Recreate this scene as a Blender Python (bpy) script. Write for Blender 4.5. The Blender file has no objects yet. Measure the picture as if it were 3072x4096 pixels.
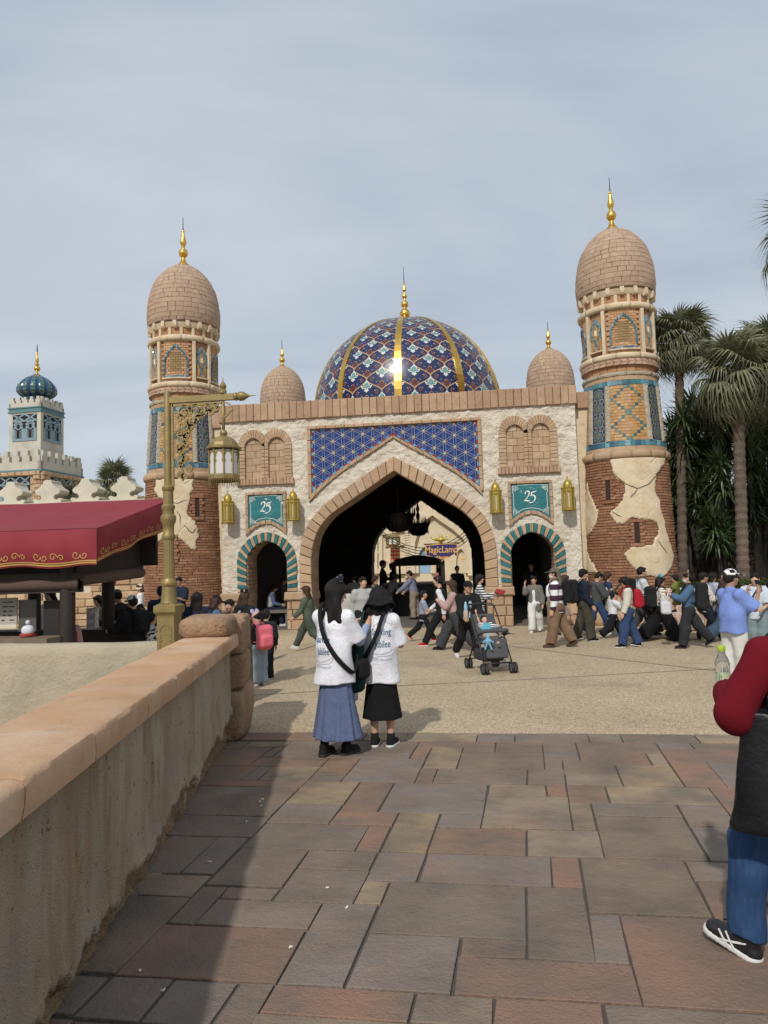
import bpy, math, random
import numpy as np
from mathutils import Vector, Matrix, noise as mnoise
random.seed(11); rng = np.random.default_rng(5)
PI = math.pi
SC = bpy.context.scene
COL = SC.collection
# ------------------------------------------------------------------ camera, sky, sun, exposure
CAM_H = 1.75
FPX = 715.0
PITCH, ROLL, YAW = math.radians(4.0), math.radians(-1.69), math.radians(7.19)
_f = np.array([-math.sin(YAW)*math.cos(PITCH), math.cos(YAW)*math.cos(PITCH), math.sin(PITCH)])
_r0 = np.array([math.cos(YAW), math.sin(YAW), 0.0]); _u0 = np.cross(_r0, _f)
RX = _r0*math.cos(ROLL) + _u0*math.sin(ROLL); RU = -_r0*math.sin(ROLL) + _u0*math.cos(ROLL); RF = _f
camd = bpy.data.cameras.new('camera'); cam = bpy.data.objects.new('camera', camd); COL.objects.link(cam)
camd.sensor_fit = 'VERTICAL'; camd.sensor_height = 24.0; camd.lens = 24.0*FPX/1024
camd.clip_start = 0.05; camd.clip_end = 3000
cam.matrix_world = Matrix(((RX[0], RU[0], -RF[0], 0), (RX[1], RU[1], -RF[1], 0), (RX[2], RU[2], -RF[2], CAM_H), (0, 0, 0, 1)))
SC.camera = cam
SC.render.engine = 'CYCLES'
SC.cycles.use_denoising = True
SC.cycles.max_bounces = 8
SC.view_settings.view_transform = 'Standard'; SC.view_settings.look = 'None'
SC.view_settings.exposure = 0.0; SC.view_settings.gamma = 1.0; SC.view_settings.use_curve_mapping = False
SUN = np.array([-0.16, -0.735, 0.66]); SUN = SUN/np.linalg.norm(SUN)
sund = bpy.data.lights.new('sun', 'SUN'); sund.energy = 2.8; sund.angle = math.radians(1.6); sund.color = (1.0, 0.955, 0.89)
sun = bpy.data.objects.new('sun', sund); COL.objects.link(sun); sun.location = (-10, -40, 40)
sun.rotation_euler = Vector(-SUN).to_track_quat('-Z', 'Y').to_euler()
W = bpy.data.worlds.new('World'); SC.world = W; W.use_nodes = True
nt = W.node_tree; nt.nodes.clear()
def wn(t, **kw):
    n = nt.nodes.new(t)
    for k, v in kw.items(): setattr(n, k, v)
    return n
wl = nt.links.new
sky = wn('ShaderNodeTexSky', sky_type='NISHITA', sun_disc=False, sun_elevation=math.asin(SUN[2]),
         sun_rotation=math.atan2(SUN[0], SUN[1]), air_density=1.3, dust_density=2.5, ozone_density=1.0)
bgs = wn('ShaderNodeBackground'); bgs.inputs['Strength'].default_value = 0.12; wl(sky.outputs[0], bgs.inputs['Color'])
tc = wn('ShaderNodeTexCoord'); sep = wn('ShaderNodeSeparateXYZ'); wl(tc.outputs['Generated'], sep.inputs[0])
zz = wn('ShaderNodeMath', operation='MAXIMUM'); wl(sep.outputs['Z'], zz.inputs[0]); zz.inputs[1].default_value = 0.0
za = wn('ShaderNodeMath', operation='ADD'); wl(zz.outputs[0], za.inputs[0]); za.inputs[1].default_value = 0.16
dx = wn('ShaderNodeMath', operation='DIVIDE'); wl(sep.outputs['X'], dx.inputs[0]); wl(za.outputs[0], dx.inputs[1])
dy = wn('ShaderNodeMath', operation='DIVIDE'); wl(sep.outputs['Y'], dy.inputs[0]); wl(za.outputs[0], dy.inputs[1])
cb = wn('ShaderNodeCombineXYZ'); wl(dx.outputs[0], cb.inputs[0]); wl(dy.outputs[0], cb.inputs[1])
mp = wn('ShaderNodeMapping'); wl(cb.outputs[0], mp.inputs[0]); mp.inputs['Rotation'].default_value = (0, 0, math.radians(-14)); mp.inputs['Scale'].default_value = (0.42, 1.0, 1.0)
n1 = wn('ShaderNodeTexNoise'); wl(mp.outputs[0], n1.inputs['Vector']); n1.inputs['Scale'].default_value = 1.1; n1.inputs['Detail'].default_value = 7; n1.inputs['Roughness'].default_value = 0.52; n1.inputs['Distortion'].default_value = 0.5
n2 = wn('ShaderNodeTexNoise'); wl(mp.outputs[0], n2.inputs['Vector']); n2.inputs['Scale'].default_value = 0.45; n2.inputs['Detail'].default_value = 3
ad = wn('ShaderNodeMath', operation='MULTIPLY_ADD'); wl(n2.outputs[0], ad.inputs[0]); ad.inputs[1].default_value = 0.7; wl(n1.outputs[0], ad.inputs[2])
cr = wn('ShaderNodeValToRGB'); wl(ad.outputs[0], cr.inputs[0])
cr.color_ramp.elements[0].position = 0.70; cr.color_ramp.elements[0].color = (0.385, 0.455, 0.555, 1)
cr.color_ramp.elements[1].position = 0.97; cr.color_ramp.elements[1].color = (0.66, 0.71, 0.775, 1)
hz = wn('ShaderNodeMapRange'); wl(sep.outputs['Z'], hz.inputs[0]); hz.inputs[1].default_value = 0.0; hz.inputs[2].default_value = 0.55; hz.inputs[3].default_value = 0.55; hz.inputs[4].default_value = 0.0
hm = wn('ShaderNodeMixRGB'); wl(hz.outputs[0], hm.inputs[0]); wl(cr.outputs[0], hm.inputs[1]); hm.inputs[2].default_value = (0.57, 0.64, 0.72, 1)
bgc = wn('ShaderNodeBackground'); wl(hm.outputs[0], bgc.inputs['Color']); bgc.inputs['Strength'].default_value = 1.0
mx = wn('ShaderNodeMixShader'); mx.inputs[0].default_value = 0.92; wl(bgs.outputs[0], mx.inputs[1]); wl(bgc.outputs[0], mx.inputs[2])
wo = wn('ShaderNodeOutputWorld'); wl(mx.outputs[0], wo.inputs[0])
# ------------------------------------------------------------------ pixel (of the 3072 x 4096 photograph) to place
def ray(x, y): return RX*((x-1536)/4/FPX) - RU*((y-2048)/4/FPX) + RF
def on_y(x, y, Y):
    d = ray(x, y); t = Y/d[1]; return Vector((d[0]*t, Y, CAM_H+d[2]*t))
def on_z(x, y, Z=0.0):
    d = ray(x, y); t = (Z-CAM_H)/d[2]; return Vector((d[0]*t, d[1]*t, Z))
def on_cyl(x, y, cx, cy, r):
    d = ray(x, y); a = d[0]**2+d[1]**2; b = -2*(d[0]*cx+d[1]*cy); c = cx*cx+cy*cy-r*r
    q = b*b-4*a*c
    if q < 0: return None
    t = (-b-math.sqrt(q))/(2*a); return Vector((d[0]*t, d[1]*t, CAM_H+d[2]*t))
# ------------------------------------------------------------------ materials
MATS = {}
def mat(name, c=(.5, .5, .5), c2=None, rough=.8, metal=0.0, nscale=6.0, mix=.5, bump=0.0, bscale=40.0, var=0.0, cols=None, spec=.5, coat=0.0,
        streak=None, ndetail=6, stain=None, bdist=.02, bscale2=None, trans=0, alpha=1, subs=0, speck=None):
    """procedural surface: base colour, a second colour in noise patches, value change per piece, fine relief"""
    if name in MATS: return MATS[name]
    m = bpy.data.materials.new(name); m.use_nodes = True; t = m.node_tree; N = t.nodes; Lk = t.links.new
    b = N['Principled BSDF']
    b.inputs['Roughness'].default_value = rough; b.inputs['Metallic'].default_value = metal
    b.inputs['Specular IOR Level'].default_value = spec; b.inputs['Coat Weight'].default_value = coat
    if coat: b.inputs['Coat Roughness'].default_value = .08
    if trans: b.inputs['Transmission Weight'].default_value = trans
    if alpha < 1: b.inputs['Alpha'].default_value = alpha
    if subs:
        b.inputs['Subsurface Weight'].default_value = subs; b.inputs['Subsurface Radius'].default_value = (.02, .008, .005)
    tc = N.new('ShaderNodeTexCoord'); oi = N.new('ShaderNodeObjectInfo'); ge = N.new('ShaderNodeNewGeometry')
    def math_(op, a, bb=None, v=None):
        n = N.new('ShaderNodeMath'); n.operation = op
        if hasattr(a, 'links'): Lk(a, n.inputs[0])
        else: n.inputs[0].default_value = a
        if bb is not None:
            if hasattr(bb, 'links'): Lk(bb, n.inputs[1])
            else: n.inputs[1].default_value = bb
        return n.outputs[0]
    rnd = math_('FRACT', math_('ADD', oi.outputs['Random'], ge.outputs['Random Per Island']))
    col = None
    if cols:
        cr = N.new('ShaderNodeValToRGB'); cr.color_ramp.interpolation = 'CONSTANT'
        els = cr.color_ramp.elements
        while len(els) < len(cols): els.new(0.5)
        for i, q in enumerate(cols):
            els[i].position = i/len(cols); els[i].color = (*q, 1)
        Lk(rnd, cr.inputs[0]); col = cr.outputs[0]
    else:
        r = N.new('ShaderNodeRGB'); r.outputs[0].default_value = (*c, 1); col = r.outputs[0]
    def noise_(scale, detail=6, ro=.55, vec=None):
        n = N.new('ShaderNodeTexNoise'); n.inputs['Scale'].default_value = scale; n.inputs['Detail'].default_value = detail; n.inputs['Roughness'].default_value = ro
        Lk(vec if vec is not None else tc.outputs['Object'], n.inputs['Vector']); return n.outputs[0]
    def ramp_(v, a, bb):
        n = N.new('ShaderNodeMapRange'); Lk(v, n.inputs[0]); n.inputs[1].default_value = a; n.inputs[2].default_value = bb; return n.outputs[0]
    def mixc(f, a, bb, ty='MIX'):
        n = N.new('ShaderNodeMixRGB'); n.blend_type = ty
        if hasattr(f, 'links'): Lk(f, n.inputs[0])
        else: n.inputs[0].default_value = f
        Lk(a, n.inputs[1])
        if hasattr(bb, 'links'): Lk(bb, n.inputs[2])
        else: n.inputs[2].default_value = (*bb, 1)
        return n.outputs[0]
    if c2 is not None:
        f = math_('MULTIPLY', ramp_(noise_(nscale, ndetail), .35, .68), mix*2 if mix <= .5 else 1.0)
        col = mixc(f, col, c2)
    if streak is not None:
        mpn = N.new('ShaderNodeMapping'); mpn.inputs['Scale'].default_value = (streak[1], streak[1], streak[2]); Lk(tc.outputs['Object'], mpn.inputs[0])
        f = math_('MULTIPLY', ramp_(noise_(1.0, 7, .6, mpn.outputs[0]), .48, .72), streak[3]); col = mixc(f, col, streak[0])
    if stain is not None:
        f = math_('MULTIPLY', ramp_(noise_(stain[1], 8, .65), .52, .7), stain[2]); col = mixc(f, col, stain[0])
    if speck is not None: col = mixc(math_('MULTIPLY', ramp_(noise_(speck[1], 2, .5), .66, .74), speck[2]), col, speck[0])
    if var:
        h = N.new('ShaderNodeHueSaturation'); Lk(col, h.inputs['Color'])
        v = N.new('ShaderNodeMapRange'); Lk(rnd, v.inputs[0]); v.inputs[3].default_value = 1-var; v.inputs[4].default_value = 1+var; Lk(v.outputs[0], h.inputs['Value'])
        col = h.outputs[0]
    Lk(col, b.inputs['Base Color'])
    if bump:
        h = noise_(bscale, 6, .6)
        if bscale2: h = math_('ADD', h, math_('MULTIPLY', noise_(bscale2, 4, .6), 2.0))
        bn = N.new('ShaderNodeBump'); bn.inputs['Strength'].default_value = bump; bn.inputs['Distance'].default_value = bdist; Lk(h, bn.inputs['Height']); Lk(bn.outputs[0], b.inputs['Normal'])
    MATS[name] = m
    return m
# ------------------------------------------------------------------ objects
def link(o): COL.objects.link(o); return o
def empty(name, loc=(0, 0, 0), rz=0.0, label=None, cat=None, group=None):
    o = link(bpy.data.objects.new(name, None)); o.location = loc; o.rotation_euler = (0, 0, rz); o.empty_display_size = .2
    return tag(o, label, cat, group)
def tag(o, label=None, cat=None, group=None, kind=None):
    if label: o['label'] = label
    if cat: o['category'] = cat
    if group: o['group'] = group
    if kind: o['kind'] = kind
    return o
def mesh(name, v, f, m=None, parent=None, smooth=False, idx=None, loc=None, rz=None, auto=False):
    me = bpy.data.meshes.new(name)
    me.from_pydata([tuple(p) for p in v] if not isinstance(v, np.ndarray) else v.tolist(), [], f if not isinstance(f, np.ndarray) else f.tolist())
    for q in (m if isinstance(m, (list, tuple)) else [m]):
        if q: me.materials.append(q)
    if idx is not None: me.polygons.foreach_set('material_index', idx)
    if smooth: me.polygons.foreach_set('use_smooth', [True]*len(me.polygons))
    me.update()
    o = link(bpy.data.objects.new(name, me))
    if parent is not None: o.parent = parent
    if loc is not None: o.location = loc
    if rz is not None: o.rotation_euler = (0, 0, rz)
    if auto: sharp(o)
    return o
def sharp(o, ang=35):
    me = o.data
    me.polygons.foreach_set('use_smooth', [True]*len(me.polygons))
    try: me.set_sharp_from_angle(angle=math.radians(ang))
    except Exception: pass
class MB:
    """collects shapes of one part into one mesh"""
    def __init__(s): s.v = []; s.f = []; s.i = []
    def add(s, v, f, mi=0):
        o = len(s.v); s.v += [tuple(p) for p in v]; s.f += [tuple(o+k for k in q) for q in f]; s.i += [mi]*len(f); return s
    def box(s, c, d, mi=0, rz=0.0, ch=0.0):
        x, y, z = d[0]/2, d[1]/2, d[2]/2; cs, sn = math.cos(rz), math.sin(rz)
        P = [(-x, -y, -z), (x, -y, -z), (x, y, -z), (-x, y, -z), (-x, -y, z), (x, -y, z), (x, y, z), (-x, y, z)]
        return s.add([(c[0]+p[0]*cs-p[1]*sn, c[1]+p[0]*sn+p[1]*cs, c[2]+p[2]) for p in P],
                     [(3, 2, 1, 0), (4, 5, 6, 7), (0, 1, 5, 4), (1, 2, 6, 5), (2, 3, 7, 6), (3, 0, 4, 7)], mi)
    def tube(s, pts, r, n=8, mi=0, cap=True, flat=None):
        pts = [Vector(p) for p in pts]; k = len(pts); rs = r if isinstance(r, (list, tuple)) else [r]*k
        V = []; F = []; up = Vector((0, 0, 1)); px = None
        for i, p in enumerate(pts):
            d = (pts[min(i+1, k-1)]-pts[max(i-1, 0)]).normalized()
            if px is None: px = d.cross(up) if abs(d.z) < .95 else d.cross(Vector((1, 0, 0)))
            px = (px-d*px.dot(d)).normalized(); py = d.cross(px)
            for j in range(n):
                a = 2*PI*j/n; V.append(p+px*(rs[i]*math.cos(a))+py*(rs[i]*math.sin(a)*(flat or 1)))
        for i in range(k-1):
            for j in range(n): F.append((i*n+j, i*n+(j+1) % n, (i+1)*n+(j+1) % n, (i+1)*n+j))
        if cap: F.append(tuple(range(n-1, -1, -1))); F.append(tuple((k-1)*n+j for j in range(n)))
        return s.add(V, F, mi)
    def lathe(s, prof, n=24, c=(0, 0, 0), mi=0, a0=0.0, a1=2*PI, cap=False):
        V = []; F = []; full = abs(a1-a0-2*PI) < 1e-6; m = n if full else n+1
        for (r, z) in prof:
            for j in range(m):
                a = a0+(a1-a0)*j/n; V.append((c[0]+r*math.cos(a), c[1]+r*math.sin(a), c[2]+z))
        for i in range(len(prof)-1):
            for j in range(n):
                k = (j+1) % m; F.append((i*m+j, i*m+k, (i+1)*m+k, (i+1)*m+j))
        if cap: F.append(tuple(range(m-1, -1, -1))); F.append(tuple((len(prof)-1)*m+j for j in range(m)))
        return s.add(V, F, mi)
    def prism(s, poly, h0, h1, mp=lambda x, z, y: (x, y, z), mi=0, back=True):
        n = len(poly); V = [mp(p[0], p[1], h0) for p in poly]+[mp(p[0], p[1], h1) for p in poly]
        F = [tuple(range(n, 2*n))]+[(i, (i+1) % n, n+(i+1) % n, n+i) for i in range(n)]
        if back: F.append(tuple(range(n-1, -1, -1)))
        return s.add(V, F, mi)
    def build(s, name, m, parent=None, smooth=False, auto=False, loc=None, rz=None):
        return mesh(name, s.v, s.f, m, parent, smooth, s.i if isinstance(m, (list, tuple)) else None, loc, rz, auto)
def plane_map(x, z, d): return (x, -d, z)
def stone(poly, d0, d1, ch=.012, mp=plane_map, jit=0.0, sub=0):
    """one dressed stone: outline pushed from d0 to d1 with chamfered, slightly uneven edges. returns verts, faces"""
    if sub > 1:
        (x0, z0), (x1, z1), (x2, z2), (x3, z3) = poly
        bot = [(x0+(x1-x0)*i/sub, z0+(z1-z0)*i/sub) for i in range(sub+1)]; top = [(x2+(x3-x2)*i/sub, z2+(z3-z2)*i/sub) for i in range(sub+1)]
        poly = bot+top
    n = len(poly); cx = sum(p[0] for p in poly)/n; cz = sum(p[1] for p in poly)/n
    j = lambda: random.uniform(-jit, jit)
    ins = []
    w = max(p[0] for p in poly)-min(p[0] for p in poly); h = max(p[1] for p in poly)-min(p[1] for p in poly)
    fx = 1-min(.45, 2*ch/max(w, 1e-6)); fz = 1-min(.45, 2*ch/max(h, 1e-6))
    for p in poly: ins.append((cx+(p[0]-cx)*fx+j(), cz+(p[1]-cz)*fz+j()))
    V = [mp(p[0], p[1], d0) for p in poly]+[mp(p[0]+j()*.5, p[1]+j()*.5, d1-ch) for p in poly]
    dj = random.uniform(-1, 1)*jit
    V += [mp(p[0], p[1], d1+dj+j()*.5) for p in ins]
    F = []
    for a in (0, n):
        for i in range(n): F.append((a+i, a+(i+1) % n, a+n+(i+1) % n, a+n+i))
    if sub > 1:
        m = sub+1
        for i in range(sub): F.append((2*n+i, 2*n+i+1, 2*n+n-2-i, 2*n+n-1-i))
    else: F.append(tuple(range(2*n, 3*n)))
    return V, F
def pieces(name, lst, m, parent, limit=300, rest='', smooth=False, key=None):
    """lst of (verts, faces[, material]); the first `limit` become parts of their own, the rest one joined part"""
    if key: lst = sorted(lst, key=key)
    for q in lst[:limit]: mesh(name, q[0], q[1], q[2] if len(q) > 2 else m, parent, smooth)
    if len(lst) > limit:
        b = MB(); ms = []
        for q in lst[limit:]:
            mm = q[2] if len(q) > 2 else m
            if mm not in ms: ms.append(mm)
            b.add(q[0], q[1], ms.index(mm))
        tag(b.build(rest or name+'_field', ms, parent, smooth), kind='stuff')
def lerp(a, b, t): return a+(b-a)*t
def polyline(pts, n, a=0.0, b=1.0):
    """n+1 points evenly spaced by length along pts"""
    L = [0]
    for p, q in zip(pts, pts[1:]): L.append(L[-1]+math.dist(p, q))
    out = []
    for i in range(n+1):
        s = (a+(b-a)*i/n)*L[-1]; k = 0
        while k < len(L)-2 and L[k+1] < s: k += 1
        t = (s-L[k])/max(1e-9, L[k+1]-L[k]); out.append(tuple(lerp(u, v, t) for u, v in zip(pts[k], pts[k+1])))
    return out
def spline(pts, n=8):
    """Catmull-Rom through pts"""
    P = [pts[0]]+list(pts)+[pts[-1]]; out = []
    for i in range(1, len(P)-2):
        for k in range(n):
            t = k/n; a, b, c, d = P[i-1], P[i], P[i+1], P[i+2]
            out.append(tuple(.5*((2*b[j])+(-a[j]+c[j])*t+(2*a[j]-5*b[j]+4*c[j]-d[j])*t*t+(-a[j]+3*b[j]-3*c[j]+d[j])*t**3) for j in range(len(b))))
    out.append(tuple(pts[-1])); return out
def inside(p, poly):
    x, y = p; r = False; n = len(poly); j = n-1
    for i in range(n):
        xi, yi = poly[i][0], poly[i][1]; xj, yj = poly[j][0], poly[j][1]
        if (yi > y) != (yj > y) and x < (xj-xi)*(y-yi)/(yj-yi)+xi: r = not r
        j = i
    return r
def ribbon(pts, w, taper=False, closed=False):
    """flat stroke of width w along 2-D pts -> list of quads (polygons)"""
    k = len(pts); L = []; R = []
    for i, p in enumerate(pts):
        a = pts[i-1] if (i > 0 or closed) else pts[i]; b = pts[(i+1) % k] if (i < k-1 or closed) else pts[i]
        dx, dy = b[0]-a[0], b[1]-a[1]; l = math.hypot(dx, dy) or 1
        ww = (w[i] if isinstance(w, (list, tuple)) else w)/2
        if taper: ww *= math.sin(PI*min(1, max(.08, i/(k-1))))**.5 if 0 < i < k-1 else .25
        L.append((p[0]-dy/l*ww, p[1]+dx/l*ww)); R.append((p[0]+dy/l*ww, p[1]-dx/l*ww))
    return [[R[i], R[(i+1) % k], L[(i+1) % k], L[i]] for i in range(k if closed else k-1)]
# ------------------------------------------------------------------ shared surfaces
X0, YF = -2.089, 18.985
m_stucco = mat('rough_stucco', (.72, .66, .555), (.60, .53, .42), rough=.92, nscale=1.6, mix=.4, bump=.9, bscale=28, bscale2=9, bdist=.04, streak=((.50, .37, .24), 1.6, .5, .5))
m_sand = mat('sandstone', cols=[(.47, .335, .215), (.43, .295, .185), (.50, .365, .245), (.41, .275, .17), (.46, .315, .19)], c2=(.36, .235, .14), nscale=5, mix=.35, rough=.9, var=.10, bump=.5, bscale=22, stain=((.30, .19, .11), 9, .5))
m_sandr = mat('rosy_sandstone', cols=[(.44, .285, .18), (.40, .255, .16), (.47, .315, .20), (.37, .235, .15), (.42, .285, .19)], c2=(.35, .22, .14), nscale=4, mix=.35, rough=.9, var=.12, bump=.6, bscale=18, stain=((.24, .15, .10), 7, .6))
m_dark = mat('shade_dark_stone', (.050, .040, .032), (.03, .025, .02), rough=.95, nscale=3, mix=.4)  # stone tone lowered so the hall's shade sits in the colour
m_teal = mat('teal_glaze', (.012, .145, .155), (.008, .10, .115), rough=.45, nscale=14, mix=.4, var=.15, bump=.4, bscale=30, stain=((.10, .20, .18), 12, .5))
m_tealp = mat('teal_paint', (.010, .165, .185), (.008, .12, .145), rough=.6, nscale=10, mix=.4, var=.1, bump=.3, bscale=30)
m_white = mat('white_paint', (.80, .78, .72), rough=.6, c2=(.66, .64, .58), nscale=20, mix=.3)
m_brickd = mat('dome_brick', cols=[(.44, .315, .215), (.42, .295, .20), (.46, .335, .235), (.40, .28, .19), (.44, .31, .22)], c2=(.35, .24, .165), nscale=7, mix=.3, rough=.9, var=.05, bump=.5, bscale=25, stain=((.26, .17, .12), 8, .55))
m_mortar = mat('dark_mortar', (.25, .16, .10), (.17, .105, .065), rough=.95, nscale=12, mix=.4)
m_brick = mat('brown_brick', cols=[(.275, .128, .066), (.305, .145, .076), (.245, .108, .056), (.285, .135, .072), (.265, .122, .064), (.33, .165, .09)], c2=(.21, .095, .05), nscale=9, mix=.35, rough=.9, var=.10, bump=.6, bscale=24, stain=((.52, .36, .22), 10, .35))
m_cream = mat('cream_stone', (.64, .52, .36), (.52, .41, .27), rough=.85, nscale=3, mix=.4, bump=.35, bscale=22, stain=((.38, .29, .19), 6, .5))
m_plaster = mat('aged_plaster', (.68, .58, .41), (.58, .45, .28), rough=.92, nscale=2.5, mix=.45, bump=.45, bscale=16, bscale2=60, stain=((.48, .35, .20), 3.5, .7))
m_gold = mat('gold_leaf', (.83, .53, .12), (.62, .36, .07), rough=.28, metal=1.0, nscale=10, mix=.3, bump=.12, bscale=30)
m_brass = mat('old_brass', (.30, .225, .085), (.22, .17, .075), rough=.5, metal=.45, nscale=7, mix=.45, bump=.2, bscale=40)
m_iron = mat('dark_iron', (.04, .036, .03), rough=.5, metal=.6)
m_navy = mat('navy_enamel', (.007, .017, .085), (.005, .012, .06), rough=.3, nscale=5, mix=.3, coat=.35)
m_blue = mat('blue_tile', (.007, .040, .185), (.005, .024, .12), rough=.55, nscale=16, mix=.45, spec=.3)
m_line = mat('pale_line', (.45, .47, .52), rough=.6)
m_redt = mat('red_tile', (.26, .022, .028), (.19, .015, .02), rough=.4, nscale=20, mix=.4)
m_sky = mat('light_blue_tile', (.11, .31, .52), (.08, .23, .42), rough=.35, nscale=20, mix=.4)
m_band = mat('turquoise_tiles', cols=[(.09, .215, .26), (.14, .29, .36), (.045, .15, .19), (.03, .085, .15), (.05, .18, .18), (.20, .34, .41), (.11, .25, .32)], rough=.35, var=.15, coat=.3, c2=(.03, .13, .19), nscale=12, mix=.25)
m_ochre = mat('ochre_tiles', cols=[(.46, .255, .085), (.50, .29, .11), (.42, .22, .07), (.48, .27, .09), (.53, .33, .14)], rough=.4, var=.12, coat=.2, c2=(.36, .19, .06), nscale=14, mix=.3)
m_grout = mat('pale_grout', (.55, .46, .33), rough=.9)
m_maroon = mat('maroon_enamel', (.115, .016, .02), rough=.25, coat=.6)
m_aqua = mat('aqua_enamel', (.11, .31, .31), (.08, .24, .25), rough=.25, nscale=8, coat=.6)
m_ivory = mat('ivory_enamel', (.58, .62, .60), rough=.25, coat=.6)
m_tan = mat('tan_enamel', (.50, .29, .13), rough=.3, coat=.5)
gate = empty('gatehouse', (X0, YF, 0), label='sandstone and white stucco gatehouse with pointed archway and blue tiled dome', cat='gatehouse')
HW, ZP0, ZP1 = 4.81, 5.735, 6.22
ARC_IN = spline([(2.32, 1.00), (2.32, 1.55), (2.305, 1.95), (2.23, 2.36), (2.05, 2.74), (1.74, 3.075), (1.38, 3.31), (1.10, 3.485), (.42, 3.92), (0, 4.18)], 4)
ARC_OUT = spline([(2.64, 1.00), (2.64, 1.55), (2.63, 2.02), (2.57, 2.40), (2.42, 2.78), (2.12, 3.16), (1.68, 3.53), (1.32, 3.77), (.60, 4.23), (0, 4.56)], 4)
SAX = 3.56
SIN = spline([(.57, 1.02), (.57, 1.5), (.565, 1.86), (.51, 2.06), (.38, 2.24), (.18, 2.37), (0, 2.42)], 4)
SOUT = spline([(.83, 1.02), (.83, 1.5), (.83, 1.88), (.755, 2.18), (.55, 2.44), (.26, 2.60), (0, 2.665)], 4)
SP_OUT = [(0, 5.07), (.55, 4.735), (1.16, 4.38), (1.60, 4.09), (1.95, 3.815), (2.20, 3.58), (2.345, 3.43)]
SP_IN = [(0, 5.185), (.55, 4.85), (1.16, 4.50), (1.62, 4.20), (1.98, 3.92), (2.245, 3.70)]
def mirror(pts): return [(-x, z) for x, z in pts]
hole_main = [(x*1.05, z+.12) for x, z in ARC_IN]; hole_main = [(2.44, -1)]+hole_main+mirror(hole_main)[::-1]+[(-2.44, -1)]
def sidehole(sx): 
    h = [(x*1.18, z+.08) for x, z in SIN]; h = [(.67, -1)]+h+mirror(h)[::-1]+[(-.67, -1)]
    return [(sx*SAX+x, z) for x, z in h]
HOLES = [hole_main, sidehole(1), sidehole(-1)]
SPAN = [(-2.3, 5.47)]+mirror(SP_OUT)[::-1]+SP_OUT[1:]+[(2.3, 5.47)]
for sx in (1, -1):
    HOLES.append([(sx*(SAX-.70), 4.05), (sx*(SAX+.70), 4.05), (sx*(SAX+.70), 5.15), (sx*(SAX+.3), 5.44), (sx*SAX, 5.2), (sx*(SAX-.3), 5.44), (sx*(SAX-.70), 5.15)])
def stucco_wall(name, parent, x0, x1, z0, z1, holes, step=.04, amp=.05, m=m_stucco, y=0.0, seed=0.0):
    nx = int((x1-x0)/step); nz = int((z1-z0)/step)
    V = []; keep = []
    for k in range(nz+1):
        for i in range(nx+1):
            x = x0+(x1-x0)*i/nx; z = z0+(z1-z0)*k/nz
            a = mnoise.noise(Vector((x*4.2+seed, z*4.2, 3.1))); b = mnoise.noise(Vector((x*10.5+seed, z*10.5, 7.7))); c = abs(mnoise.noise(Vector((x*6.3+seed, z*7.3, 1.7))))
            V.append((x, y-amp*(.55*a+.45*b+.9*c)+amp*.2, z))
    F = []
    for k in range(nz):
        for i in range(nx):
            c = (x0+(x1-x0)*(i+.5)/nx, z0+(z1-z0)*(k+.5)/nz)
            if any(inside(c, h) for h in holes): continue
            q = k*(nx+1)+i; F.append((q, q+1, q+nx+2, q+nx+1))
    return mesh(name, V, F, m, parent, smooth=True)
stucco_wall('wall', gate, -HW, HW, 0, ZP0+.02, HOLES+[SPAN])
b = MB()
BD = 9.8
for sx in (1, -1):
    b.box((sx*(HW-.12), BD/2+.04, ZP0/2), (.24, BD-.05, ZP0))
b.box((0, BD/2+.1, ZP0+.1), (2*HW-.04, BD-.3, .2))
b.build('side_wall', m_stucco, gate)
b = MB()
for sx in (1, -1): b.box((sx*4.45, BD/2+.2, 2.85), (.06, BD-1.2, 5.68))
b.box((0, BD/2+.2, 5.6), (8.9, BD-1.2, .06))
def holed(b, x0, x1, z0, z1, holes, y, step=.08, thick=.0):
    nx = int((x1-x0)/step); nz = int((z1-z0)/step); V = []; F = []
    for k in range(nz+1):
        for i in range(nx+1): V.append((x0+(x1-x0)*i/nx, y, z0+(z1-z0)*k/nz))
    for k in range(nz):
        for i in range(nx):
            c = (x0+(x1-x0)*(i+.5)/nx, z0+(z1-z0)*(k+.5)/nz)
            if any(inside(c, h) for h in holes): continue
            q = k*(nx+1)+i; F.append((q, q+1, q+nx+2, q+nx+1))
    b.add(V, F)
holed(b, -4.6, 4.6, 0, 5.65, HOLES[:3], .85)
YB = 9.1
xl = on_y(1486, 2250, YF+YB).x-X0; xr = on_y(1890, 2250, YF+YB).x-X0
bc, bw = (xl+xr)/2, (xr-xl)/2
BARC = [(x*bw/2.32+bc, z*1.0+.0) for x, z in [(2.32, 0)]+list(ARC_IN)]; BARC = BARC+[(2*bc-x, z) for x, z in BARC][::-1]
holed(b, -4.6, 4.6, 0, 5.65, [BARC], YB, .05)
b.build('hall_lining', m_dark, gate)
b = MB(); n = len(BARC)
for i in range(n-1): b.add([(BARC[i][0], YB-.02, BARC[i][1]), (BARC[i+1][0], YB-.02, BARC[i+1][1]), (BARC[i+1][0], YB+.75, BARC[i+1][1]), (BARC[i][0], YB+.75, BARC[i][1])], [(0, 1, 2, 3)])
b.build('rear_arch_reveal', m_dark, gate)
b = MB(); holed(b, -4.8, 4.8, 0, ZP0, [BARC], YB+.7, .06); b.build('rear_wall', m_stucco, gate)
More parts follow.
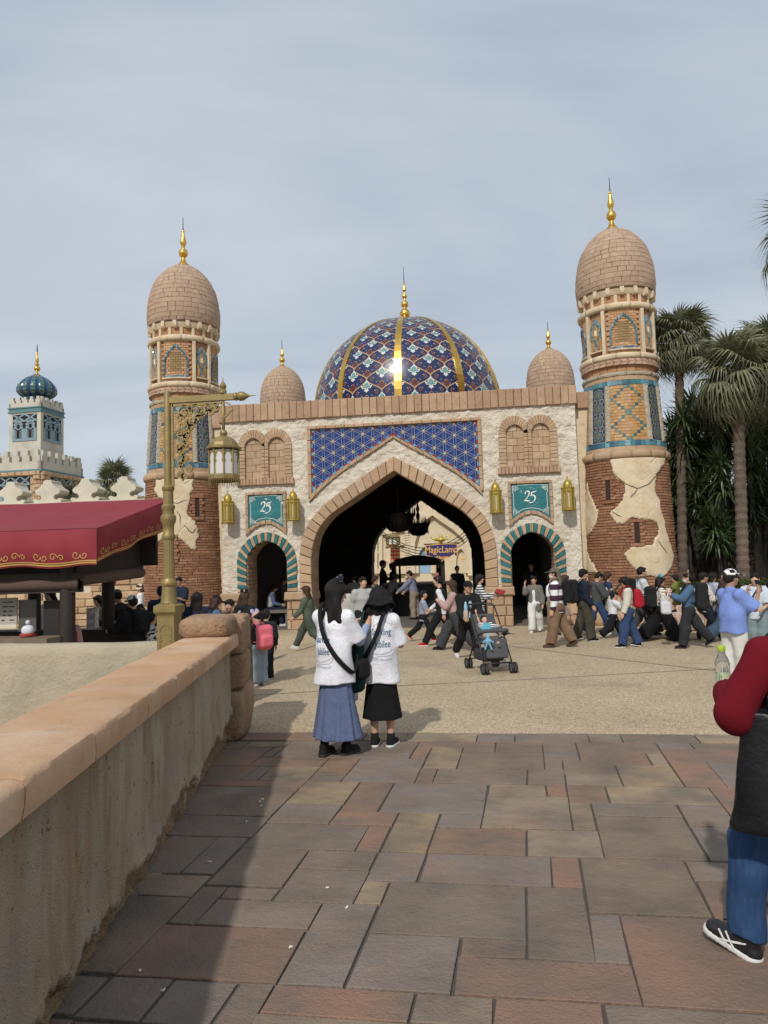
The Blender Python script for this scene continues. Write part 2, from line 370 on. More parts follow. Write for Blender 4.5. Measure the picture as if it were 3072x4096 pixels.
def reveal(prof, cx, y0, y1, m, name):
    P = [(prof[0][0], 0)]+list(prof); b = MB()
    P = P+mirror(P)[::-1]
    for p, q in zip(P, P[1:]):
        b.add([(cx+p[0], y0, p[1]), (cx+q[0], y0, q[1]), (cx+q[0], y1, q[1]), (cx+p[0], y1, p[1])], [(0, 1, 2, 3)])
    return b.build(name, m, gate)
reveal([(x*1.004, z*1.004) for x, z in ARC_IN], 0, -.05, .88, m_sand, 'arch_soffit')
for sx in (1, -1): reveal([(x*1.01, z*1.01) for x, z in SIN], sx*SAX, -.05, .88, m_sandr, 'arch_soffit')
NV = 19; pi_, po = polyline(ARC_IN, NV), polyline(ARC_OUT, NV); L = []
for sx in (1, -1):
    for i in range(NV):
        g = .014
        a, b_, c, d = pi_[i], po[i], po[i+1], pi_[i+1]
        t = g/max(.02, math.dist(a, d)); q = [(lerp(a[0], d[0], t), lerp(a[1], d[1], t)), (lerp(b_[0], c[0], t), lerp(b_[1], c[1], t)), c, d]
        poly = [(sx*x, z) for x, z in q]
        if sx < 0: poly = poly[::-1]
        L.append(stone(poly, -.30, .085+random.uniform(-.006, .01), .018, plane_map, .006))
arch = empty('main_arch_ring'); arch.parent = gate
pieces('voussoir', L, m_sand, arch)
for sx in (1, -1):
    NS = 19; bounds = [min(1, i/18.5) for i in range(NS)]+[1.0]
    a_in = [polyline(SIN, 1, 0, t)[1] for t in bounds]; a_out = [polyline(SOUT, 1, 0, t)[1] for t in bounds]
    ring = empty('side_arch_ring'); ring.parent = gate; L = []
    for s2 in (1, -1):
        for i in range(NS):
            a, b_, c, d = a_in[i], a_out[i], a_out[i+1], a_in[i+1]; t = .10
            q = [(lerp(a[0], d[0], t), lerp(a[1], d[1], t)), (lerp(b_[0], c[0], t), lerp(b_[1], c[1], t)), c, d]
            poly = [(sx*SAX+s2*x, z) for x, z in q]
            if s2 < 0: poly = poly[::-1]
            te = i % 2 == 1
            L.append((*stone(poly, -.25, .075 if te else .06, .014, plane_map, .006), m_teal if te else m_sand))
    pieces('arch_block', L, m_sand, ring)
    jl = []
    for s2 in (1, -1):
        xj = sx*SAX+s2*.57
        mpj = lambda y, z, d, xj=xj, s2=s2: (xj-s2*d, y, z)
        for r in range(9):
            z0 = 1.02+r*.108; y0 = .02
            ys = [0.0, .33, .66, .86] if r % 2 else [0.0, .16, .5, .86]
            for ya, yb in zip(ys, ys[1:]): jl.append(stone([(ya+.006, z0+.006), (yb, z0+.006), (yb, z0+.102), (ya+.006, z0+.102)], -.05, .022, .008, mpj, .003))
    pieces('jamb_brick', jl, m_sandr, ring)
pl = empty('plinth'); pl.parent = gate; L = []
def pier(x0, x1, cap_over=.06, d=.13, left_open=False):
    w = x1-x0
    zs = [0, .27, .54, .80]
    for r in range(3):
        nb = max(1, round(w/.42)); off = (.5 if r % 2 else 0)
        xs = [x0]+[x0+w*(i+off*.6+.35*(1-off))/nb for i in range(nb) if x0+.1 < x0+w*(i+off*.6+.35*(1-off))/nb < x1-.1]+[x1]
        for a, c in zip(xs, xs[1:]):
            L.append(stone([(a+.006, zs[r]+.004), (c-.006, zs[r]+.004), (c-.006, zs[r+1]-.008), (a+.006, zs[r+1]-.008)], -.8, d+random.uniform(-.006, .01), .022, plane_map, .008))
    a, c = x0-cap_over, x1+cap_over
    L.append(stone([(a, .80), (c, .80), (c-.02, 1.015), (a+.02, 1.015)], -.8, d+.07, .03, plane_map, .008))
for sx in (1, -1):
    xs = sorted((sx*2.33, sx*3.0)); pier(*xs)
    xs = sorted((sx*4.12, sx*4.83)); pier(*xs, cap_over=.03)
pieces('block', L, m_sand, pl)
par = empty('parapet'); par.parent = gate; L = []
n = 48
for i in range(n):
    x0 = -4.86+9.72*i/n; x1 = -4.86+9.72*(i+1)/n
    L.append(stone([(x0+.004, ZP0), (x1-.005, ZP0), (x1-.005, ZP1+random.uniform(-.008, .008)), (x0+.004, ZP1+random.uniform(-.008, .008))], -.45, .075+random.uniform(-.01, .012), .014, plane_map, .006))
for sx in (1, -1):
    L.append(stone([(sx*4.90-.04*0, 5.66), (sx*5.25, 5.66), (sx*5.25, 6.10), (sx*4.90, 6.10)][::sx], -.9, -.25, .014, plane_map, .006))
pieces('coping_block', L, m_sandr, par)
b = MB()
for sx in (1, -1): b.box((sx*5.02, .72, 2.9), (.5, .8, 5.8))
b.build('link_wall', m_cream, gate)
def blind_window(sx):
    wn_ = empty('blind_window'); wn_.parent = gate; L = []; I = []; S = []
    c0 = sx*SAX
    for s2 in (1, -1):
        cx = c0+s2*.333; r0, r1 = .232, .425; zs = 5.03; zb = 4.14
        N = 15
        for i in range(N):
            a0 = PI*i/N; a1 = PI*(i+1)/N; g = .012
            p = [(cx+r0*math.cos(a0+g*2), zs+r0*math.sin(a0+g*2)), (cx+r1*math.cos(a0+g), zs+r1*1.10*math.sin(a0+g)), (cx+r1*math.cos(a1), zs+r1*1.10*math.sin(a1)), (cx+r0*math.cos(a1), zs+r0*math.sin(a1))]
            p = [((min(x, c0-.004) if s2 < 0 else max(x, c0+.004)), z) for x, z in p]
            if abs(p[1][0]-c0) < .006 and abs(p[2][0]-c0) < .006 and p[1][1] < zs+.02: continue
            L.append(stone(p, -.1, .062, .008, plane_map, .004))
        for r in range(9):
            z0 = zb+r*(zs-zb)/9; z1 = zb+(r+1)*(zs-zb)/9-.008
            for s3 in (1, -1):
                xa, xb = cx+s3*r0, cx+s3*r1
                xs = sorted((xa, xb))
                if s3 == -s2: xs = sorted((xa, c0+s2*.003))
                L.append(stone([(xs[0], z0), (xs[1], z0), (xs[1], z1), (xs[0], z1)], -.1, .058+random.uniform(-.005, .006), .008, plane_map, .004))
        for r in range(6):
            z0 = zb+r*.192; z1 = z0+.185
            off = .06 if r % 2 else -.05
            for xa, xb in ((-.25, off), (off+.007, .25)):
                z1c = z1
                if r >= 5: z1c = 5.03+.235
                I.append(stone([(cx+xa, z0), (cx+xb, z0), (cx+xb, z1c), (cx+xa, z1c)], -.2, -.02, .008, plane_map, .004))
    for i in range(17):
        x0 = c0-.81+1.62*i/17; S.append(stone([(x0+.004, 3.955), (x0+.0953-.004, 3.955), (x0+.0953-.004, 4.132), (x0+.004, 4.132)], -.1, .10+random.uniform(-.004, .006), .009, plane_map, .004))
    pieces('surround_brick', L, m_sand, wn_); pieces('infill_block', I, m_sand, wn_); pieces('sill_brick', S, m_sandr, wn_)
blind_window(1); blind_window(-1)
def stroke_poly(b, polys, d, mi=0, mp=plane_map):
    for q in polys: b.add([mp(p[0], p[1], d) for p in q], [tuple(range(len(q)))], mi)
def spiral(cx, cy, r, a0, turns, n=18, s=1): return [(cx+r*(1-.8*i/n)*math.cos(a0+s*turns*2*PI*i/n), cy+r*(1-.8*i/n)*math.sin(a0+s*turns*2*PI*i/n)) for i in range(n+1)]
def panel25(sx):
    p = empty('anniversary_panel'); p.parent = gate; cx = sx*SAX
    low = [(.0, 2.985), (.16, 2.965), (.33, 2.875), (.495, 2.755)]; lowo = [(.0, 2.885), (.19, 2.86), (.38, 2.75), (.57, 2.585)]
    L = []; zt = 3.688
    def q(a, b_, c, d): L.append(stone([a, b_, c, d], -.1, .07+random.uniform(-.004, .006), .01, plane_map, .004))
    for i in range(5):
        xa, xb = -.57+1.14*i/5+.005, -.57+1.14*(i+1)/5-.003; q((cx+xa, zt), (cx+xb, zt), (cx+xb, zt+.078), (cx+xa, zt+.078))
    for s2 in (1, -1):
        for i in range(5):
            za, zb_ = 2.755+(zt-2.755)*i/5+.004, 2.755+(zt-2.755)*(i+1)/5-.004
            xs = sorted((cx+s2*.495, cx+s2*.57)); q((xs[0], za), (xs[1], za), (xs[1], zb_), (xs[0], zb_))
        pi2, po2 = polyline(low, 4), polyline(lowo, 4)
        for i in range(4):
            a, b_, c, d = pi2[i], po2[i], po2[i+1], pi2[i+1]; t = .05
            if i == 3: c = (.57, 2.585); d = (.495, 2.755)
            pp = [(lerp(a[0], d[0], t), lerp(a[1], d[1], t)), (lerp(b_[0], c[0], t), lerp(b_[1], c[1], t)), c, d]
            pp = [(cx+s2*x, z) for x, z in pp]; L.append(stone(pp[::-1] if s2 > 0 else pp, -.1, .07, .01, plane_map, .004))
        tri = [(cx+s2*.495, 2.757), (cx+s2*.57, 2.59), (cx+s2*.57, 2.757)]; L.append(stone(tri if s2 > 0 else tri[::-1], -.1, .068, .006, plane_map, .002))
    pieces('frame_stone', L, m_sand, p)
    def lowz(x): 
        x = abs(x)
        for a, c in zip(low, low[1:]):
            if x <= c[0]: return lerp(a[1], c[1], (x-a[0])/(c[0]-a[0]))
        return low[-1][1]
    B = []; zs = [2.755, 2.94, 3.125, 3.31, 3.50, zt]
    for i in range(5):
        z0, z1 = zs[i], zs[i+1]-.004
        xs = [-.495+.99*k/20 for k in range(21)]
        bot = [(x, max(z0, lowz(x))) for x in xs]
        seg = []
        runs = [[]]
        for x, z in bot:
            if z < z1-.004: runs[-1].append((x, z))
            else: runs.append([])
        for rr in runs:
            if len(rr) > 1:
                poly = [(cx+x, z) for x, z in rr]+[(cx+rr[-1][0], z1), (cx+rr[0][0], z1)]
                B.append(stone(poly, -.1, .022, .003, plane_map, .0))
    pieces('board', B, m_tealp, p)
    b = MB(); d = .0265; W_ = .011
    def st(pts, w=W_, taper=False): stroke_poly(b, ribbon([(cx+x, z) for x, z in pts], w, taper), d)
    for s2 in (1, -1):
        st([(s2*.20, 3.655), (s2*.30, 3.655), (s2*.30, 3.64), (s2*.45, 3.64), (s2*.45, 3.45), (s2*.43, 3.45), (s2*.43, 3.05), (s2*.45, 3.05), (s2*.45, 2.86), (s2*.32, 2.955), (s2*.20, 3.02), (0, 3.05)])
        st([(0, 3.655), (s2*.20, 3.655)])
        for cz, sg in ((3.56, 1), (2.98, -1)):
            for (ox, oz, a0, s3) in ((-.035, .02, 0, 1), (.025, -.03, PI*.5, -1), (.03, .04, PI, 1)):
                st(spiral(s2*(.37+ox*1.0), cz+sg*oz, .045, a0, 1.2, 14, s3*s2), .009)
    two = spline([(-.135, .075), (-.12, .13), (-.075, .155), (-.03, .135), (-.022, .085), (-.05, .02), (-.10, -.05), (-.165, -.12), (-.10, -.105), (-.05, -.125), (-.01, -.10)], 5)
    five_a = spline([(.035, .11), (.09, .125), (.13, .13), (.185, .16)], 5); five_b = spline([(.045, .115), (.035, .06), (.03, .02), (.075, .035), (.125, .0), (.13, -.07), (.09, -.135), (.035, -.165), (-.03, -.17)], 5)
    def nib(pts): 
        w = []
        for i in range(len(pts)):
            a = pts[max(0, i-1)]; c = pts[min(len(pts)-1, i+1)]; ang = math.atan2(c[1]-a[1], c[0]-a[0]); w.append(.012+.028*abs(math.sin(ang-PI*.20)))
        w[0] *= .5; w[-1] *= .5; return w
    tag(b.build('painted_border', m_white, p), kind='stuff')
    for grp in ((two,), (five_a, five_b)):
        b = MB()
        for pts in grp: pts = [(x*.95, z*.95+3.345) for x, z in pts]; stroke_poly(b, ribbon([(cx+x, z) for x, z in pts], nib(pts)), d+.001*(pts[0][0] > .04))
        b.build('numeral', m_white, p)
    b = MB()
    for i in range(26):
        a = PI*(.30+.55*i/25) if i < 13 else -PI*(.05+.55*(i-13)/12)
        r = .235; s_ = .0028+.002*math.sin(PI*(i % 13)/12); x, z = r*math.cos(a), 3.34+r*math.sin(a)
        stroke_poly(b, [[(cx+x-s_, z-s_), (cx+x+s_, z-s_), (cx+x+s_, z+s_), (cx+x-s_, z+s_)]], d)
    tag(b.build('painted_dots', m_white, p), kind='stuff')
panel25(1); panel25(-1)
sp = empty('tile_panel'); sp.parent = gate
L = []
def qd(a, b_, c, d): L.append(stone([a, b_, c, d], -.1, .075+random.uniform(-.004, .006), .012, plane_map, .004))
for i in range(18):
    x0, x1 = -2.355+4.71*i/18+.005, -2.355+4.71*(i+1)/18-.004; qd((x0, 5.425), (x1, 5.425), (x1, 5.512), (x0, 5.512))
for s2 in (1, -1):
    for i in range(6):
        z0, z1 = 3.55+(5.42-3.55)*i/6+.004, 3.55+(5.42-3.55)*(i+1)/6-.004; xs = sorted((s2*2.262, s2*2.355)); qd((xs[0], z0), (xs[1], z0), (xs[1], z1), (xs[0], z1))
    pin, pout = polyline([(0, 5.155)]+[(x, z-.02) for x, z in SP_IN[1:-1]]+[(2.262, 3.66)], 12), polyline(SP_OUT, 12)
    for i in range(12):
        a, b_, c, d = pin[i], pout[i], pout[i+1], pin[i+1]; t = .03
        pp = [(lerp(a[0], d[0], t), lerp(a[1], d[1], t)), (lerp(b_[0], c[0], t), lerp(b_[1], c[1], t)), c, d]
        pp = [(s2*x, z) for x, z in pp]; L.append(stone(pp[::-1] if s2 > 0 else pp, -.1, .072, .012, plane_map, .004))
    tri = [(s2*2.262, 3.56), (s2*2.262, 3.66), (s2*2.345, 3.44)]; L.append(stone(tri if s2 < 0 else tri[::-1], -.1, .07, .006, plane_map, .002))
pieces('frame_stone', L, m_sand, sp)
shape = [(-2.262, 5.425)]+mirror(SP_IN)[::-1]+SP_IN[1:]+[(2.262, 5.425)]
b = MB()
for s2 in (1, -1):
    q = polyline(SP_IN, 12)
    for i in range(12): b.add([plane_map(s2*q[i][0], q[i][1]-.03, .0), plane_map(s2*q[i+1][0]+s2*(.02 if i == 11 else 0), q[i+1][1]-.03, .0), plane_map(s2*q[i+1][0]+s2*(.02 if i == 11 else 0), 5.44, .0), plane_map(s2*q[i][0], 5.44, .0)], [(0, 1, 2, 3)])
b.build('tile_field', m_blue, sp)
b = MB(); ax, ay = .55, .158
def clipline(p, q, w, d, mi):
    n = 60; run = []
    for i in range(n+1):
        t = i/n; c = (lerp(p[0], q[0], t), lerp(p[1], q[1], t)); ok = inside(c, shape)
        if ok: run.append(c)
        if (not ok or i == n) and len(run) > 1:
            stroke_poly(b, ribbon([run[0], run[-1]], w), d, mi); run = []
        elif not ok: run = []
zc0 = 5.385
sl = ay/(ax/2)
for k in range(-26, 30):
    for s2 in (1, -1):
        for off in (-.028, .028):
            z = zc0+k*ay*2+off*1.15; clipline((-2.6, z-s2*sl*2.6), (2.6, z+s2*sl*2.6), .006, .004, 0)
for i in range(-10, 11):
    for off in (-.032, .032): clipline((i*ax/2+off, 3.4), (i*ax/2+off, 5.5), .005, .0045, 0)
for r in range(0, 13):
    for i in range(-5, 6):
        x = i*ax+(ax/2 if r % 2 else 0); z = zc0-r*ay
        if not inside((x, z), shape) or not inside((x, z-.05), shape): continue
        for k in range(6):
            a = PI/6+k*PI/3; stroke_poly(b, ribbon([(x+.03*math.cos(a), z+.03*math.sin(a)), (x+.085*math.cos(a), z+.085*math.sin(a))], .012), .0055, 1)
        stroke_poly(b, [[(x+.042*math.cos(k*PI/4), z+.042*math.sin(k*PI/4)) for k in range(8)]], .008, 2)
        stroke_poly(b, [[(x+.022*math.cos(k*PI/3), z+.022*math.sin(k*PI/3)) for k in range(6)]], .011, 3)
m_ros = mat('rosette_green', (.16, .30, .22), rough=.5); m_ros2 = mat('rosette_yellow', (.60, .48, .16), rough=.5)
b.build('tile_pattern', [m_line, m_redt, m_ros, m_ros2], sp)
L = []
def edge_tiles(pts, n, w, flip=1, ph=0):
    q = polyline(pts, n)
    for i in range(n):
        a, c = q[i], q[i+1]; dx, dz = c[0]-a[0], c[1]-a[1]; l = math.hypot(dx, dz); nx, nz = -dz/l*w*flip, dx/l*w*flip
        poly = [a, (lerp(a[0], c[0], .96), lerp(a[1], c[1], .96)), (lerp(a[0], c[0], .96)+nx, lerp(a[1], c[1], .96)+nz), (a[0]+nx, a[1]+nz)]
        L.append((*stone(poly if flip > 0 else poly[::-1], -.02, .014, .004, plane_map, .001), (m_redt if (i+ph) % 2 else m_sky)))
edge_tiles([(-2.258, 5.378), (2.258, 5.378)], 34, .042)
for s2 in (1, -1):
    edge_tiles([(s2*2.258, 3.76), (s2*2.258, 5.375)], 14, .042, s2)
    edge_tiles([(s2*x, z-.005) for x, z in SP_IN], 22, .042, s2, 1)
pieces('border_tile', L, m_sky, sp)
# ------------------------------------------------------------------ great dome
dome = empty('dome', (0, 23.9-YF, 0)); dome.parent = gate
DR, DZ = 3.14, 6.78
def dsurf(a, e, off=0.0):
    r = (DR+off)*math.cos(e); return (r*math.sin(a), -r*math.cos(a), DZ+(DR+off)*math.sin(e))
NA, NE = 80, 24; V = []; F = []
for k in range(NE+1):
    e = -.25+(PI/2+.25)*k/NE
    for j in range(NA): V.append(dsurf(2*PI*j/NA, e))
for k in range(NE):
    for j in range(NA): F.append((k*NA+j, k*NA+(j+1) % NA, (k+1)*NA+(j+1) % NA, (k+1)*NA+j))
mesh('shell', V, F, m_navy, dome, smooth=True)
b = MB(); b.lathe([(3.0, ZP0), (3.0, DZ-.6), (3.08, DZ-.5), (2.9, DZ-.45)], 48); b.build('drum', m_cream, dome, auto=True)
for k in range(10):
    a = 2*PI*k/10; b = MB(); V = []; F = []; nn = 22
    for i in range(nn+1):
        e = -.22+(PI/2+.17)*i/nn; hw = lerp(.115, .075, i/nn)/max(.12, math.cos(e))/DR
        hw = min(hw, .3)
        for (s2, off) in ((-1, -.02), (-1, .035), (1, .035), (1, -.02)): V.append(dsurf(a+s2*hw, e, off))
    for i in range(nn):
        for j in range(3): F.append((i*4+j, i*4+j+1, i*4+4+j+1, i*4+4+j))
    mesh('rib', V, F, m_gold, dome)
MOT_W = spline([(0, -.52), (.10, -.40), (.22, -.34), (.13, -.24), (.16, -.12), (.30, -.16), (.44, -.04), (.52, .16), (.40, .08), (.28, .14), (.26, .32), (.14, .42), (.06, .56), (0, .64)], 3)
MOT_A = spline([(0, -.18), (.14, -.06), (.28, -.08), (.38, .04), (.27, .06), (.20, .16), (.18, .28), (.08, .36), (0, .46)], 3)
MOT_R = spline([(0, -.38), (.10, -.25), (.05, -.12), (.18, -.15), (.34, -.06), (.36, .12), (.24, .04), (.14, .10), (.20, .26), (.10, .36), (0, .44)], 3)
def both(h): return [(x, y) for x, y in h]+[(-x, y) for x, y in h[::-1]][1:-1]
def blob(b, c, pts, sc, off, mi, al):
    P = [al(c[0]+x*sc, c[1]+y*sc, off) for x, y in pts]
    cen = al(c[0], c[1]+.05*sc, off); n = len(P)
    b.add(P+[cen], [(i, (i+1) % n, n) for i in range(n)], mi)
def gore_map(a0):
    def f(u, v, off):
        e = v/DR; return dsurf(a0+u*(2*PI/10), e, off)
    return f
b = MB()
rows = []; v = .08; step = .60; w = 1.0
vv = -.18; r = 0
while vv < 4.35:
    rows.append(vv); r += 1
    wid = 2*PI/10*DR*math.cos(vv/DR); vv += .40*max(.34, math.cos(vv/DR))**.9
for g in range(10):
    al = gore_map(2*PI*(g+.5)/10)
    for r, v in enumerate(rows):
        wid = 2*PI/10*DR*math.cos(v/DR); sc = .37*max(.30, math.cos(v/DR)); su = sc/wid
        def put(u0, kind, vo=0.0, k=1.0):
            mapped = lambda x, y, off: al(u0+x*su*k, v+vo+y*sc*.92*k, off)
            if kind == 'p':
                blob(b, (0, 0), both(MOT_W), 1, .006, 0, mapped); blob(b, (0, 0), both(MOT_A), 1, .010, 1, mapped)
                blob(b, (0, .1), [(.07*math.cos(t*PI/3), .09*math.sin(t*PI/3)) for t in range(6)], 1, .013, 3, mapped)
            elif kind == 'r':
                blob(b, (0, 0), [(x*1.12, y*1.1) for x, y in both(MOT_R)], .95, .005, 3, mapped); blob(b, (0, 0), both(MOT_R), .92, .009, 2, mapped)
            elif kind == 'd':
                blob(b, (0, 0), [(x*1.15, y*1.12) for x, y in [(0, -.3), (.16, -.2), (.2, 0), (.1, .2), (0, .33), (-.12, .2), (-.16, 0), (-.12, -.2)]], 1, .005, 3, mapped)
                blob(b, (0, 0), [(0, -.3), (.16, -.2), (.2, 0), (.1, .2), (0, .33), (-.12, .2), (-.16, 0), (-.12, -.2)], 1, .009, 2, mapped)
            elif kind == 's':
                for q in ((0, 0), (.13, .1), (-.1, .13)): blob(b, q, [(.06, 0), (0, .06), (-.06, 0), (0, -.06)], 1, .006, 0, mapped)
        ncol = 2 if wid > .9 else (2 if wid > .5 else 1)
        if ncol == 2:
            us = (-.25, .25) if r % 2 == 0 else (0.0, .5)
            rs = (0.0, .5) if r % 2 == 0 else (-.25, .25)
        else: us, rs = ((0.0,), (.5,)) if r % 2 == 0 else ((.5,), (0.0,))
        ck = min(1.0, wid*.5/(sc*1.25))
        for u in us:
            if abs(u) < .49: put(u, 'p', 0, ck)
            else:
                put(.5, 'p', 0, ck)
        for u in rs:
            put(u, 'r', 0.02, ck*.9)
            if wid > .8:
                for s3 in (-1, 1): put(u+s3*.085, 'd', -.19*sc/.4, .62*ck)
        if wid > .8:
            for u in us:
                for s3 in (-1, 1): put(u+s3*.15, 's', -.16, .7); put(u+s3*.165, 's', .12, .45)
        if r+1 < len(rows):
            for u in us:
                for s3 in (-1, 1):
                    u2 = u+s3*.25; pts = []
                    for t in range(9):
                        q = t/8; pts.append((u+s3*.25*(.5-.5*math.cos(PI*q)), lerp(v+.28*sc/.4*.9, rows[r+1]+.28*sc/.4*.9, q)))
                    hw = .016*max(.4, math.cos(v/DR))
                    for p, q in zip(pts, pts[1:]):
                        dx, dy = (q[0]-p[0])*wid, q[1]-p[1]; l = math.hypot(dx, dy); nx, ny = -dy/l*hw/wid, dx/l*hw
                        if max(abs(p[0]), abs(q[0])) > .51: continue
                        b.add([al(p[0]-nx, p[1]-ny, .0035), al(q[0]-nx, q[1]-ny, .0035), al(q[0]+nx, q[1]+ny, .0035), al(p[0]+nx, p[1]+ny, .0035)], [(0, 1, 2, 3)], 3)
b.build('enamel_pattern', [m_ivory, m_aqua, m_maroon, m_tan], dome)
def finial(parent, z0, prof, spike, name='finial', m=m_gold, r=.012):
    f = MB(); f.lathe(prof, 20, (0, 0, z0)); o = f.build(name, m, parent, auto=True)
    s = MB(); zt = z0+prof[-1][1]; s.tube([(0, 0, zt-.03), (0, 0, zt+spike)], [r*1.3, r*.6], 6); s.build('lightning_rod', m_iron, parent)
    return o
def ball(r, z, k=7, e=1.0): return [(r*math.sin(PI*(.12+.76*i/k)), z-r*e*math.cos(PI*(.12+.76*i/k))) for i in range(k+1)]
finial(dome, 9.90, [(.22, 0), (.22, .06), (.15, .09)]+ball(.18, .30)+ball(.06, .50, 4)+ball(.13, .64)+[(.035, .78), (.035, .84)]+ball(.09, .92)+[(.03, 1.02), (.03, 1.08), (.07, 1.13), (.05, 1.2), (.02, 1.38), (.03, 1.41), (.01, 1.44)], .52)
def brick_dome(parent, prof, courses, nb, facing, m=m_brickd, mm=m_mortar, zlip=True, arc=1.95):
    """prof: list of (r,z) from bottom to top, sampled evenly by length"""
    P = polyline(prof, courses); core = MB(); core.lathe([(r-.025, z) for r, z in polyline(prof, 30)], 40); o = core.build('dome_core', mm, parent, smooth=True)
    L = []; rest = []
    for k in range(courses):
        (r0, z0), (r1, z1) = P[k], P[k+1]
        if r1 < .02: continue
        n = max(6, int(round(nb*(.5+.5*r0/prof[0][0])))) if r0 < prof[0][0]*.6 else nb
        if r0 < .35*prof[0][0]: n = max(8, nb//3)
        off = random.random()
        for j in range(n):
            a0 = 2*PI*(j+off)/n; a1 = a0+2*PI/n*(1-.025); h = .04
            def mp(u, w, d, r0=r0, r1=r1, z0=z0, z1=z1):
                l = math.hypot(r1-r0, z1-z0); nr, nz = (z1-z0)/l, -(r1-r0)/l
                rr = lerp(r0, r1, w)+nr*d; z = lerp(z0, z1, w)+nz*d; return (rr*math.cos(u), rr*math.sin(u), z)
            a1 += random.uniform(-.012, .012)
            q = stone_uv([(a0, h*.5), (a1, h*.5), (a1, 1-h*.5), (a0, 1-h*.5)], -.03, .0+random.uniform(-.004, .004), .006, mp, 3)
            am = (a0+a1)/2; df = math.cos(am-facing)
            (L if df > -.35 else rest).append((df, q))
    L.sort(key=lambda t: -t[0])
    allp = [q for _, q in L]+[q for _, q in rest]
    pieces('brick', allp, m, parent, min(300, len(L)), 'far_bricks')
def stone_uv(poly, d0, d1, ch, mp, sub=3, cu=None):
    """like stone() for a patch of a curved surface; poly in (angle, 0..1), chamfer given as fractions"""
    (a0, w0), (a1, _), (_, w1), _ = poly
    us = [lerp(a0, a1, i/sub) for i in range(sub+1)]; cu = cu if cu is not None else (a1-a0)*.03; cw = (w1-w0)*.05
    ui = [lerp(a0+cu, a1-cu, i/sub) for i in range(sub+1)]
    V = []
    for d, uu, wa, wb in ((d0, us, w0, w1), (d1-ch, us, w0, w1), (d1, ui, w0+cw, w1-cw)):
        V += [mp(u, wa, d) for u in uu]+[mp(u, wb, d) for u in uu[::-1]]
    n = 2*(sub+1); F = []
    for a in (0, n):
        for i in range(n): F.append((a+i, a+(i+1) % n, a+n+(i+1) % n, a+n+i))
    for i in range(sub): F.append((2*n+i, 2*n+i+1, 2*n+n-2-i, 2*n+n-1-i))
    return V, F
FIN_T = [(.20, 0), (.19, .03), (.11, .10), (.06, .22), (.055, .27)]+ball(.135, .41, 8, 1.05)+[(.05, .55), (.05, .60), (.075, .66), (.095, .72), (.085, .78), (.05, .92), (.035, 1.02)]+ball(.045, 1.06, 4)
for sx in (1, -1):
    t = empty('turret', (sx*5.05, 26.5-YF, 0)); t.parent = gate
    pf = spline([(.85, 7.62), (.875, 7.95), (.86, 8.3), (.78, 8.7), (.62, 9.02), (.36, 9.28), (.08, 9.40)], 4)
    fc = math.atan2(-26.5, -(X0+sx*5.05)); brick_dome(t, pf, 15, 30, fc)
    b = MB(); b.lathe([(.82, 5.5), (.82, 7.64)], 30); b.build('turret_drum', m_cream, t, smooth=True)
    finial(t, 9.37, [(r*.82, z*.68) for r, z in FIN_T], .33)
# ------------------------------------------------------------------ the two brick towers
TY = 19.59
m_star = mat('star_blue', (.008, .045, .115), (.006, .03, .08), rough=.35, coat=.3, nscale=12)
m_startl = mat('star_teal', (.015, .13, .135), rough=.35, coat=.3); m_starln = mat('star_line', (.36, .30, .18), rough=.5)
m_slit = mat('slit_shade_crack', (.035, .018, .014), rough=.9)
m_rough = mat('rough_white_stone', (.66, .58, .44), (.52, .43, .30), rough=.95, nscale=8, mix=.4, bump=1.0, bscale=12, bscale2=30, bdist=.05)
m_herr = mat('pink_stone', cols=[(.46, .32, .22), (.43, .29, .20), (.49, .35, .25)], rough=.9, var=.08, bump=.4, bscale=25, c2=(.38, .23, .15), nscale=8, mix=.3)
m_brown = mat('brown_tile', cols=[(.42, .21, .09), (.38, .18, .075), (.45, .24, .11)], rough=.5, var=.1, c2=(.30, .14, .06), nscale=9, mix=.3)
def cyl(Rf):
    def mp(u, z, d):
        r = (Rf(z) if callable(Rf) else Rf)+d; return (r*math.sin(u), -r*math.cos(u), z)
    return mp
def torus_ring(parent, name, R, zc, rr, rz, m, n, jit=0.0, gap=.006, facing=0, seg=5, noisy=0.0):
    """ring of n rounded stones"""
    for j in range(n):
        a0 = facing+2*PI*j/n+gap/R; a1 = facing+2*PI*(j+1)/n-gap/R; V = []; F = []; K = 9
        for i in range(seg+1):
            a = lerp(a0, a1, i/seg)
            for k in range(K):
                t = -PI/2+PI*k/(K-1); sh = (abs(math.cos(t))**.7)*rr
                nn = noisy*mnoise.noise(Vector((a*R*9, k*.9, zc*5)))
                r = R+sh+nn; V.append((r*math.sin(a), -r*math.cos(a), zc+rz*math.copysign(abs(math.sin(t))**.8, t)+nn*.6))
        for i in range(seg):
            for k in range(K-1): F.append((i*K+k, i*K+K+k, i*K+K+k+1, i*K+k+1))
        F.append(tuple(range(K))); F.append(tuple(seg*K+k for k in range(K-1, -1, -1)))
        mesh(name, V, F, m, parent, smooth=True)
SHR = lambda z: lerp(1.185, 1.085, min(1, z/4.2))
MIDR = lambda z: lerp(1.045, .935, (z-4.5)/(6.22-4.5))
UPR = .93
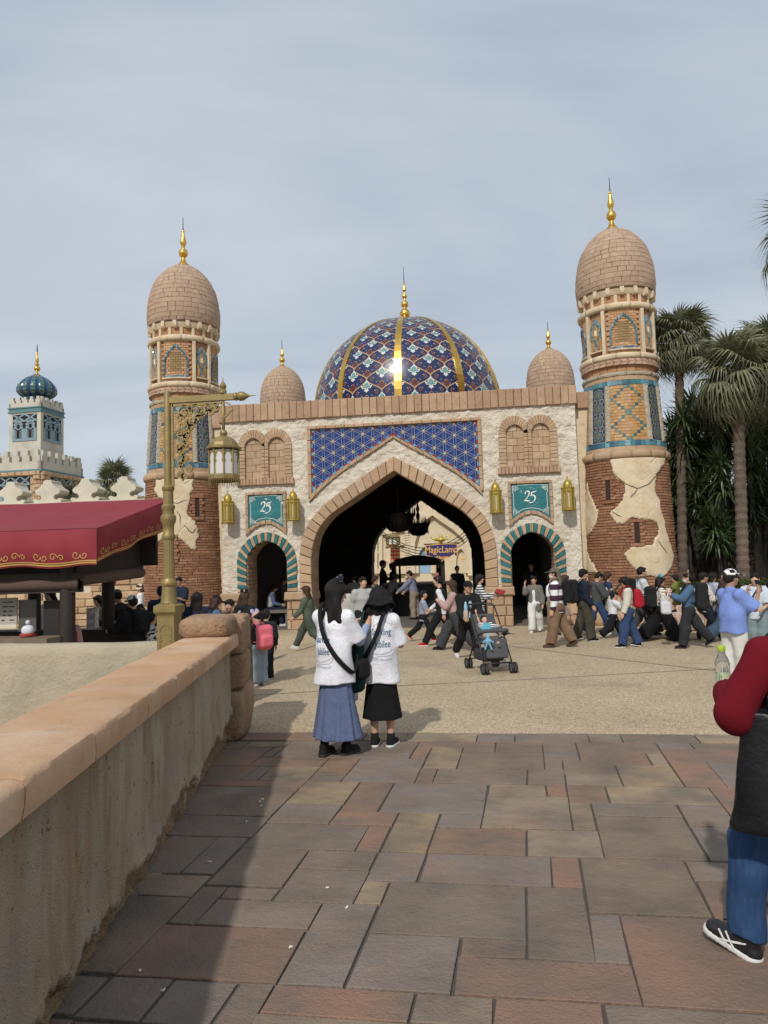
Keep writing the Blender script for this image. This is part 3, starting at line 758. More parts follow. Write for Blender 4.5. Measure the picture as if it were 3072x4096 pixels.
def tower(sx, phi, label, patches, slits, cracks):
    cx = X0+sx*6.11; T = empty('tower', (cx, TY, 0), label=label, cat='tower', group='domed brick towers of the gate')
    cam_a = math.atan2(-cx, TY)
    vis = lambda a: math.cos(a-cam_a)
    b = MB(); b.lathe([(SHR(z)-.02, z) for z in (0, 1, 2, 3, 4.25)], 48); b.build('shaft_core', m_mortar, T, smooth=True)
    # --- brick shaft
    L = []; mp = cyl(SHR); z = .70; row = 0
    pol = [[q for q in (cp_(p, cx) for p in poly) if q] for poly in patches]
    while z < 4.18:
        h = .072; a = random.uniform(0, .3)
        while a < 2*PI:
            w = random.uniform(.26, .46)/SHR(z); a1 = min(a+w, 2*PI); am = (a+a1)/2-PI; z0 = z
            if vis(am) > -.3:
                skip = False
                if not skip:
                    mm = mp; L.append((vis(am), stone_uv([(a-PI, z0), (a1-PI-.010, z0), (a1-PI-.010, z0+h-.012), (a-PI, z0+h-.012)], -.02, random.uniform(.013, .027), .010, mm, 2, .010)))
            a = a1
        z += h; row += 1
    L.sort(key=lambda t: -t[0]); pieces('brick', [q for _, q in L], m_brick, T, 300, 'brick_field')
    # --- slit windows
    for (sa, z0, z1) in slits:
        w = empty('slit_window'); w.parent = T; b = MB(); hw = .055
        P = [(sa-hw, z0), (sa+hw, z0), (sa+hw*.9, z1), (sa-hw*.9, z1)]
        b.add([mp(u, zz_, .031) for u, zz_ in P], [(0, 1, 2, 3)]); b.build('opening', m_slit, w)  # dark panel flush with the bricks, the slit's shade put into colour
        S = []
        for s2 in (1, -1):
            for k in range(6):
                za, zb = lerp(z0, z1, k/6), lerp(z0, z1, (k+1)/6)-.012; ww = .07 if k % 2 else .11
                us = sorted((sa+s2*hw, sa+s2*(hw+ww))); S.append(stone_uv([(us[0], za), (us[1], za), (us[1], zb), (us[0], zb)], -.02, .058, .012, mp, 1, .008))
        for za, zb in ((z0-.09, z0-.012), (z1, z1+.075)): S.append(stone_uv([(sa-.15, za), (sa+.15, za), (sa+.15, zb), (sa-.15, zb)], -.02, .06, .012, mp, 2, .008))
        pieces('surround_brick', S, m_brick, w)
    # --- fallen-away plaster that still covers parts of the shaft
    for poly in pol:
        us = [p[0] for p in poly]; zs_ = [p[1] for p in poly]; st = .022
        nu = int((max(us)-min(us))*1.15/st)+2; nz = int((max(zs_)-min(zs_))/st)+2; V = []; F = []; ok = {}
        def wob(u, zz_): return (u+.05*mnoise.noise(Vector((u*5, zz_*5, 3)))+.02*mnoise.noise(Vector((u*22, zz_*22, 3))), zz_+.05*mnoise.noise(Vector((u*5, zz_*5, 9)))+.02*mnoise.noise(Vector((u*24, zz_*24, 5))))
        def g(i, k): return (min(us)-.06+i*st/1.15, min(zs_)-.06+k*st)
        ins = {}
        for i in range(nu+6):
            for k in range(nz+6): ins[i, k] = inside(wob(*g(i, k)), poly) and .66 < g(i, k)[1] < 4.2
        def vert(i, k):
            if (i, k) not in ok:
                u, zz_ = g(i, k); n_in = sum(ins.get((i+a, k+c), False) for a in (-1, 0, 1) for c in (-1, 0, 1))
                d = (.052 if n_in == 9 else (.036 if n_in > 4 else -.01))+.006*mnoise.noise(Vector((u*7, zz_*7, 0)))
                crack = abs(mnoise.noise(Vector((u*2.3+7, zz_*1.6, 2))))
                if crack < .012: d -= .014
                ok[i, k] = len(V); V.append(mp(u, zz_, d))
            return ok[i, k]
        for i in range(nu+5):
            for k in range(nz+5):
                if sum((ins[i, k], ins[i+1, k], ins[i+1, k+1], ins[i, k+1])) >= 3: F.append((vert(i, k), vert(i+1, k), vert(i+1, k+1), vert(i, k+1)))
        if F: mesh('plaster_patch', V, F, m_plaster, T, smooth=True)
    for poly in cracks:
        pp = [q for q in (cp_(p, cx) for p in poly) if q]
        if len(pp) < 2: continue
        pp = [(u+.02*mnoise.noise(Vector((u*19, zz_*19, 1))), zz_+.02*mnoise.noise(Vector((u*19, zz_*19, 4)))) for u, zz_ in polyline(pp, 26)]; b = MB()
        for q in ribbon(pp, .016, True): b.add([mp(u, zz_, .062) for u, zz_ in q], [(0, 1, 2, 3)])
        b.build('crack', m_slit, T)
    # --- plinth of big rounded blocks
    for zc, rz, R in ((.18, .19, 1.36), (.55, .17, 1.33)): torus_ring(T, 'plinth_block', R, zc, .10, rz, m_sand, 14, noisy=.03, facing=zc, gap=.012)
    b = MB(); b.lathe([(1.40, 0), (1.40, .70), (1.1, .74)], 40); b.build('plinth_core', m_mortar, T, smooth=True)
    # --- roll moulding, bands
    torus_ring(T, 'roll_stone', 1.05, 4.285, .115, .105, m_sand, 14, noisy=.018, facing=phi)
    band = []
    for j in range(12):
        a0 = 2*PI*j/12+.1; band.append(stone_uv([(a0, 4.375), (a0+2*PI/12-.008, 4.375), (a0+2*PI/12-.008, 4.495), (a0, 4.495)], -.1, .025, .008, cyl(1.045), 4, .01))
    pieces('band_stone', band, m_sand, T)
    for (za, zb, n) in ((4.5, 4.64, 52), (6.095, 6.215, 50)):
        tl = []
        for j in range(n):
            a0 = phi+2*PI*j/n
            if vis(a0) < -.3: continue
            tl.append(stone_uv([(a0, za), (a0+2*PI/n*.94, za), (a0+2*PI/n*.94, zb), (a0, zb)], -.03, .022+random.uniform(-.004, .006), .006, cyl(MIDR), 1, .006))
        pieces('glazed_tile', tl, m_band, T)
    b = MB(); b.lathe([(1.06, 4.2), (1.045, 4.5), (MIDR(4.55), 4.55), (MIDR(6.22), 6.22), (.93, 6.3), (.9, 6.33)], 48); b.build('drum_core', m_grout, T, smooth=True)
    # --- mosaic panels, star panels and rough ribs, four of each
    zb0, zb1 = 4.655, 6.085
    mcol = {}
    for r in range(18):
        d_ = abs((r % 9)-4)
        for c in range(10): mcol[r, c] = None
    for r in range(18):
        k = r % 9; off = 4-abs(k-4)
        for c in (4-off, 5+off):
            if 0 <= c < 10: mcol[r, c] = 'b'
        if k in (3, 4, 5): 
            for c in (4, 5): mcol[r, c] = mcol[r, c] or ('p' if (r+c) % 2 else None)
    m_mtl = mat('muted_teal_tiles', cols=[(.05, .15, .16), (.03, .075, .12), (.10, .19, .18), (.04, .12, .12), (.16, .17, .14)], rough=.4, var=.15, coat=.2)
    m_pinkt = mat('pink_tiles', (.46, .27, .18), rough=.4, var=.15)
    for q in range(4):
        ac = phi+q*PI/2
        if vis(ac) > -.25:
            M_ = empty('mosaic_panel'); M_.parent = T; tl = []; aw = math.radians(25.5)
            for r in range(18):
                for c in range(10):
                    a0 = ac-aw+2*aw*c/10; a1 = ac-aw+2*aw*(c+.93)/10; z0 = lerp(zb0, zb1, r/18); z1 = lerp(zb0, zb1, (r+.93)/18)
                    kind = mcol[r, c]; tl.append((*stone_uv([(a0, z0), (a1, z0), (a1, z1), (a0, z1)], -.01, .013, .005, cyl(MIDR), 1, .006), {None: m_ochre, 'b': m_mtl, 'p': m_pinkt}[kind]))
            pieces('mosaic_tile', tl, m_ochre, M_)
        as_ = ac+PI/4
        if vis(as_) > -.3:
            S_ = empty('star_panel'); S_.parent = T; aw = math.radians(10.8); b = MB(); mpp = cyl(MIDR)
            for k in range(4):
                a0 = as_-aw+2*aw*k/4; a1 = as_-aw+2*aw*(k+1)/4
                b.add([mpp(a0, zb0, .004), mpp(a1, zb0, .004), mpp(a1, zb1, .004), mpp(a0, zb1, .004)], [(0, 1, 2, 3)])
            b.build('field', m_star, S_)
            b = MB(); rr = (zb1-zb0)/8
            def pol_(cu, cz, rf, n, off=0.0, ph=0.0): return [mpp(cu+rf(t)*math.sin(2*PI*t/n+ph)/1.0, cz+rf(t)*math.cos(2*PI*t/n+ph)*.98, off) for t in range(n)]
            def disc(cu, cz, rf, n, off, mi, ph=0.0):
                P = pol_(cu, cz, rf, n, off, ph); b.add(P+[mpp(cu, cz, off)], [(i, (i+1) % n, n) for i in range(n)], mi)
            for k in range(4):
                cz = zb0+rr*(2*k+1); s = rr*1.0
                disc(as_, cz, lambda t: s*(.98 if t % 2 == 0 else .74), 16, .007, 1); disc(as_, cz, lambda t: s*(.86 if t % 2 == 0 else .64), 16, .010, 2)
                disc(as_, cz, lambda t: s*(.60 if t % 2 == 0 else .46), 16, .013, 1); disc(as_, cz, lambda t: s*(.54 if t % 2 == 0 else .40), 16, .016, 0)
                disc(as_, cz, lambda t: s*.24, 10, .019, 1); disc(as_, cz, lambda t: s*.17, 10, .022, 3)
            for k in range(5):
                cz = zb0+rr*2*k
                for du in (-.6, 0, .6):
                    if zb0+.03 < cz < zb1-.03:
                        disc(as_+du*aw, cz, lambda t: rr*.34, 6, .008, 1); disc(as_+du*aw, cz, lambda t: rr*.26, 6, .011, 2)
            b.build('star_tiles', [m_startl, m_starln, m_star, m_redt], S_)
        for s2 in (1, -1):
            ar = as_+s2*math.radians(15.2)
            if vis(ar) < -.3: continue
            V = []; F = []; K = 5; nz = 40; aw = math.radians(4.2)
            for i in range(nz+1):
                z = lerp(zb0-.01, zb1+.01, i/nz)
                for k in range(K):
                    u = ar+aw*(k/(K-1)*2-1); e = 1 if 0 < k < K-1 else 0
                    V.append(cyl(MIDR)(u+.008*mnoise.noise(Vector((z*9, k, ar))), z, e*(.055+.02*mnoise.noise(Vector((z*11, k*1.3, ar*5))))))
            for i in range(nz):
                for k in range(K-1): F.append((i*K+k, i*K+k+1, i*K+K+k+1, i*K+K+k))
            mesh('rough_rib', V, F, m_rough, T, smooth=True)
    band = []
    for j in range(10):
        a0 = 2*PI*j/10+.3; band.append(stone_uv([(a0, 6.22), (a0+2*PI/10-.008, 6.22), (a0+2*PI/10-.008, 6.33), (a0, 6.33)], -.1, .02, .008, cyl(.93), 4, .01))
    pieces('band_stone', band, m_sand, T)
    torus_ring(T, 'rope_ring', .90, 6.385, .085, .062, m_rough, 8, noisy=.03, facing=phi, gap=.002, seg=8)
    # --- brown tile course, herringbone course
    tl = []; n = 24
    for j in range(n):
        a0 = 2*PI*j/n
        if vis(a0) > -.3: tl.append(stone_uv([(a0, 6.45), (a0+2*PI/n*.95, 6.45), (a0+2*PI/n*.95, 6.60), (a0, 6.60)], -.05, .01, .006, cyl(.90), 2, .008))
    pieces('brown_tile', tl, m_brown, T)
    b = MB(); b.lathe([(.86, 6.3), (.89, 6.44), (.9, 6.6), (.97, 6.62), (.97, 6.75), (.90, 6.78), (.90, 8.2), (.9, 8.7)], 40); b.build('upper_core', m_brown, T, smooth=True)
    tl = []; n = 34
    for j in range(n):
        a0 = 2*PI*j/n
        if vis(a0) < -.3: continue
        w = 2*PI/n*.90; sk = .07
        for (za, zb, s0, s1) in ((6.605, 6.678, 0, sk), (6.682, 6.755, sk, 0)):
            P = [(a0+s0, za), (a0+w+s0, za), (a0+w+s1, zb), (a0+s1, zb)]; mpp = cyl(.975)
            tl.append(stone([(p[0], p[1]) for p in P], -.03, .022, .006, mpp, .0))
    pieces('herringbone_brick', tl, m_herr, T)
    torus_ring(T, 'ring_stone', .93, 6.845, .105, .085, m_cream, 10, noisy=.006, facing=phi+.4, gap=.001, seg=7)
    torus_ring(T, 'ring_stone', .93, 8.165, .095, .085, m_cream, 10, noisy=.006, facing=phi+.2, gap=.001, seg=7)
    # --- pilasters and arched panels
    mpp = cyl(UPR-.01)
    pil = []
    for q in range(4):
        for off in (-30.5, 30.5):
            a = phi+q*PI/2+math.radians(off)
            if vis(a) > -.3: pil.append(stone_uv([(a-.048, 6.92), (a+.048, 6.92), (a+.048, 8.09), (a-.048, 8.09)], -.02, .075, .012, mpp, 1, .014))
    pieces('pilaster', pil, m_cream, T)
    for q in range(4):
        ac = phi+q*PI/2
        if vis(ac) > -.3:
            P_ = empty('arched_panel'); P_.parent = T; bk = []
            AR = spline([(.355, 7.10), (.355, 7.35), (.345, 7.52), (.29, 7.68), (.16, 7.84), (0, 7.975)], 4); AI = [(x*.86, lerp(7.16, 7.90, (z-7.10)/.875)) for x, z in AR]
            full = both_([(x, z) for x, z in AI])
            for r in range(17):
                z0 = 6.95+r*.067; n_ = 5
                for c in range(-3, 4):
                    u0 = ac+(c-.5+.5*(r % 2))*.155; u1 = u0+.148
                    if u0 < ac-.48 or u1 > ac+.48: continue
                    um = ((u0+u1)/2-ac)*UPR; fill = inside((um, z0+.03), full)
                    ctr = fill and abs(um) < .2 and 7.2 < z0 < 7.72
                    bk.append((*stone_uv([(u0, z0), (u1, z0), (u1, z0+.061), (u0, z0+.061)], -.03, .012 if not fill else -.005, .006, mpp, 1, .006), m_brown2 if ctr else m_ochreb))
            pieces('panel_brick', bk, m_ochreb, P_)
            tl = []; q1, q2 = polyline(AR, 11), polyline(AI, 11)
            for s2 in (1, -1):
                for i in range(11):
                    a, b_, c, d = q2[i], q1[i], q1[i+1], q2[i+1]; t = .06
                    pp = [(lerp(a[0], d[0], t), lerp(a[1], d[1], t)), (lerp(b_[0], c[0], t), lerp(b_[1], c[1], t)), c, d]
                    tl.append((*stone([(ac+s2*x/UPR, z) for x, z in pp], -.02, .035, .006, mpp, .0), m_band))
            for i in range(11):
                u0 = ac-.375+.75*i/11; tl.append((*stone_uv([(u0, 7.045), (u0+.064, 7.045), (u0+.064, 7.095), (u0, 7.095)], -.02, .035, .006, mpp, 1, .005), m_band))
            pieces('edge_tile', tl, m_band, P_)
            b = MB(); b.add(*stone_uv([(ac-.42, 7.0), (ac+.42, 7.0), (ac+.42, 7.04), (ac-.42, 7.04)], -.02, .06, .01, mpp, 6, .008)); b.build('sill', m_cream, P_)
        as_ = ac+PI/4
        if vis(as_) > -.35:
            P_ = empty('niche_panel'); P_.parent = T; b = MB(); hw = .145
            AR = spline([(hw, 7.08), (hw, 7.4), (hw*.97, 7.58), (hw*.75, 7.74), (hw*.4, 7.86), (0, 7.93)], 4)
            F_ = [(as_+x/UPR, z) for x, z in both_(AR)]; n_ = len(F_)
            b.add([mpp(u, z, .012) for u, z in F_]+[mpp(as_, 7.5, .012)], [(i, (i+1) % n_, n_) for i in range(n_)], 0); b.build('backing', m_grout, P_)
            tl = []
            for r in range(24):
                z0 = 7.09+r*.034
                for c in range(8):
                    u0 = as_+(-hw+.03625*c)/UPR; um = -hw+.03625*(c+.5); zm = z0+.016
                    if not inside((um, zm), both_([(x*.93, z) for x, z in AR])): continue
                    lo = abs(abs(um)/(hw)+abs((zm-7.56)/.30)-1); lo2 = abs(abs(um)/hw+abs((zm-7.0)/.26)-1)
                    inn = abs(um)/hw+abs((zm-7.56)/.30) < .38
                    mm = m_band if (lo < .16 or lo2 < .16) else (m_white if inn and abs(um) < .04 else (m_sky if inn else m_ochre))
                    tl.append((*stone_uv([(u0, z0), (u0+.034/UPR, z0), (u0+.034/UPR, z0+.031), (u0, z0+.031)], -.0, .022, .004, mpp, 1, .003), mm))
            pieces('niche_tile', tl, m_ochre, P_)
            tl = []; AO = [(x*1.22, 7.08+(z-7.08)*1.04) for x, z in AR]; q1, q2 = polyline(AO, 8), polyline(AR, 8)
            for s2 in (1, -1):
                for i in range(3, 8):
                    pp = [q2[i], q1[i], q1[i+1], q2[i+1]]; tl.append(stone([(as_+s2*x/UPR, z) for x, z in pp], -.02, .03, .005, mpp, .0))
            pieces('edge_tile', tl, m_band, P_)
            b = MB(); b.add(*stone_uv([(as_-.20, 7.035), (as_+.20, 7.035), (as_+.20, 7.07), (as_-.20, 7.07)], -.02, .06, .01, mpp, 4, .008)); b.build('sill', m_cream, P_)
    # --- corbels and cornice under the dome
    b = MB(); b.lathe([(.89, 8.2), (.89, 8.46), (.93, 8.47), (.97, 8.56), (1.0, 8.66), (.8, 8.72)], 40); b.build('cornice', m_cream, T, auto=True)
    co = []
    for j in range(18):
        a = phi+2*PI*(j+.5)/18
        if vis(a) > -.3: co.append(stone_uv([(a-.045, 8.24), (a+.045, 8.24), (a+.045, 8.46), (a-.045, 8.46)], -.03, .05, .01, cyl(.89), 1, .01))
        a = phi+2*PI*j/18
        if vis(a) > -.3:
            V = []; pr = [(.90, 8.44), (.985, 8.44), (1.015, 8.475), (1.025, 8.53), (1.015, 8.645), (.9, 8.645)]
            for s2 in (-1, 1):
                for r, z in pr: V.append((r*math.sin(a+s2*.05), -r*math.cos(a+s2*.05), z))
            k = len(pr); co.append((V, [tuple(range(k)), tuple(range(2*k-1, k-1, -1))]+[(i, i+1, k+i+1, k+i) for i in range(k-1)]))
    pieces('corbel', co, m_cream, T)
    # --- egg shaped brick dome
    dm = empty('dome'); dm.parent = T
    pf = spline([(.985, 8.615), (1.03, 8.80), (1.04, 9.05), (1.015, 9.36), (.96, 9.64), (.885, 9.88), (.76, 10.11), (.58, 10.33), (.36, 10.50), (.12, 10.60)], 4)
    brick_dome(dm, pf, 17, 30, math.atan2(-TY, -cx))
    b = MB(); b.lathe([(.6, 8.6), (1.0, 8.62), (1.02, 8.66)], 40); b.build('dome_soffit', m_mortar, dm, smooth=True)
    finial(dm, 10.58, FIN_T, .40)
    return T
def both_(h): return [(x, y) for x, y in h]+[(-x, y) for x, y in h[::-1] if abs(x) > 1e-6]
m_ochreb = mat('buff_brick', cols=[(.50, .29, .15), (.46, .26, .13), (.53, .33, .18)], rough=.85, var=.08, c2=(.40, .22, .11), nscale=8, mix=.3, bump=.3)
m_brown2 = mat('olive_brown_brick', (.27, .185, .085), rough=.85, var=.1)
def cp_(p, cx):
    """photo pixel on the shaft -> (bearing, height)"""
    q = on_cyl(p[0], p[1], cx, TY, 1.17)
    if q is None:
        return None
    return (math.atan2(q.x-cx, -(q.y-TY)), q.z)
def z4(x, y): return (2250+x*.4955, 1400+y*.4955)
def z6(x, y): return (540+x*.42194, 1500+y*.42194)
PR = [[z4(375, 870), z4(845, 870), z4(835, 930), z4(800, 950), z4(790, 985), z4(755, 1050), z4(750, 1130), z4(790, 1200), z4(815, 1330), z4(840, 1450), z4(865, 1540), z4(893, 1640), z4(885, 1740), z4(850, 1810), z4(760, 1840), z4(690, 1820),
       z4(600, 1790), z4(510, 1690), z4(495, 1640), z4(550, 1595), z4(650, 1580), z4(720, 1565), z4(770, 1490), z4(780, 1430), z4(740, 1385), z4(640, 1355), z4(560, 1360), z4(500, 1395), z4(430, 1405), z4(385, 1360), z4(385, 1300), z4(440, 1260), z4(480, 1220), z4(500, 1150), z4(495, 1080), z4(420, 1030), z4(400, 970), z4(375, 910)],
      [z4(180, 1050), z4(200, 1090), z4(235, 1200), z4(270, 1270), z4(278, 1340), z4(265, 1420), z4(220, 1490), z4(185, 1510)],
      [z4(195, 1600), z4(220, 1680), z4(270, 1760), z4(300, 1800), z4(205, 1800)]]
CR = [[z4(410, 1000), z4(500, 1075), z4(610, 1118), z4(700, 1080), z4(760, 1010), z4(838, 938)], [z4(612, 1118), z4(575, 1160), z4(545, 1195)], [z4(762, 1530), z4(800, 1590), z4(838, 1640)], [z4(400, 1300), z4(450, 1335), z4(480, 1345)]]
CL = [[z6(260, 1190), z6(400, 1215), z6(500, 1180)], [z6(460, 1420), z6(540, 1500), z6(590, 1440)], [z6(400, 1290), z6(430, 1350), z6(425, 1420)]]
PL = [[z6(190, 985), z6(570, 985), z6(550, 1080), z6(520, 1170), z6(495, 1260), z6(510, 1340), z6(575, 1380), z6(605, 1450), z6(600, 1540), z6(580, 1600), z6(570, 1660), z6(520, 1650), z6(480, 1600), z6(400, 1540), z6(330, 1530), z6(240, 1560), z6(180, 1600), z6(135, 1580), z6(140, 1520), z6(200, 1440), z6(260, 1350), z6(270, 1180), z6(200, 1160), z6(170, 1090)]]
def slit(p0, p1, cx):
    a = cp_(p0, cx); b = cp_(p1, cx); return ((a[0]+b[0])/2, min(a[1], b[1]), max(a[1], b[1]))
cxr, cxl = X0+6.11, X0-6.11
tower(1, math.radians(-2), 'brick tower with egg dome and peeling plaster, right of the archway beside the palms', PR, [slit(z4(360, 1050), z4(365, 1210), cxr), slit(z4(600, 1390), z4(605, 1555), cxr)], CR)
tower(-1, math.radians(8), 'brick tower with egg dome and peeling plaster, left of the archway behind the lamp post', PL, [slit(z6(593, 1165), z6(595, 1340), cxl), slit(z6(345, 1540), z6(350, 1750), cxl)], CL)
# ------------------------------------------------------------------ wall lanterns
m_goldp = mat('gold_paint', (.44, .32, .06), (.32, .23, .05), rough=.42, metal=.55, nscale=14, mix=.4)
m_frost = mat('frosted_glass', (.60, .58, .55), rough=.5)
def wall_lantern(x, z0, label):
    T = empty('wall_lantern', (X0+x, YF-.30, z0), label=label, cat='lantern', group='gilded lanterns on the gatehouse wall')
    n = 8; R = .155
    b = MB()
    for k in range(n):
        a = 2*PI*k/n+PI/8; x_, y_ = R*math.cos(a), R*math.sin(a)
        b.tube([(x_, y_, .05), (x_, y_, .60)], .017, 5); b.tube([(x_, y_, .60), (x_, y_, .68)], [.02, .003], 5)
        a2 = a+PI/n; r2 = R*math.cos(PI/n)
        w = R*math.sin(PI/n)
        for s2 in (-1, 1):
            for zz0, zz1 in ((.08, .52),):
                px, py = r2*math.cos(a2)-s2*math.sin(a2)*w*.55, r2*math.sin(a2)+s2*math.cos(a2)*w*.55
                b.box((px, py, (zz0+zz1)/2), (.014, .036, zz1-zz0), rz=a2)
        b.box((r2*math.cos(a2), r2*math.sin(a2), .545), (.014, 2*w, .09), rz=a2); b.box((r2*math.cos(a2), r2*math.sin(a2), .065), (.014, 2*w, .05), rz=a2)
    b.lathe([(R+.03, .03), (R+.03, .05), (R, .06)], 8, a0=PI/8, a1=2*PI+PI/8); b.lathe([(R+.02, .585), (R+.025, .61), (R-.02, .62)], 8, a0=PI/8, a1=2*PI+PI/8)
    b.build('frame', m_goldp, T)
    b = MB(); b.lathe([(R-.025, .06), (R-.025, .60)], 8, a0=PI/8, a1=2*PI+PI/8, cap=True); b.build('glass', m_frost, T)
    b = MB(); b.lathe([(.11, .61), (.115, .66), (.105, .72), (.075, .78), (.03, .82), (.012, .84), (.012, .86)]+ball(.022, .88, 4)+[(.006, .905), (.004, .96)], 16); b.build('cupola', m_goldp, T, smooth=True)
    b = MB()
    for k in range(24):
        a = 2*PI*k/24; r = R+.012; l = .05+.03*(k % 2)
        b.tube([(r*math.cos(a), r*math.sin(a), .035), (r*math.cos(a), r*math.sin(a), .035-l)], [.007, .002], 4)
    b.build('fringe', m_goldp, T)
    b = MB(); b.box((0, .22, .30), (.05, .20, .06)); b.box((0, .31, .30), (.12, .03, .3)); b.build('bracket', m_goldp, T)
for x, t in ((-4.54, 'gilded lantern on the stucco, nearest the left tower'), (-2.72, 'gilded lantern between the left number panel and the main arch'), (2.66, 'gilded lantern between the main arch and the right number panel'), (4.49, 'gilded lantern on the stucco, nearest the right tower')):
    wall_lantern(x, 2.90, t)
# ------------------------------------------------------------------ inside the passage
m_silh = mat('silhouette_metal', (.022, .020, .018), rough=.5, metal=.5)  # near-black tone paints the chandeliers as backlit silhouettes
def chandelier(x, y, z, s, label):
    T = empty('chandelier', (X0+x, YF+y, z), label=label, cat='chandelier', group='chandeliers hanging in the passage')
    b = MB(); b.lathe([(.05, 0), (.30, .05), (.45, .22), (.52, .5), (.56, .52), (.56, .60), (.4, .62)], 20); 
    for k in range(28):
        a = 2*PI*k/28; b.tube([(.56*math.cos(a), .56*math.sin(a), .58), (.56*math.cos(a), .56*math.sin(a), .82)], [.02, .004], 4)
        b.tube([(.48*math.cos(a), .48*math.sin(a), .26), (.48*math.cos(a), .48*math.sin(a), .10)], [.015, .004], 4)
    for k in range(20):
        a = 2*PI*(k+.5)/20; b.tube([(.38*math.cos(a), .38*math.sin(a), .60), (.38*math.cos(a), .38*math.sin(a), .95)], [.018, .004], 4)
    b.v = [(p[0]*s, p[1]*s, p[2]*s) for p in b.v]; b.build('basket', m_silh, T)
    b = MB(); b.lathe([(.03*s, .6*s), (.06*s, .8*s), (.1*s, 1.0*s), (.05*s, 1.15*s), (.09*s, 1.3*s), (.04*s, 1.5*s), (.02, 1.6*s), (.02, 5.55-z)], 10); b.build('stem', m_silh, T, smooth=True)
q = on_y(1595, 2130, YF+3.2); chandelier(q.x-X0, 3.2, q.z, .95, 'big black chandelier nearest the front of the archway')
q = on_y(1674, 2145, YF+6.5); chandelier(q.x-X0, 6.5, q.z, .75, 'smaller black chandelier hanging deeper in the passage')
# ------------------------------------------------------------------ ground
def d_(x, y): return (x*1.8517, y*1.8517)
def smooth01(t): t = max(0, min(1, t)); return t*t*(3-2*t)
YBORD = on_z(2100, 2930).y
def ground_z(x, y): return -.30*smooth01((-3.4-x)/1.6)*smooth01((y-YBORD-.2)/1.0)*smooth01((17.6-y)/1.2)
m_aggr = None
def aggregate():
    m = mat('exposed_aggregate', (.50, .395, .26), (.42, .325, .21), rough=.95, nscale=.7, mix=.4, bump=.5, bscale=60, bdist=.012, stain=((.25, .20, .14), .55, .5))
    t = m.node_tree; N = t.nodes; Lk = t.links.new; b = N['Principled BSDF']; src = b.inputs['Base Color'].links[0].from_socket
    v = N.new('ShaderNodeTexVoronoi'); v.inputs['Scale'].default_value = 62; tc = [n for n in N if n.type == 'TEX_COORD'][0]; Lk(tc.outputs['Object'], v.inputs['Vector'])
    sp = N.new('ShaderNodeSeparateColor'); Lk(v.outputs['Color'], sp.inputs[0])
    mr = N.new('ShaderNodeMapRange'); Lk(sp.outputs[0], mr.inputs[0]); mr.inputs[3].default_value = .74; mr.inputs[4].default_value = 1.28
    vd = N.new('ShaderNodeMapRange'); Lk(v.outputs['Distance'], vd.inputs[0]); vd.inputs[1].default_value = .25; vd.inputs[2].default_value = .75; vd.inputs[3].default_value = 1.1; vd.inputs[4].default_value = .66
    mu = N.new('ShaderNodeMath'); mu.operation = 'MULTIPLY'; Lk(mr.outputs[0], mu.inputs[0]); Lk(vd.outputs[0], mu.inputs[1])
    mc = N.new('ShaderNodeVectorMath'); mc.operation = 'SCALE'; Lk(src, mc.inputs[0]); Lk(mu.outputs[0], mc.inputs['Scale']); Lk(mc.outputs[0], b.inputs['Base Color'])
    return m
m_aggr = aggregate()
xs = [-400, -120, -60, -30, -20]+[-14+.5*i for i in range(29)]+[2, 5, 10, 20, 30, 60, 120, 400]; ys = [-60, -10, 0, 4]+[YBORD-.3, YBORD]+[YBORD+.5*i for i in range(1, 24)]+[22, 30, 45, 70, 120, 300, 900]
V = [(x, y, ground_z(x, y)-(.05 if y < YBORD else 0)) for y in ys for x in xs]; nx = len(xs)
F = [(k*nx+i, k*nx+i+1, (k+1)*nx+i+1, (k+1)*nx+i) for k in range(len(ys)-1) for i in range(nx-1)]
ground = tag(mesh('plaza_ground', V, F, m_aggr, smooth=True), kind='structure')
m_joint = mat('joint_filler', (.10, .085, .065), rough=.95)
def ground_line(pts, w):
    P = [on_z(*p) for p in pts]; pp = [(p.x, p.y) for p in P]; pp = polyline(pp, 30)
    pp = [(x+.012*mnoise.noise(Vector((x*3, y*3, 1))), y+.015*mnoise.noise(Vector((x*3, y*3, 5)))) for x, y in pp]; b = MB()
    for q in ribbon(pp, w): b.add([(x, y, .004) for x, y in q], [(0, 1, 2, 3)])
    b.build('expansion_joint', m_joint, ground)
ground_line([(1020, 2782), (1620, 2742), (2120, 2718), (3300, 2650)], .018); ground_line([(1900, 2568), (2560, 2649), (3072, 2708)], .022)
ground_line([(1000, 2640), (1700, 2600), (2300, 2560)], .014); ground_line([(1010, 2568), (1480, 2555)], .012)
# ------------------------------------------------------------------ stone paving, slab by slab
m_slab = mat('slate_slab', cols=[(0.263, 0.195, 0.138), (0.284, 0.184, 0.126), (0.227, 0.178, 0.138), (0.325, 0.24, 0.149), (0.263, 0.161, 0.114), (0.243, 0.188, 0.146), (0.33, 0.248, 0.159), (0.217, 0.17, 0.134), (0.279, 0.158, 0.108), (0.273, 0.212, 0.149), (0.207, 0.168, 0.143)],
             c2=(.160, .126, .100), nscale=2.3, mix=.5, rough=.82, var=.12, bump=.8, bscale=70, bscale2=9, bdist=.012, stain=((.29, .175, .115), 1.6, .5), spec=.35, speck=((.42, .38, .32), 160, .35))
m_bed = mat('paving_bed', (.085, .072, .060), rough=.95)
bed = tag(mesh('paving', [(-5, -4, -.012), (9, -4, -.012), (9, YBORD, -.012), (-5, YBORD, -.012)], [(0, 1, 2, 3)], m_bed), kind='structure')
g1 = lambda x, y: (600+x*1100/1659, 2900+y*1100/1659); g2 = lambda x, y: (1600+x*1472/1659, 2900+y*1472/1659)
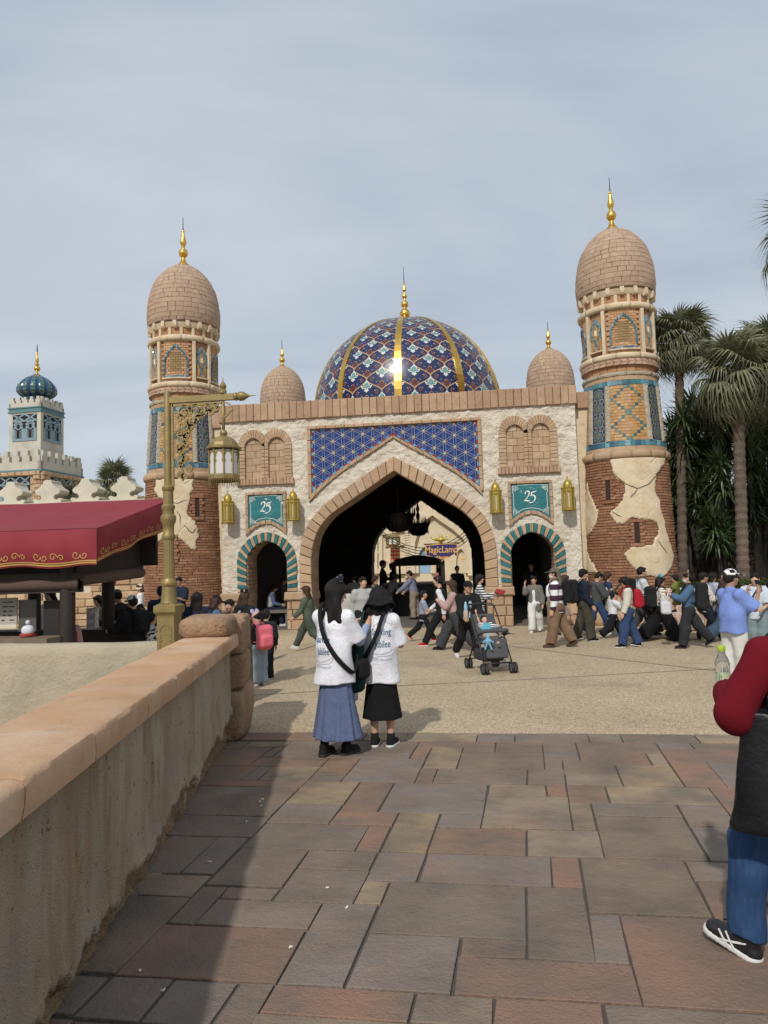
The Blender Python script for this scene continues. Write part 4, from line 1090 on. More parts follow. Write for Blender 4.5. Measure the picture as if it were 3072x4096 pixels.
g3 = lambda x, y: (300+x*1400/1659, 3400+y*1400/1659); g4 = lambda x, y: (1500+x*1572/1659, 3400+y*1572/1659)
UA, VA = math.radians(-1.1), math.radians(-94.1)
U = np.array([math.cos(UA), math.sin(UA)]); VV = np.array([math.cos(VA), math.sin(VA)]); MI = np.linalg.inv(np.array([U, VV]).T)
def uv(p): q = on_z(*p); return MI@np.array([q.x, q.y])
SL = []
def S(g, *r):
    for (x0, y0, x1, y1) in r: SL.append((uv(g(x0, y0)), uv(g(x1, y1))))
def S2(a, b): SL.append((uv(a), uv(b)))
S(g1, (540, 46, 797, 95), (862, 46, 1005, 97), (1050, 46, 1290, 97), (1345, 46, 1540, 97))
S(g2, (42, 36, 345, 75), (350, 36, 525, 75), (525, 36, 850, 75), (838, 36, 990, 75), (972, 36, 1350, 76), (1315, 36, 1760, 77))
S(g2, (92, 76, 425, 100), (430, 76, 640, 118), (640, 78, 798, 155), (780, 78, 1165, 124), (145, 100, 262, 190), (280, 100, 428, 118), (275, 118, 645, 193), (650, 155, 728, 195), (724, 157, 985, 220), (800, 124, 1135, 180), (1095, 124, 1210, 182),
  (965, 180, 1290, 275), (738, 220, 1010, 272), (572, 195, 740, 268), (175, 193, 570, 265), (100, 190, 155, 258), (75, 100, 112, 148))
S(g1, (1258, 197, 1597, 343), (1205, 97, 1580, 173), (1290, 173, 1580, 197), (1095, 190, 1190, 302), (1000, 302, 1180, 335))
S(g1, (965, 338, 1175, 475), (1270, 345, 1400, 518), (820, 475, 1090, 600), (1165, 517, 1475, 608), (700, 590, 1250, 752), (1330, 608, 1395, 757))
S2(g1(1480, 347), g2(383, 393)); S2(g1(1510, 525), g2(125, 573))
S(g2, (188, 396, 368, 463), (175, 463, 575, 592), (400, 265, 662, 318), (662, 268, 752, 320), (400, 318, 778, 472), (583, 470, 930, 598), (772, 348, 885, 475), (750, 272, 950, 348), (930, 275, 1450, 358), (865, 352, 1280, 420), (890, 418, 1420, 613),
  (1255, 360, 1535, 457), (1330, 457, 1640, 622), (1395, 280, 1760, 457), (1148, 78, 1320, 107), (1298, 78, 1700, 107), (1180, 107, 1740, 165), (1215, 165, 1470, 278), (1385, 167, 1800, 280), (1560, 457, 1950, 622))
S2(g1(550, 737), g3(945, 178)); S(g1, (955, 750, 1315, 872)); S(g3, (1060, 82, 1312, 250)); S2(g1(1385, 763), g3(1612, 153))
S(g4, (215, 15, 755, 160), (750, 32, 880, 163), (860, 37, 1462, 297), (1320, 50, 1600, 140), (1375, 142, 1680, 300), (60, 140, 640, 385), (637, 163, 940, 475), (910, 277, 1095, 487), (1050, 290, 1860, 700), (355, 377, 645, 460), (345, 443, 1132, 655), (1620, 50, 1990, 290))
S(g3, (1375, 147, 1428, 262), (715, 170, 912, 235), (605, 165, 548, 343), (675, 223, 1083, 373), (430, 340, 945, 620), (1160, 252, 1275, 652)); S2(g3(1390, 398), g4(328, 608))
S(g1, (400, 97, 545, 150), (615, 97, 800, 133), (862, 97, 1088, 203), (385, 150, 575, 250), (695, 155, 735, 202), (640, 203, 1042, 255), (545, 133, 640, 203), (800, 133, 760, 155), (340, 252, 505, 367), (655, 255, 648, 340), (740, 257, 935, 343), (510, 340, 905, 372), (290, 368, 378, 550), (585, 372, 730, 555), (205, 550, 612, 675), (150, 668, 195, 885), (410, 677, 385, 890))
S(g3, (385, 103, 545, 212), (320, 210, 175, 568), (150, 570, 270, 840), (475, 598, 640, 840), (770, 620, 820, 840), (935, 632, 1565, 860)); S(g4, (170, 612, 482, 770), (485, 638, 992, 780), (985, 665, 1800, 800), (1640, 720, 2400, 860))
R4 = np.array([[a[0], a[1], b[0], b[1]] for a, b in SL])
for _ in range(2):
    for cols in ((0, 2), (1, 3)):
        vals = sorted(set(np.concatenate([R4[:, cols[0]], R4[:, cols[1]]]).tolist())); cl = []; cur = [vals[0]]
        for v in vals[1:]:
            if v-cur[-1] < .035 and v-cur[0] < .10: cur.append(v)
            else: cl.append(cur); cur = [v]
        cl.append(cur); mp_ = {v: sum(c)/len(c) for c in cl for v in c}
        for c in cols: R4[:, c] = [mp_[v] for v in R4[:, c]]
k = 0; pl_ = []
def slab(u0, v0, u1, v1):
    j = lambda: random.uniform(-.006, .006); g = .0055
    u0, u1 = min(u0, u1), max(u0, u1); v0, v1 = min(v0, v1), max(v0, v1)
    if u1-u0 < .04 or v1-v0 < .04: return
    gv = .010; poly = [(u0+g+j(), v1-gv+j()), (u1-g+j(), v1-gv+j()), (u1-g+j(), v0+gv+j()), (u0+g+j(), v0+gv+j())]
    h = random.uniform(-.0015, .0025)
    mp_ = lambda u, v, d: (u*U[0]+v*VV[0], u*U[1]+v*VV[1], d)
    pl_.append(stone(poly, -.03, h, .0028, mp_, .0006))
for r in R4: slab(*r)
Rs = np.stack([np.minimum(R4[:, 0], R4[:, 2]), np.minimum(R4[:, 1], R4[:, 3]), np.maximum(R4[:, 0], R4[:, 2]), np.maximum(R4[:, 1], R4[:, 3])], 1)
gu0, gv0 = Rs[:, 0].min(), Rs[:, 1].min(); cs = .03; NU = int((Rs[:, 2].max()-gu0)/cs); NVv = int((Rs[:, 3].max()-gv0)/cs); cov = np.zeros((NU, NVv), bool)
for r in Rs: cov[max(0, int(round((r[0]-gu0)/cs))):int(round((r[2]-gu0)/cs)), max(0, int(round((r[1]-gv0)/cs))):int(round((r[3]-gv0)/cs))] = True
for i in range(NU):
    for k in range(NVv):
        if cov[i, k]: continue
        w = 0
        while i+w < NU and not cov[i+w, k] and w < 34: w += 1
        h = 1
        while k+h < NVv and h < 22 and not cov[i:i+w, k+h].any(): h += 1
        cov[i:i+w, k:k+h] = True
        if w*cs > .07 and h*cs > .07: slab(gu0+i*cs, gv0+k*cs, gu0+(i+w)*cs, gv0+(k+h)*cs)
umax = R4[:, [0, 2]].max(); vmax = R4[:, [1, 3]].max(); vmin = R4[:, [1, 3]].min()
v = vmax+.0
while v < vmax+2.2:
    h = random.uniform(.35, .6); u = -2.4
    while u < 5.5:
        w = random.uniform(.4, 1.1); slab(u, v, u+w, v+h); u += w
    v += h
v = vmin
while v < vmax:
    h = random.uniform(.3, .6); u = umax+.0
    while u < umax+2.5:
        w = random.uniform(.4, 1.0); slab(u, v, u+w, min(v+h, vmax)); u += w
    v += h
pieces('paving_slab', pl_, m_slab, bed)
m_crumb = mat('popcorn_white', (.75, .70, .58), rough=.9)
kq = 0; CRL = [t+' of popcorn on the stone paving' for t in ('largest crumb by the wall shadow', 'middle crumb of the trio by the wall shadow', 'farthest crumb of the trio by the wall shadow', 'lone crumb just inside the wall shadow', 'crumb in the middle of the sunlit slabs', 'crumb on the joint left of the centre', 'nearest crumb in the wall shadow', 'crumb on the dark joint beside the wall', 'small crumb right of the middle one', 'tiny crumb at the shadow edge')]
for (x, y) in (g1(668, 493), g1(660, 467), g1(678, 452), g1(583, 588), g3(1197, 187), g3(1026, 468), g3(420, 669), g3(309, 577), g3(1288, 279), g3(637, 60)):
    q = on_z(x, y); b = MB()
    for _ in range(4):
        s = random.uniform(.0035, .006); c = (random.uniform(-.008, .008), random.uniform(-.008, .008), s*.9); b.lathe(ball(s, 0, 4), 6, c)
    tag(b.build('popcorn', m_crumb, None, True, loc=(q.x, q.y, .003)), CRL[kq], 'popcorn', 'crumbs on the paving'); kq += 1
# ------------------------------------------------------------------ bridge parapet wall on the left
m_ochrew = mat('weathered_render', (.72, .59, .43), (.60, .46, .29), rough=.95, nscale=1.6, mix=.45, bump=1.0, bscale=24, bscale2=110, bdist=.02, speck=((.15, .10, .06), 26, .8), streak=((.42, .235, .085), 4.2, .5, .85), stain=((.46, .40, .34), 2.0, .55))
m_cop = mat('peach_coping', cols=[(.53, .345, .215), (.56, .39, .26), (.50, .31, .19), (.54, .37, .24)], c2=(.46, .26, .125), nscale=2.2, mix=.5, rough=.9, var=.06, bump=.45, bscale=40, bdist=.01, stain=((.30, .20, .14), 5, .45))
wx = lambda y: -1.82-.192*(y-3.70)
wdir = Vector((-.192, 1, 0)).normalized(); wnor = Vector((wdir.y, -wdir.x, 0))
bw_ = empty('parapet_wall', (wx(3.7), 3.7, 0), label='ochre rendered parapet wall with sloping peach stone coping beside the paving', cat='wall')
def W_(s, n, z): p = wdir*s+wnor*n; return (p.x, p.y, z)
s0, s1 = -4.2, 3.42
V = []; F = []; ers = []; st = .02; ns = int((s1-s0)/st); nz = 48
for i in range(ns+1):
    s = lerp(s0, s1, i/ns); er = .14+.10*mnoise.noise(Vector((s*1.3, 0, 4)))+.09*mnoise.noise(Vector((s*5, 0, 8)))+.05*mnoise.noise(Vector((s*17, 0, 8)))
    er += .10*smooth01((s-1.2)/2); ers.append(er)
    for k in range(nz+1):
        z = .95*k/nz; o = -.03+.016*mnoise.noise(Vector((s*2, z*2, 0)))+.008*mnoise.noise(Vector((s*9, z*5, 2)))
        t = smooth01((z-er)/.035); o += lerp(-.055+.04*mnoise.noise(Vector((s*8, z*9, 6)))+.02*mnoise.noise(Vector((s*25, z*25, 6))), .012*math.exp(-((z-er-.04)/.04)**2), t)
        pit = mnoise.noise(Vector((s*16, z*3.2, 12)))
        if pit > .44: o -= .04*(pit-.44)/.25
        V.append(W_(s, o, z))
for i in range(ns):
    for k in range(nz): q = i*(nz+1)+k; F.append((q, q+nz+1, q+nz+2, q+1))
m_expo = mat('exposed_rubble', (.44, .29, .15), (.30, .19, .10), rough=1, nscale=5, mix=.5, bump=1.0, bscale=18, bscale2=50, bdist=.03, stain=((.12, .085, .06), 6, .7))
zc_ = np.array(V).reshape(ns+1, nz+1, 3); lowm = [1 if k*.95/nz < ers[i]-.01 else 0 for i in range(ns) for k in range(nz)]
mesh('render', V, F, [m_ochrew, m_expo], bw_, smooth=True, idx=lowm)
b = MB()
for (a, c) in ((s0, s1),): b.add([W_(a, -.42, -.6), W_(c, -.42, -.6), W_(c, -.42, .97), W_(a, -.42, .97), W_(a, -.1, .97), W_(c, -.1, .97), W_(c, -.1, -.1), W_(a, -.1, -.1)], [(0, 1, 2, 3), (2, 3, 4, 5), (4, 5, 6, 7), (1, 2, 5, 6)])
b.build('core', m_ochrew, bw_)
jp = [on_z(x, y, 1.08) for x, y in ((103, 3113), (409, 2914), (580, 2775), (695, 2702), (774, 2655), (832, 2609))]
js = sorted((Vector((p.x, p.y, 0))-Vector((wx(3.7), 3.7, 0))).dot(wdir) for p in jp); js = [-4.2, -3.2, js[0]-.75]+js+[3.42]
for a, c in zip(js, js[1:]):
    V = []; F = []; n_ = 14; prof = [(.03, .945), (.046, .952), (.050, 1.0), (.048, 1.055), (.036, 1.072), (.005, 1.082), (-.22, 1.086), (-.40, 1.083), (-.445, 1.068), (-.455, .945)]
    P_ = len(prof)
    for i in range(n_+1):
        s = lerp(a+.006, c-.006, i/n_); e = min(i, n_-i); pinch = .003 if e == 0 else 0
        for k, (n, z) in enumerate(prof):
            w = .010*mnoise.noise(Vector((s*4, n*6, z*6)))+.006*mnoise.noise(Vector((s*13, n*12, z*11)))
            V.append(W_(s, n+w-pinch, z+w*.6-pinch))
    for i in range(n_):
        for k in range(P_-1): q = i*P_+k; F.append((q, q+P_, q+P_+1, q+1))
    F.append(tuple(range(P_))); F.append(tuple(n_*P_+k for k in range(P_-1, -1, -1)))
    mesh('coping_stone', V, F, m_cop, bw_, auto=True)
m_rock = mat('boulder_stone', cols=[(.40, .27, .17), (.44, .295, .18), (.36, .235, .145), (.45, .27, .14)], c2=(.30, .175, .095), nscale=3, mix=.5, rough=.95, var=.08, bump=.9, bscale=22, bscale2=6, bdist=.03, stain=((.22, .15, .10), 5, .6))
def boulder(c, d, rz, seed, sq=.5, amp=.05, n=9):
    """rounded block: superellipsoid grid with noise. returns verts, faces in parent space"""
    V = []; F = []; M_ = 2*n
    for i in range(n+1):
        t = -PI/2+PI*i/n
        for j in range(M_):
            p = 2*PI*j/M_; f = lambda v: math.copysign(abs(v)**sq, v)
            x, y, z = f(math.cos(t))*f(math.cos(p)), f(math.cos(t))*f(math.sin(p)), f(math.sin(t))
            k = 1+amp*1.6*mnoise.noise(Vector((x*1.6+seed, y*1.6, z*1.6)))+amp*.7*mnoise.noise(Vector((x*5+seed, y*5, z*5)))
            x, y, z = x*d[0]/2*k, y*d[1]/2*k, z*d[2]/2*k
            V.append((c[0]+x*math.cos(rz)-y*math.sin(rz), c[1]+x*math.sin(rz)+y*math.cos(rz), c[2]+z))
    for i in range(n):
        for j in range(M_): F.append((i*M_+j, i*M_+(j+1) % M_, (i+1)*M_+(j+1) % M_, (i+1)*M_+j))
    return V, F
wa = math.atan2(wdir.y, wdir.x)
pe = Vector((wx(3.7), 3.7, 0))+wdir*3.42
pil = empty('end_pillar', (pe.x, pe.y, 0), rz=wa, label='pillar of stacked rounded boulders at the end of the parapet wall', cat='pillar')
for i, (c, d) in enumerate([((.38, .18, .25), (.82, .56, .52)), ((.18, .17, .68), (.40, .55, .35)), ((.59, .18, .68), (.38, .53, .34)), ((.13, .18, 1.03), (.30, .55, .35)), ((.43, .17, 1.05), (.28, .53, .38)), ((.70, .18, 1.01), (.23, .50, .31))]):
    v, f = boulder(c, d, random.uniform(-.04, .04), i*7.3, .24, .06, 14); mesh('boulder', v, f, m_rock, pil, smooth=True)
v, f = boulder((-.18, .22, 1.17), (.62, .50, .22), 0, 91, .5, .06); mesh('cap_boulder', v, f, m_rock, pil, smooth=True)
b = MB(); b.box((.38, .18, .55), (.66, .40, 1.1)); b.build('rubble_core', m_mortar, pil)
W2Y = 8.75
zt0 = on_y(*d_(5, 1398), W2Y).z; zt1 = on_y(*d_(400, 1383), W2Y).z; zt = (zt0+zt1)/2
m_creamw = mat('cream_render', (.42, .36, .26), (.33, .285, .21), rough=.95, nscale=1.5, mix=.5, bump=.7, bscale=25, bscale2=8, bdist=.02, stain=((.40, .35, .27), 2.2, .6))
lw = empty('low_wall', (-7, W2Y, 0), label='low cream rendered wall with rounded top behind the parapet, in front of the stall', cat='wall')
V = []; F = []; prof = [(-.04, -.6), (-.02, 0), (0, zt-.16), (.012, zt-.06), (.06, zt-.012), (.16, zt), (.28, zt-.02), (.34, zt-.1), (.34, -.6)]; n_ = 120
for i in range(n_+1):
    x = lerp(-5, 4.05, i/n_)
    for k, (y, z) in enumerate(prof):
        w = .014*mnoise.noise(Vector((x*3, y*3, z*3)))+.006*mnoise.noise(Vector((x*12, k, 0))); V.append((x, y+w+.10*smooth01((x-2)/2), z+w*.6))
for i in range(n_):
    for k in range(len(prof)-1): q = i*len(prof)+k; F.append((q, q+len(prof), q+len(prof)+1, q+1))
mesh('render', V, F, m_creamw, lw, smooth=True)
# ------------------------------------------------------------------ lamp post
LY = 8.15
def lz(px, py): return on_y(*d_(px, py), LY).z
lb = on_y(*d_(366, 1390), LY); LX = lb.x
post = empty('lamp_post', (LX, LY, -.3), label='brass lamp post with scrollwork arm and hanging lantern by the low wall', cat='lamp post')
oz = .3
zz_ = [lz(366, y)+oz for y in (1400, 1308, 1300, 1280, 1262, 1100, 1075, 1060, 1050, 1045, 845)]
b = MB(); hb = .118
b.lathe([(hb*1.36, 0), (hb*1.36, .16), (hb*1.26, .2), (hb*1.26, zz_[1]-.14), (hb*1.30, zz_[1]-.11), (hb*1.62, zz_[1]-.07), (hb*1.62, zz_[1]+.0), (.12, zz_[1]+.03)], 4, a0=PI/4, a1=2*PI+PI/4); b.build('base_box', m_brass, post)
for yy in (-.178,):
    b = MB(); zc = zz_[1]-.46
    arc = [(-.075, zc-.22), (.075, zc-.22), (.075, zc+.08), (.055, zc+.10), (.075, zc+.15), (.06, zc+.21), (0, zc+.25), (-.06, zc+.21), (-.075, zc+.15), (-.055, zc+.10), (-.075, zc+.08)]
    for q in ribbon(arc, .014, closed=True): b.prism(q, -.100, -.112, lambda x, z, y: (x, y, z))
    for sx in (-1, 1):
        for z in (zc-.19, zc-.05, zc+.06): b.lathe(ball(.012, 0, 4), 6, (sx*.05, -.108, z))
    b.build('panel_trim', m_brass, post)
zs1 = zz_[1]+.03
prof = [(.125, zs1), (.115, zs1+.04), (.10, zs1+.16), (.098, zs1+.19), (.115, zs1+.21), (.115, zs1+.25), (.088, zs1+.29)]
zf1 = lz(366, 1145)+oz; zf2 = lz(366, 1068)+oz
b = MB(); prof = [(r*.80, z) for r, z in prof]; b.lathe(prof, 20); b.lathe([(r*.76, z) for r, z in [(.085, zf1-.12), (.10, zf1-.10), (.10, zf1-.06), (.085, zf1-.04), (.088, zf1+.06), (.115, zf1+.10), (.12, zf1+.14), (.115, zf1+.17), (.09, zf1+.19), (.09, zf1+.24), (.105, zf1+.26), (.105, zf1+.29), (.08, zf1+.31)]], 20); b.build('collar', m_brass, post, auto=True)
def fluted(z0, z1, r0, r1, name):
    V = []; F = []; n_ = 48
    for k, z in ((0, z0), (1, z1)):
        for j in range(n_):
            a = 2*PI*j/n_; r = lerp(r0, r1, k)*(1-.10*(.5+.5*math.cos(a*14))**2); V.append((r*math.cos(a), r*math.sin(a), z))
    for j in range(n_): F.append((j, (j+1) % n_, n_+(j+1) % n_, n_+j))
    mesh(name, V, F, m_brass, post, smooth=True)
fluted(zs1+.26, zf1-.11, .068, .064, 'fluted_shaft'); zcap = lz(366, 1058)+oz
fluted(zf1+.30, zcap, .062, .060, 'fluted_shaft')
ztop = lz(358, 846)+oz
b = MB(); b.lathe([(.06, zcap-.02), (.074, zcap), (.074, zcap+.03), (.058, zcap+.05), (.046, zcap+.06), (.042, ztop-.02), (.038, ztop), (0, ztop)], 20); b.build('upper_pole', m_brass, post, auto=True)
za = lz(420, 862)+oz; AE = on_y(*d_(505, 862), LY).x-LX
b = MB(); b.box((AE/2+.02, 0, za), (AE-.02, .055, .075)); b.lathe([(.0, 0), (.035, 0), (.05, .02), (.05, .04), (.04, .05), (.058, .08), (.055, .12), (.03, .16), (.008, .20), (.004, .27)], 12)
k0 = 8; b.v[k0:] = [(AE+p[2], p[1], za+p[0]) for p in b.v[k0:]]
LXn = on_y(*d_(482, 862), LY).x-LX
b.lathe([(.045, 0), (.045, .03), (.03, .05), (.045, .09), (.03, .12), (.006, .15), (.004, .2)], 10, (LXn, 0, za+.045)); b.build('arm', m_brass, post, auto=True)
b = MB(); zb_ = za-.05; th = .012
def scr(pts, w=.02, m=None):
    for q in ribbon(pts, w): b.prism([(x, z) for x, z in q], -th, th, lambda x, z, y: (x, y, z))
zlow = lz(380, 1050)+oz; BH = zb_-zlow; BW = LXn-.02
scr([(.062, zb_), (.062, zlow)], .03); scr([(.062, zb_-.015), (BW, zb_-.015)], .03)
edge = []
for t in range(0, 61):
    f = t/60; base = (lerp(BW*.95, .16, f**.9), lerp(zb_-.06, zlow+.05, f**1.15)); edge.append((base[0]-.13*math.sin(PI*f)*1.15, base[1]+.13*math.sin(PI*f)*1.15))
ed2 = []
for i in range(len(edge)-1): ed2.append((edge[i][0]+.035*abs(math.sin(i*PI/8.6)), edge[i][1]-.035*abs(math.sin(i*PI/8.6))))
scr(ed2, .026)
for (cx_, cz_, r_, a_, tn, s_) in ((.19, .10, .085, 0, 1.5, 1), (.34, .09, .075, PI, 1.5, -1), (.18, .27, .08, PI/2, 1.5, -1), (.16, .44, .065, 0, 1.4, 1), (.15, .60, .055, PI, 1.4, -1), (.48, .075, .055, 0, 1.3, 1), (.29, .22, .06, PI, 1.4, 1), (.15, .74, .05, 0, 1.3, 1), (.58, .06, .04, PI, 1.3, -1), (.24, .80, .05, PI/2, 1.3, -1), (.14, .87, .04, PI/2, 1.3, 1), (.36, .19, .04, 0, 1.2, 1), (.22, .38, .045, PI, 1.2, 1), (.27, .10, .05, PI, 1.2, -1), (.14, .18, .05, 0, 1.2, 1), (.42, .12, .05, PI/2, 1.3, 1), (.13, .36, .05, PI, 1.3, -1), (.13, .52, .045, 0, 1.3, -1), (.20, .66, .045, PI, 1.3, 1), (.52, .12, .035, 0, 1.2, -1), (.19, .88, .04, 0, 1.3, -1), (.28, .30, .04, 0, 1.2, 1), (.21, .50, .04, PI/2, 1.2, 1)):
    scr(spiral(cx_*BW/.66+.01, zb_-cz_*BH/1.0, r_, a_, tn, 18, s_), .021)
scr([(BW+.02, zb_), (BW+.10, zb_-.04), (BW+.13, zb_-.10), (BW+.06, zb_-.17), (BW+.02, zb_-.2)], .02)
b.build('scroll_bracket', m_brass, post)
zt_ = lz(485, 941)+oz
b = MB(); b.tube([(LXn, 0, za), (LXn, 0, zt_+.0)], .020, 8); b.lathe(ball(.045, 0, 6), 12, (LXn, 0, zt_+.03)); b.build('hanger', m_brass, post, smooth=True)
zl0 = lz(485, 1040)+oz; Hh = zt_-zl0; Rl = .185; N8 = 10
b = MB(); b.lathe([(.0, Hh*1.0), (.05, Hh*.99), (.12, Hh*.93), (.168, Hh*.83), (.185, Hh*.76), (.216, Hh*.735), (.216, Hh*.70), (.19, Hh*.68)], N8, (LXn, 0, zl0)); b.build('lantern_roof', m_brass, post)
b = MB(); b.lathe([(.168, .05), (.173, Hh*.66)], N8, (LXn, 0, zl0), cap=True); b.build('lantern_glass', m_frost, post)
b = MB()
for k in range(N8):
    a = 2*PI*k/N8; x, y = 0.179*math.cos(a), 0.179*math.sin(a); b.tube([(LXn+x, y, zl0+.04), (LXn+x*1.02, y*1.02, zl0+Hh*.68)], .009, 5)
    a2 = a+PI/N8; w = 0.179*math.sin(PI/N8); r2 = 0.179*math.cos(PI/N8)
    P = [(-w, .66), (w, .66), (w, .36), (w*.55, .42), (w*.8, .50), (w*.5, .59), (0, .63), (-w*.5, .59), (-w*.8, .50), (-w*.55, .42), (-w, .36)]
    tr = lambda u, z, y=0: (LXn+r2*math.cos(a2)-math.sin(a2)*u, r2*math.sin(a2)+math.cos(a2)*u, zl0+z*Hh)
    b.add([tr(u, z) for u, z in P[:1]+P[6:]], [tuple(range(6))]); b.add([tr(u, z) for u, z in P[1:7]], [tuple(range(6))])
b.lathe([(.172, .0), (.19, .02), (.19, .06), (.176, .08)], N8, (LXn, 0, zl0))
for k in range(40):
    a = 2*PI*k/40; b.tube([(LXn+.186*math.cos(a), .186*math.sin(a), zl0+.02), (LXn+.186*math.cos(a), .186*math.sin(a), zl0-.03-.02*(k % 3))], [.006, .002], 4)
b.build('lantern_cage', m_brass, post)
# ------------------------------------------------------------------ courtyard seen through the passage
def z7(x, y): return (1180+x*.4943, 1600+y*.4943)
m_court = mat('courtyard_stone', (.62, .53, .38), (.54, .45, .31), rough=.9, nscale=1.2, mix=.4, bump=.3, bscale=8, stain=((.44, .35, .24), 1.5, .5))
CY = 43.0
def cp2(x, y, Y=CY): q = on_y(*z7(x, y), Y); return (q.x, q.z)
cw = empty('courtyard_building', (0, CY, 0), label='pale courtyard building with arch mouldings seen through the archway', cat='building')
x0, _ = cp2(560, 1300); x1, _ = cp2(1560, 1300)
b = MB(); b.box(((x0+x1)/2-2, 1.0, 4.5), (x1-x0+12, 2, 9)); b.build('wall', m_court, cw)
def cline(pts, w, dpt, name='moulding', m=m_court, closed=False):
    b = MB(); P = [cp2(*p) for p in pts]
    for q in ribbon(P, w, closed=closed): b.prism(q, .02, -dpt, lambda x, z, y: (x, y, z))
    return b.build(name, m, cw)
cline([(945, 1400), (945, 1150), (975, 1050), (1040, 950), (1115, 905), (1200, 960), (1290, 1020), (1390, 1110), (1430, 1250), (1430, 1420)], .45, .35, 'arch_moulding')
cline(spline([(985, 1400), (985, 1260), (1010, 1200), (1055, 1170), (1100, 1200), (1120, 1270), (1120, 1400)], 4), .28, .25, 'arch_moulding')
cline(spline([(1285, 1400), (1290, 1260), (1315, 1200), (1355, 1190), (1385, 1230), (1398, 1300), (1398, 1400)], 4), .28, .25, 'arch_moulding')
m_dkwin = mat('shaded_opening', (.10, .085, .065), rough=.9); m_skyw = mat('sky_blue_infill', (.25, .40, .55), rough=.7)  # pale blue infill stands in for open sky seen through the arch
for pts, m in (([(1000, 1400), (1000, 1270), (1020, 1220), (1055, 1190), (1090, 1220), (1105, 1270), (1105, 1400)], m_skyw), ([(1305, 1400), (1305, 1270), (1325, 1220), (1352, 1212), (1375, 1250), (1382, 1400)], m_court), ([(930, 1430), (930, 1320), (1440, 1320), (1440, 1430)], None)):
    if m is None: continue
    P = [cp2(*p) for p in pts]; b = MB(); b.prism(P, .05, -.03, lambda x, z, y: (x, y, z)); b.build('arch_infill', m, cw)
for x in (655, 695, 760, 905): cline([(x, 1440), (x, 1000 if x > 700 else 1080)], .22, .16, 'pilaster')
cline([(640, 1240), (700, 1225), (700, 1250)], .2, .1); cline([(600, 1385), (930, 1385)], .3, .3, 'string_course'); cline([(600, 1100), (930, 1040)], .2, .2, 'string_course')
b = MB()
P0 = cp2(928, 1440); P1 = cp2(928, 1000); n = 22
for k in range(n): b.lathe([(.16, 0), (.2, .03), (.2, (P1[1]-P0[1])/n-.05), (.16, (P1[1]-P0[1])/n-.02)], 8, (P0[0], -.2, lerp(P0[1], P1[1], k/n)))
b.build('drum_column', m_court, cw, smooth=True)
BY = 40.0
def cpb(x, y): q = on_y(*z7(x, y), BY); return (q.x, q.z)
bx, bz = cpb(810, 1195); bn = empty('hanging_banner', (bx, BY, bz), label='narrow red patterned banner on a rod behind the archway', cat='banner')
m_redc = mat('red_cloth', (.40, .035, .03), rough=.9); m_yel = mat('yellow_print', (.60, .42, .12), rough=.9); m_blp = mat('blue_print', (.08, .17, .35), rough=.9)
b = MB(); hw = (cpb(848, 1195)[0]-cpb(772, 1195)[0])/2; hh = bz-cpb(810, 1345)[1]
b.box((0, 0, -hh/2), (2*hw, .04, hh), 0)
for r in range(5):
    for c in range(-1, 2):
        x, z = c*hw*.66, -hh*(r+.5)/5
        b.add([(x+hw*.26*math.cos(k*PI/4), -.03, z+hw*.26*math.sin(k*PI/4)) for k in range(8)], [tuple(range(8))], 1)
        b.add([(x+hw*.14*math.cos(k*PI/2), -.04, z+hw*.14*math.sin(k*PI/2)) for k in range(4)], [tuple(range(4))], 2)
b.build('cloth', [m_redc, m_yel, m_blp], bn)
b = MB(); b.tube([(-hw*1.7, 0, .05), (hw*1.7, 0, .05)], .05, 6); b.lathe(ball(.1, 0, 5), 8, (-hw*1.7, 0, .05)); b.lathe(ball(.1, 0, 5), 8, (hw*1.7, 0, .05)); b.build('rod', m_brass, bn)
lx, lz0 = cpb(805, 1195); ln = empty('courtyard_lantern', (lx, BY-.6, lz0), label='brass lantern with white glass above the red banner behind the archway', cat='lantern')
hL = cpb(805, 1085)[1]-lz0
b = MB(); b.lathe([(.05, 0), (.3, .12*hL), (.42, .2*hL), (.36, .24*hL)], 10); b.lathe([(.38, .7*hL), (.45, .74*hL), (.35, .85*hL), (.2, .95*hL), (.04, 1.0*hL), (.04, 1.25*hL)], 10)
for k in range(8): a = k*PI/4; b.tube([(.36*math.cos(a), .36*math.sin(a), .2*hL), (.36*math.cos(a), .36*math.sin(a), .72*hL)], .04, 4)
b.build('frame', m_brass, ln)
b = MB(); b.lathe([(.32, .2*hL), (.32, .72*hL)], 10, cap=True); b.build('glass', mat('white_glass', (.8, .78, .72), rough=.4), ln)
SY = 36.0
def cps(x, y): q = on_y(*z7(x, y), SY); return (q.x, q.z)
sx_, sz_ = cps(1186, 1235); sg = empty('theatre_sign', (sx_, SY, sz_), label='navy banner sign with gold lettering and a gold lamp on top', cat='sign')
m_sign = mat('sign_navy', (.028, .016, .12), rough=.6); m_gl = mat('sign_gold', (.70, .40, .11), rough=.5); m_or = mat('sign_orange', (.62, .26, .06), rough=.5); m_lampg = mat('lamp_gold', (.58, .44, .09), rough=.35, metal=.6)
R_ = lambda x, y: (cps(x, y)[0]-sx_, cps(x, y)[1]-sz_)
out = [R_(*p) for p in ((1060, 1178), (1120, 1172), (1186, 1165), (1250, 1163), (1312, 1166), (1313, 1265), (1285, 1250), (1250, 1272), (1215, 1280), (1186, 1307), (1155, 1285), (1120, 1280), (1090, 1265), (1062, 1258))]
b = MB(); b.prism(out, .06, -.06, lambda x, z, y: (x, y, z)); b.build('board', m_sign, sg)
b = MB()
for q in ribbon(out, .045, closed=True): b.prism(q, -.055, -.075, lambda x, z, y: (x, y, z))
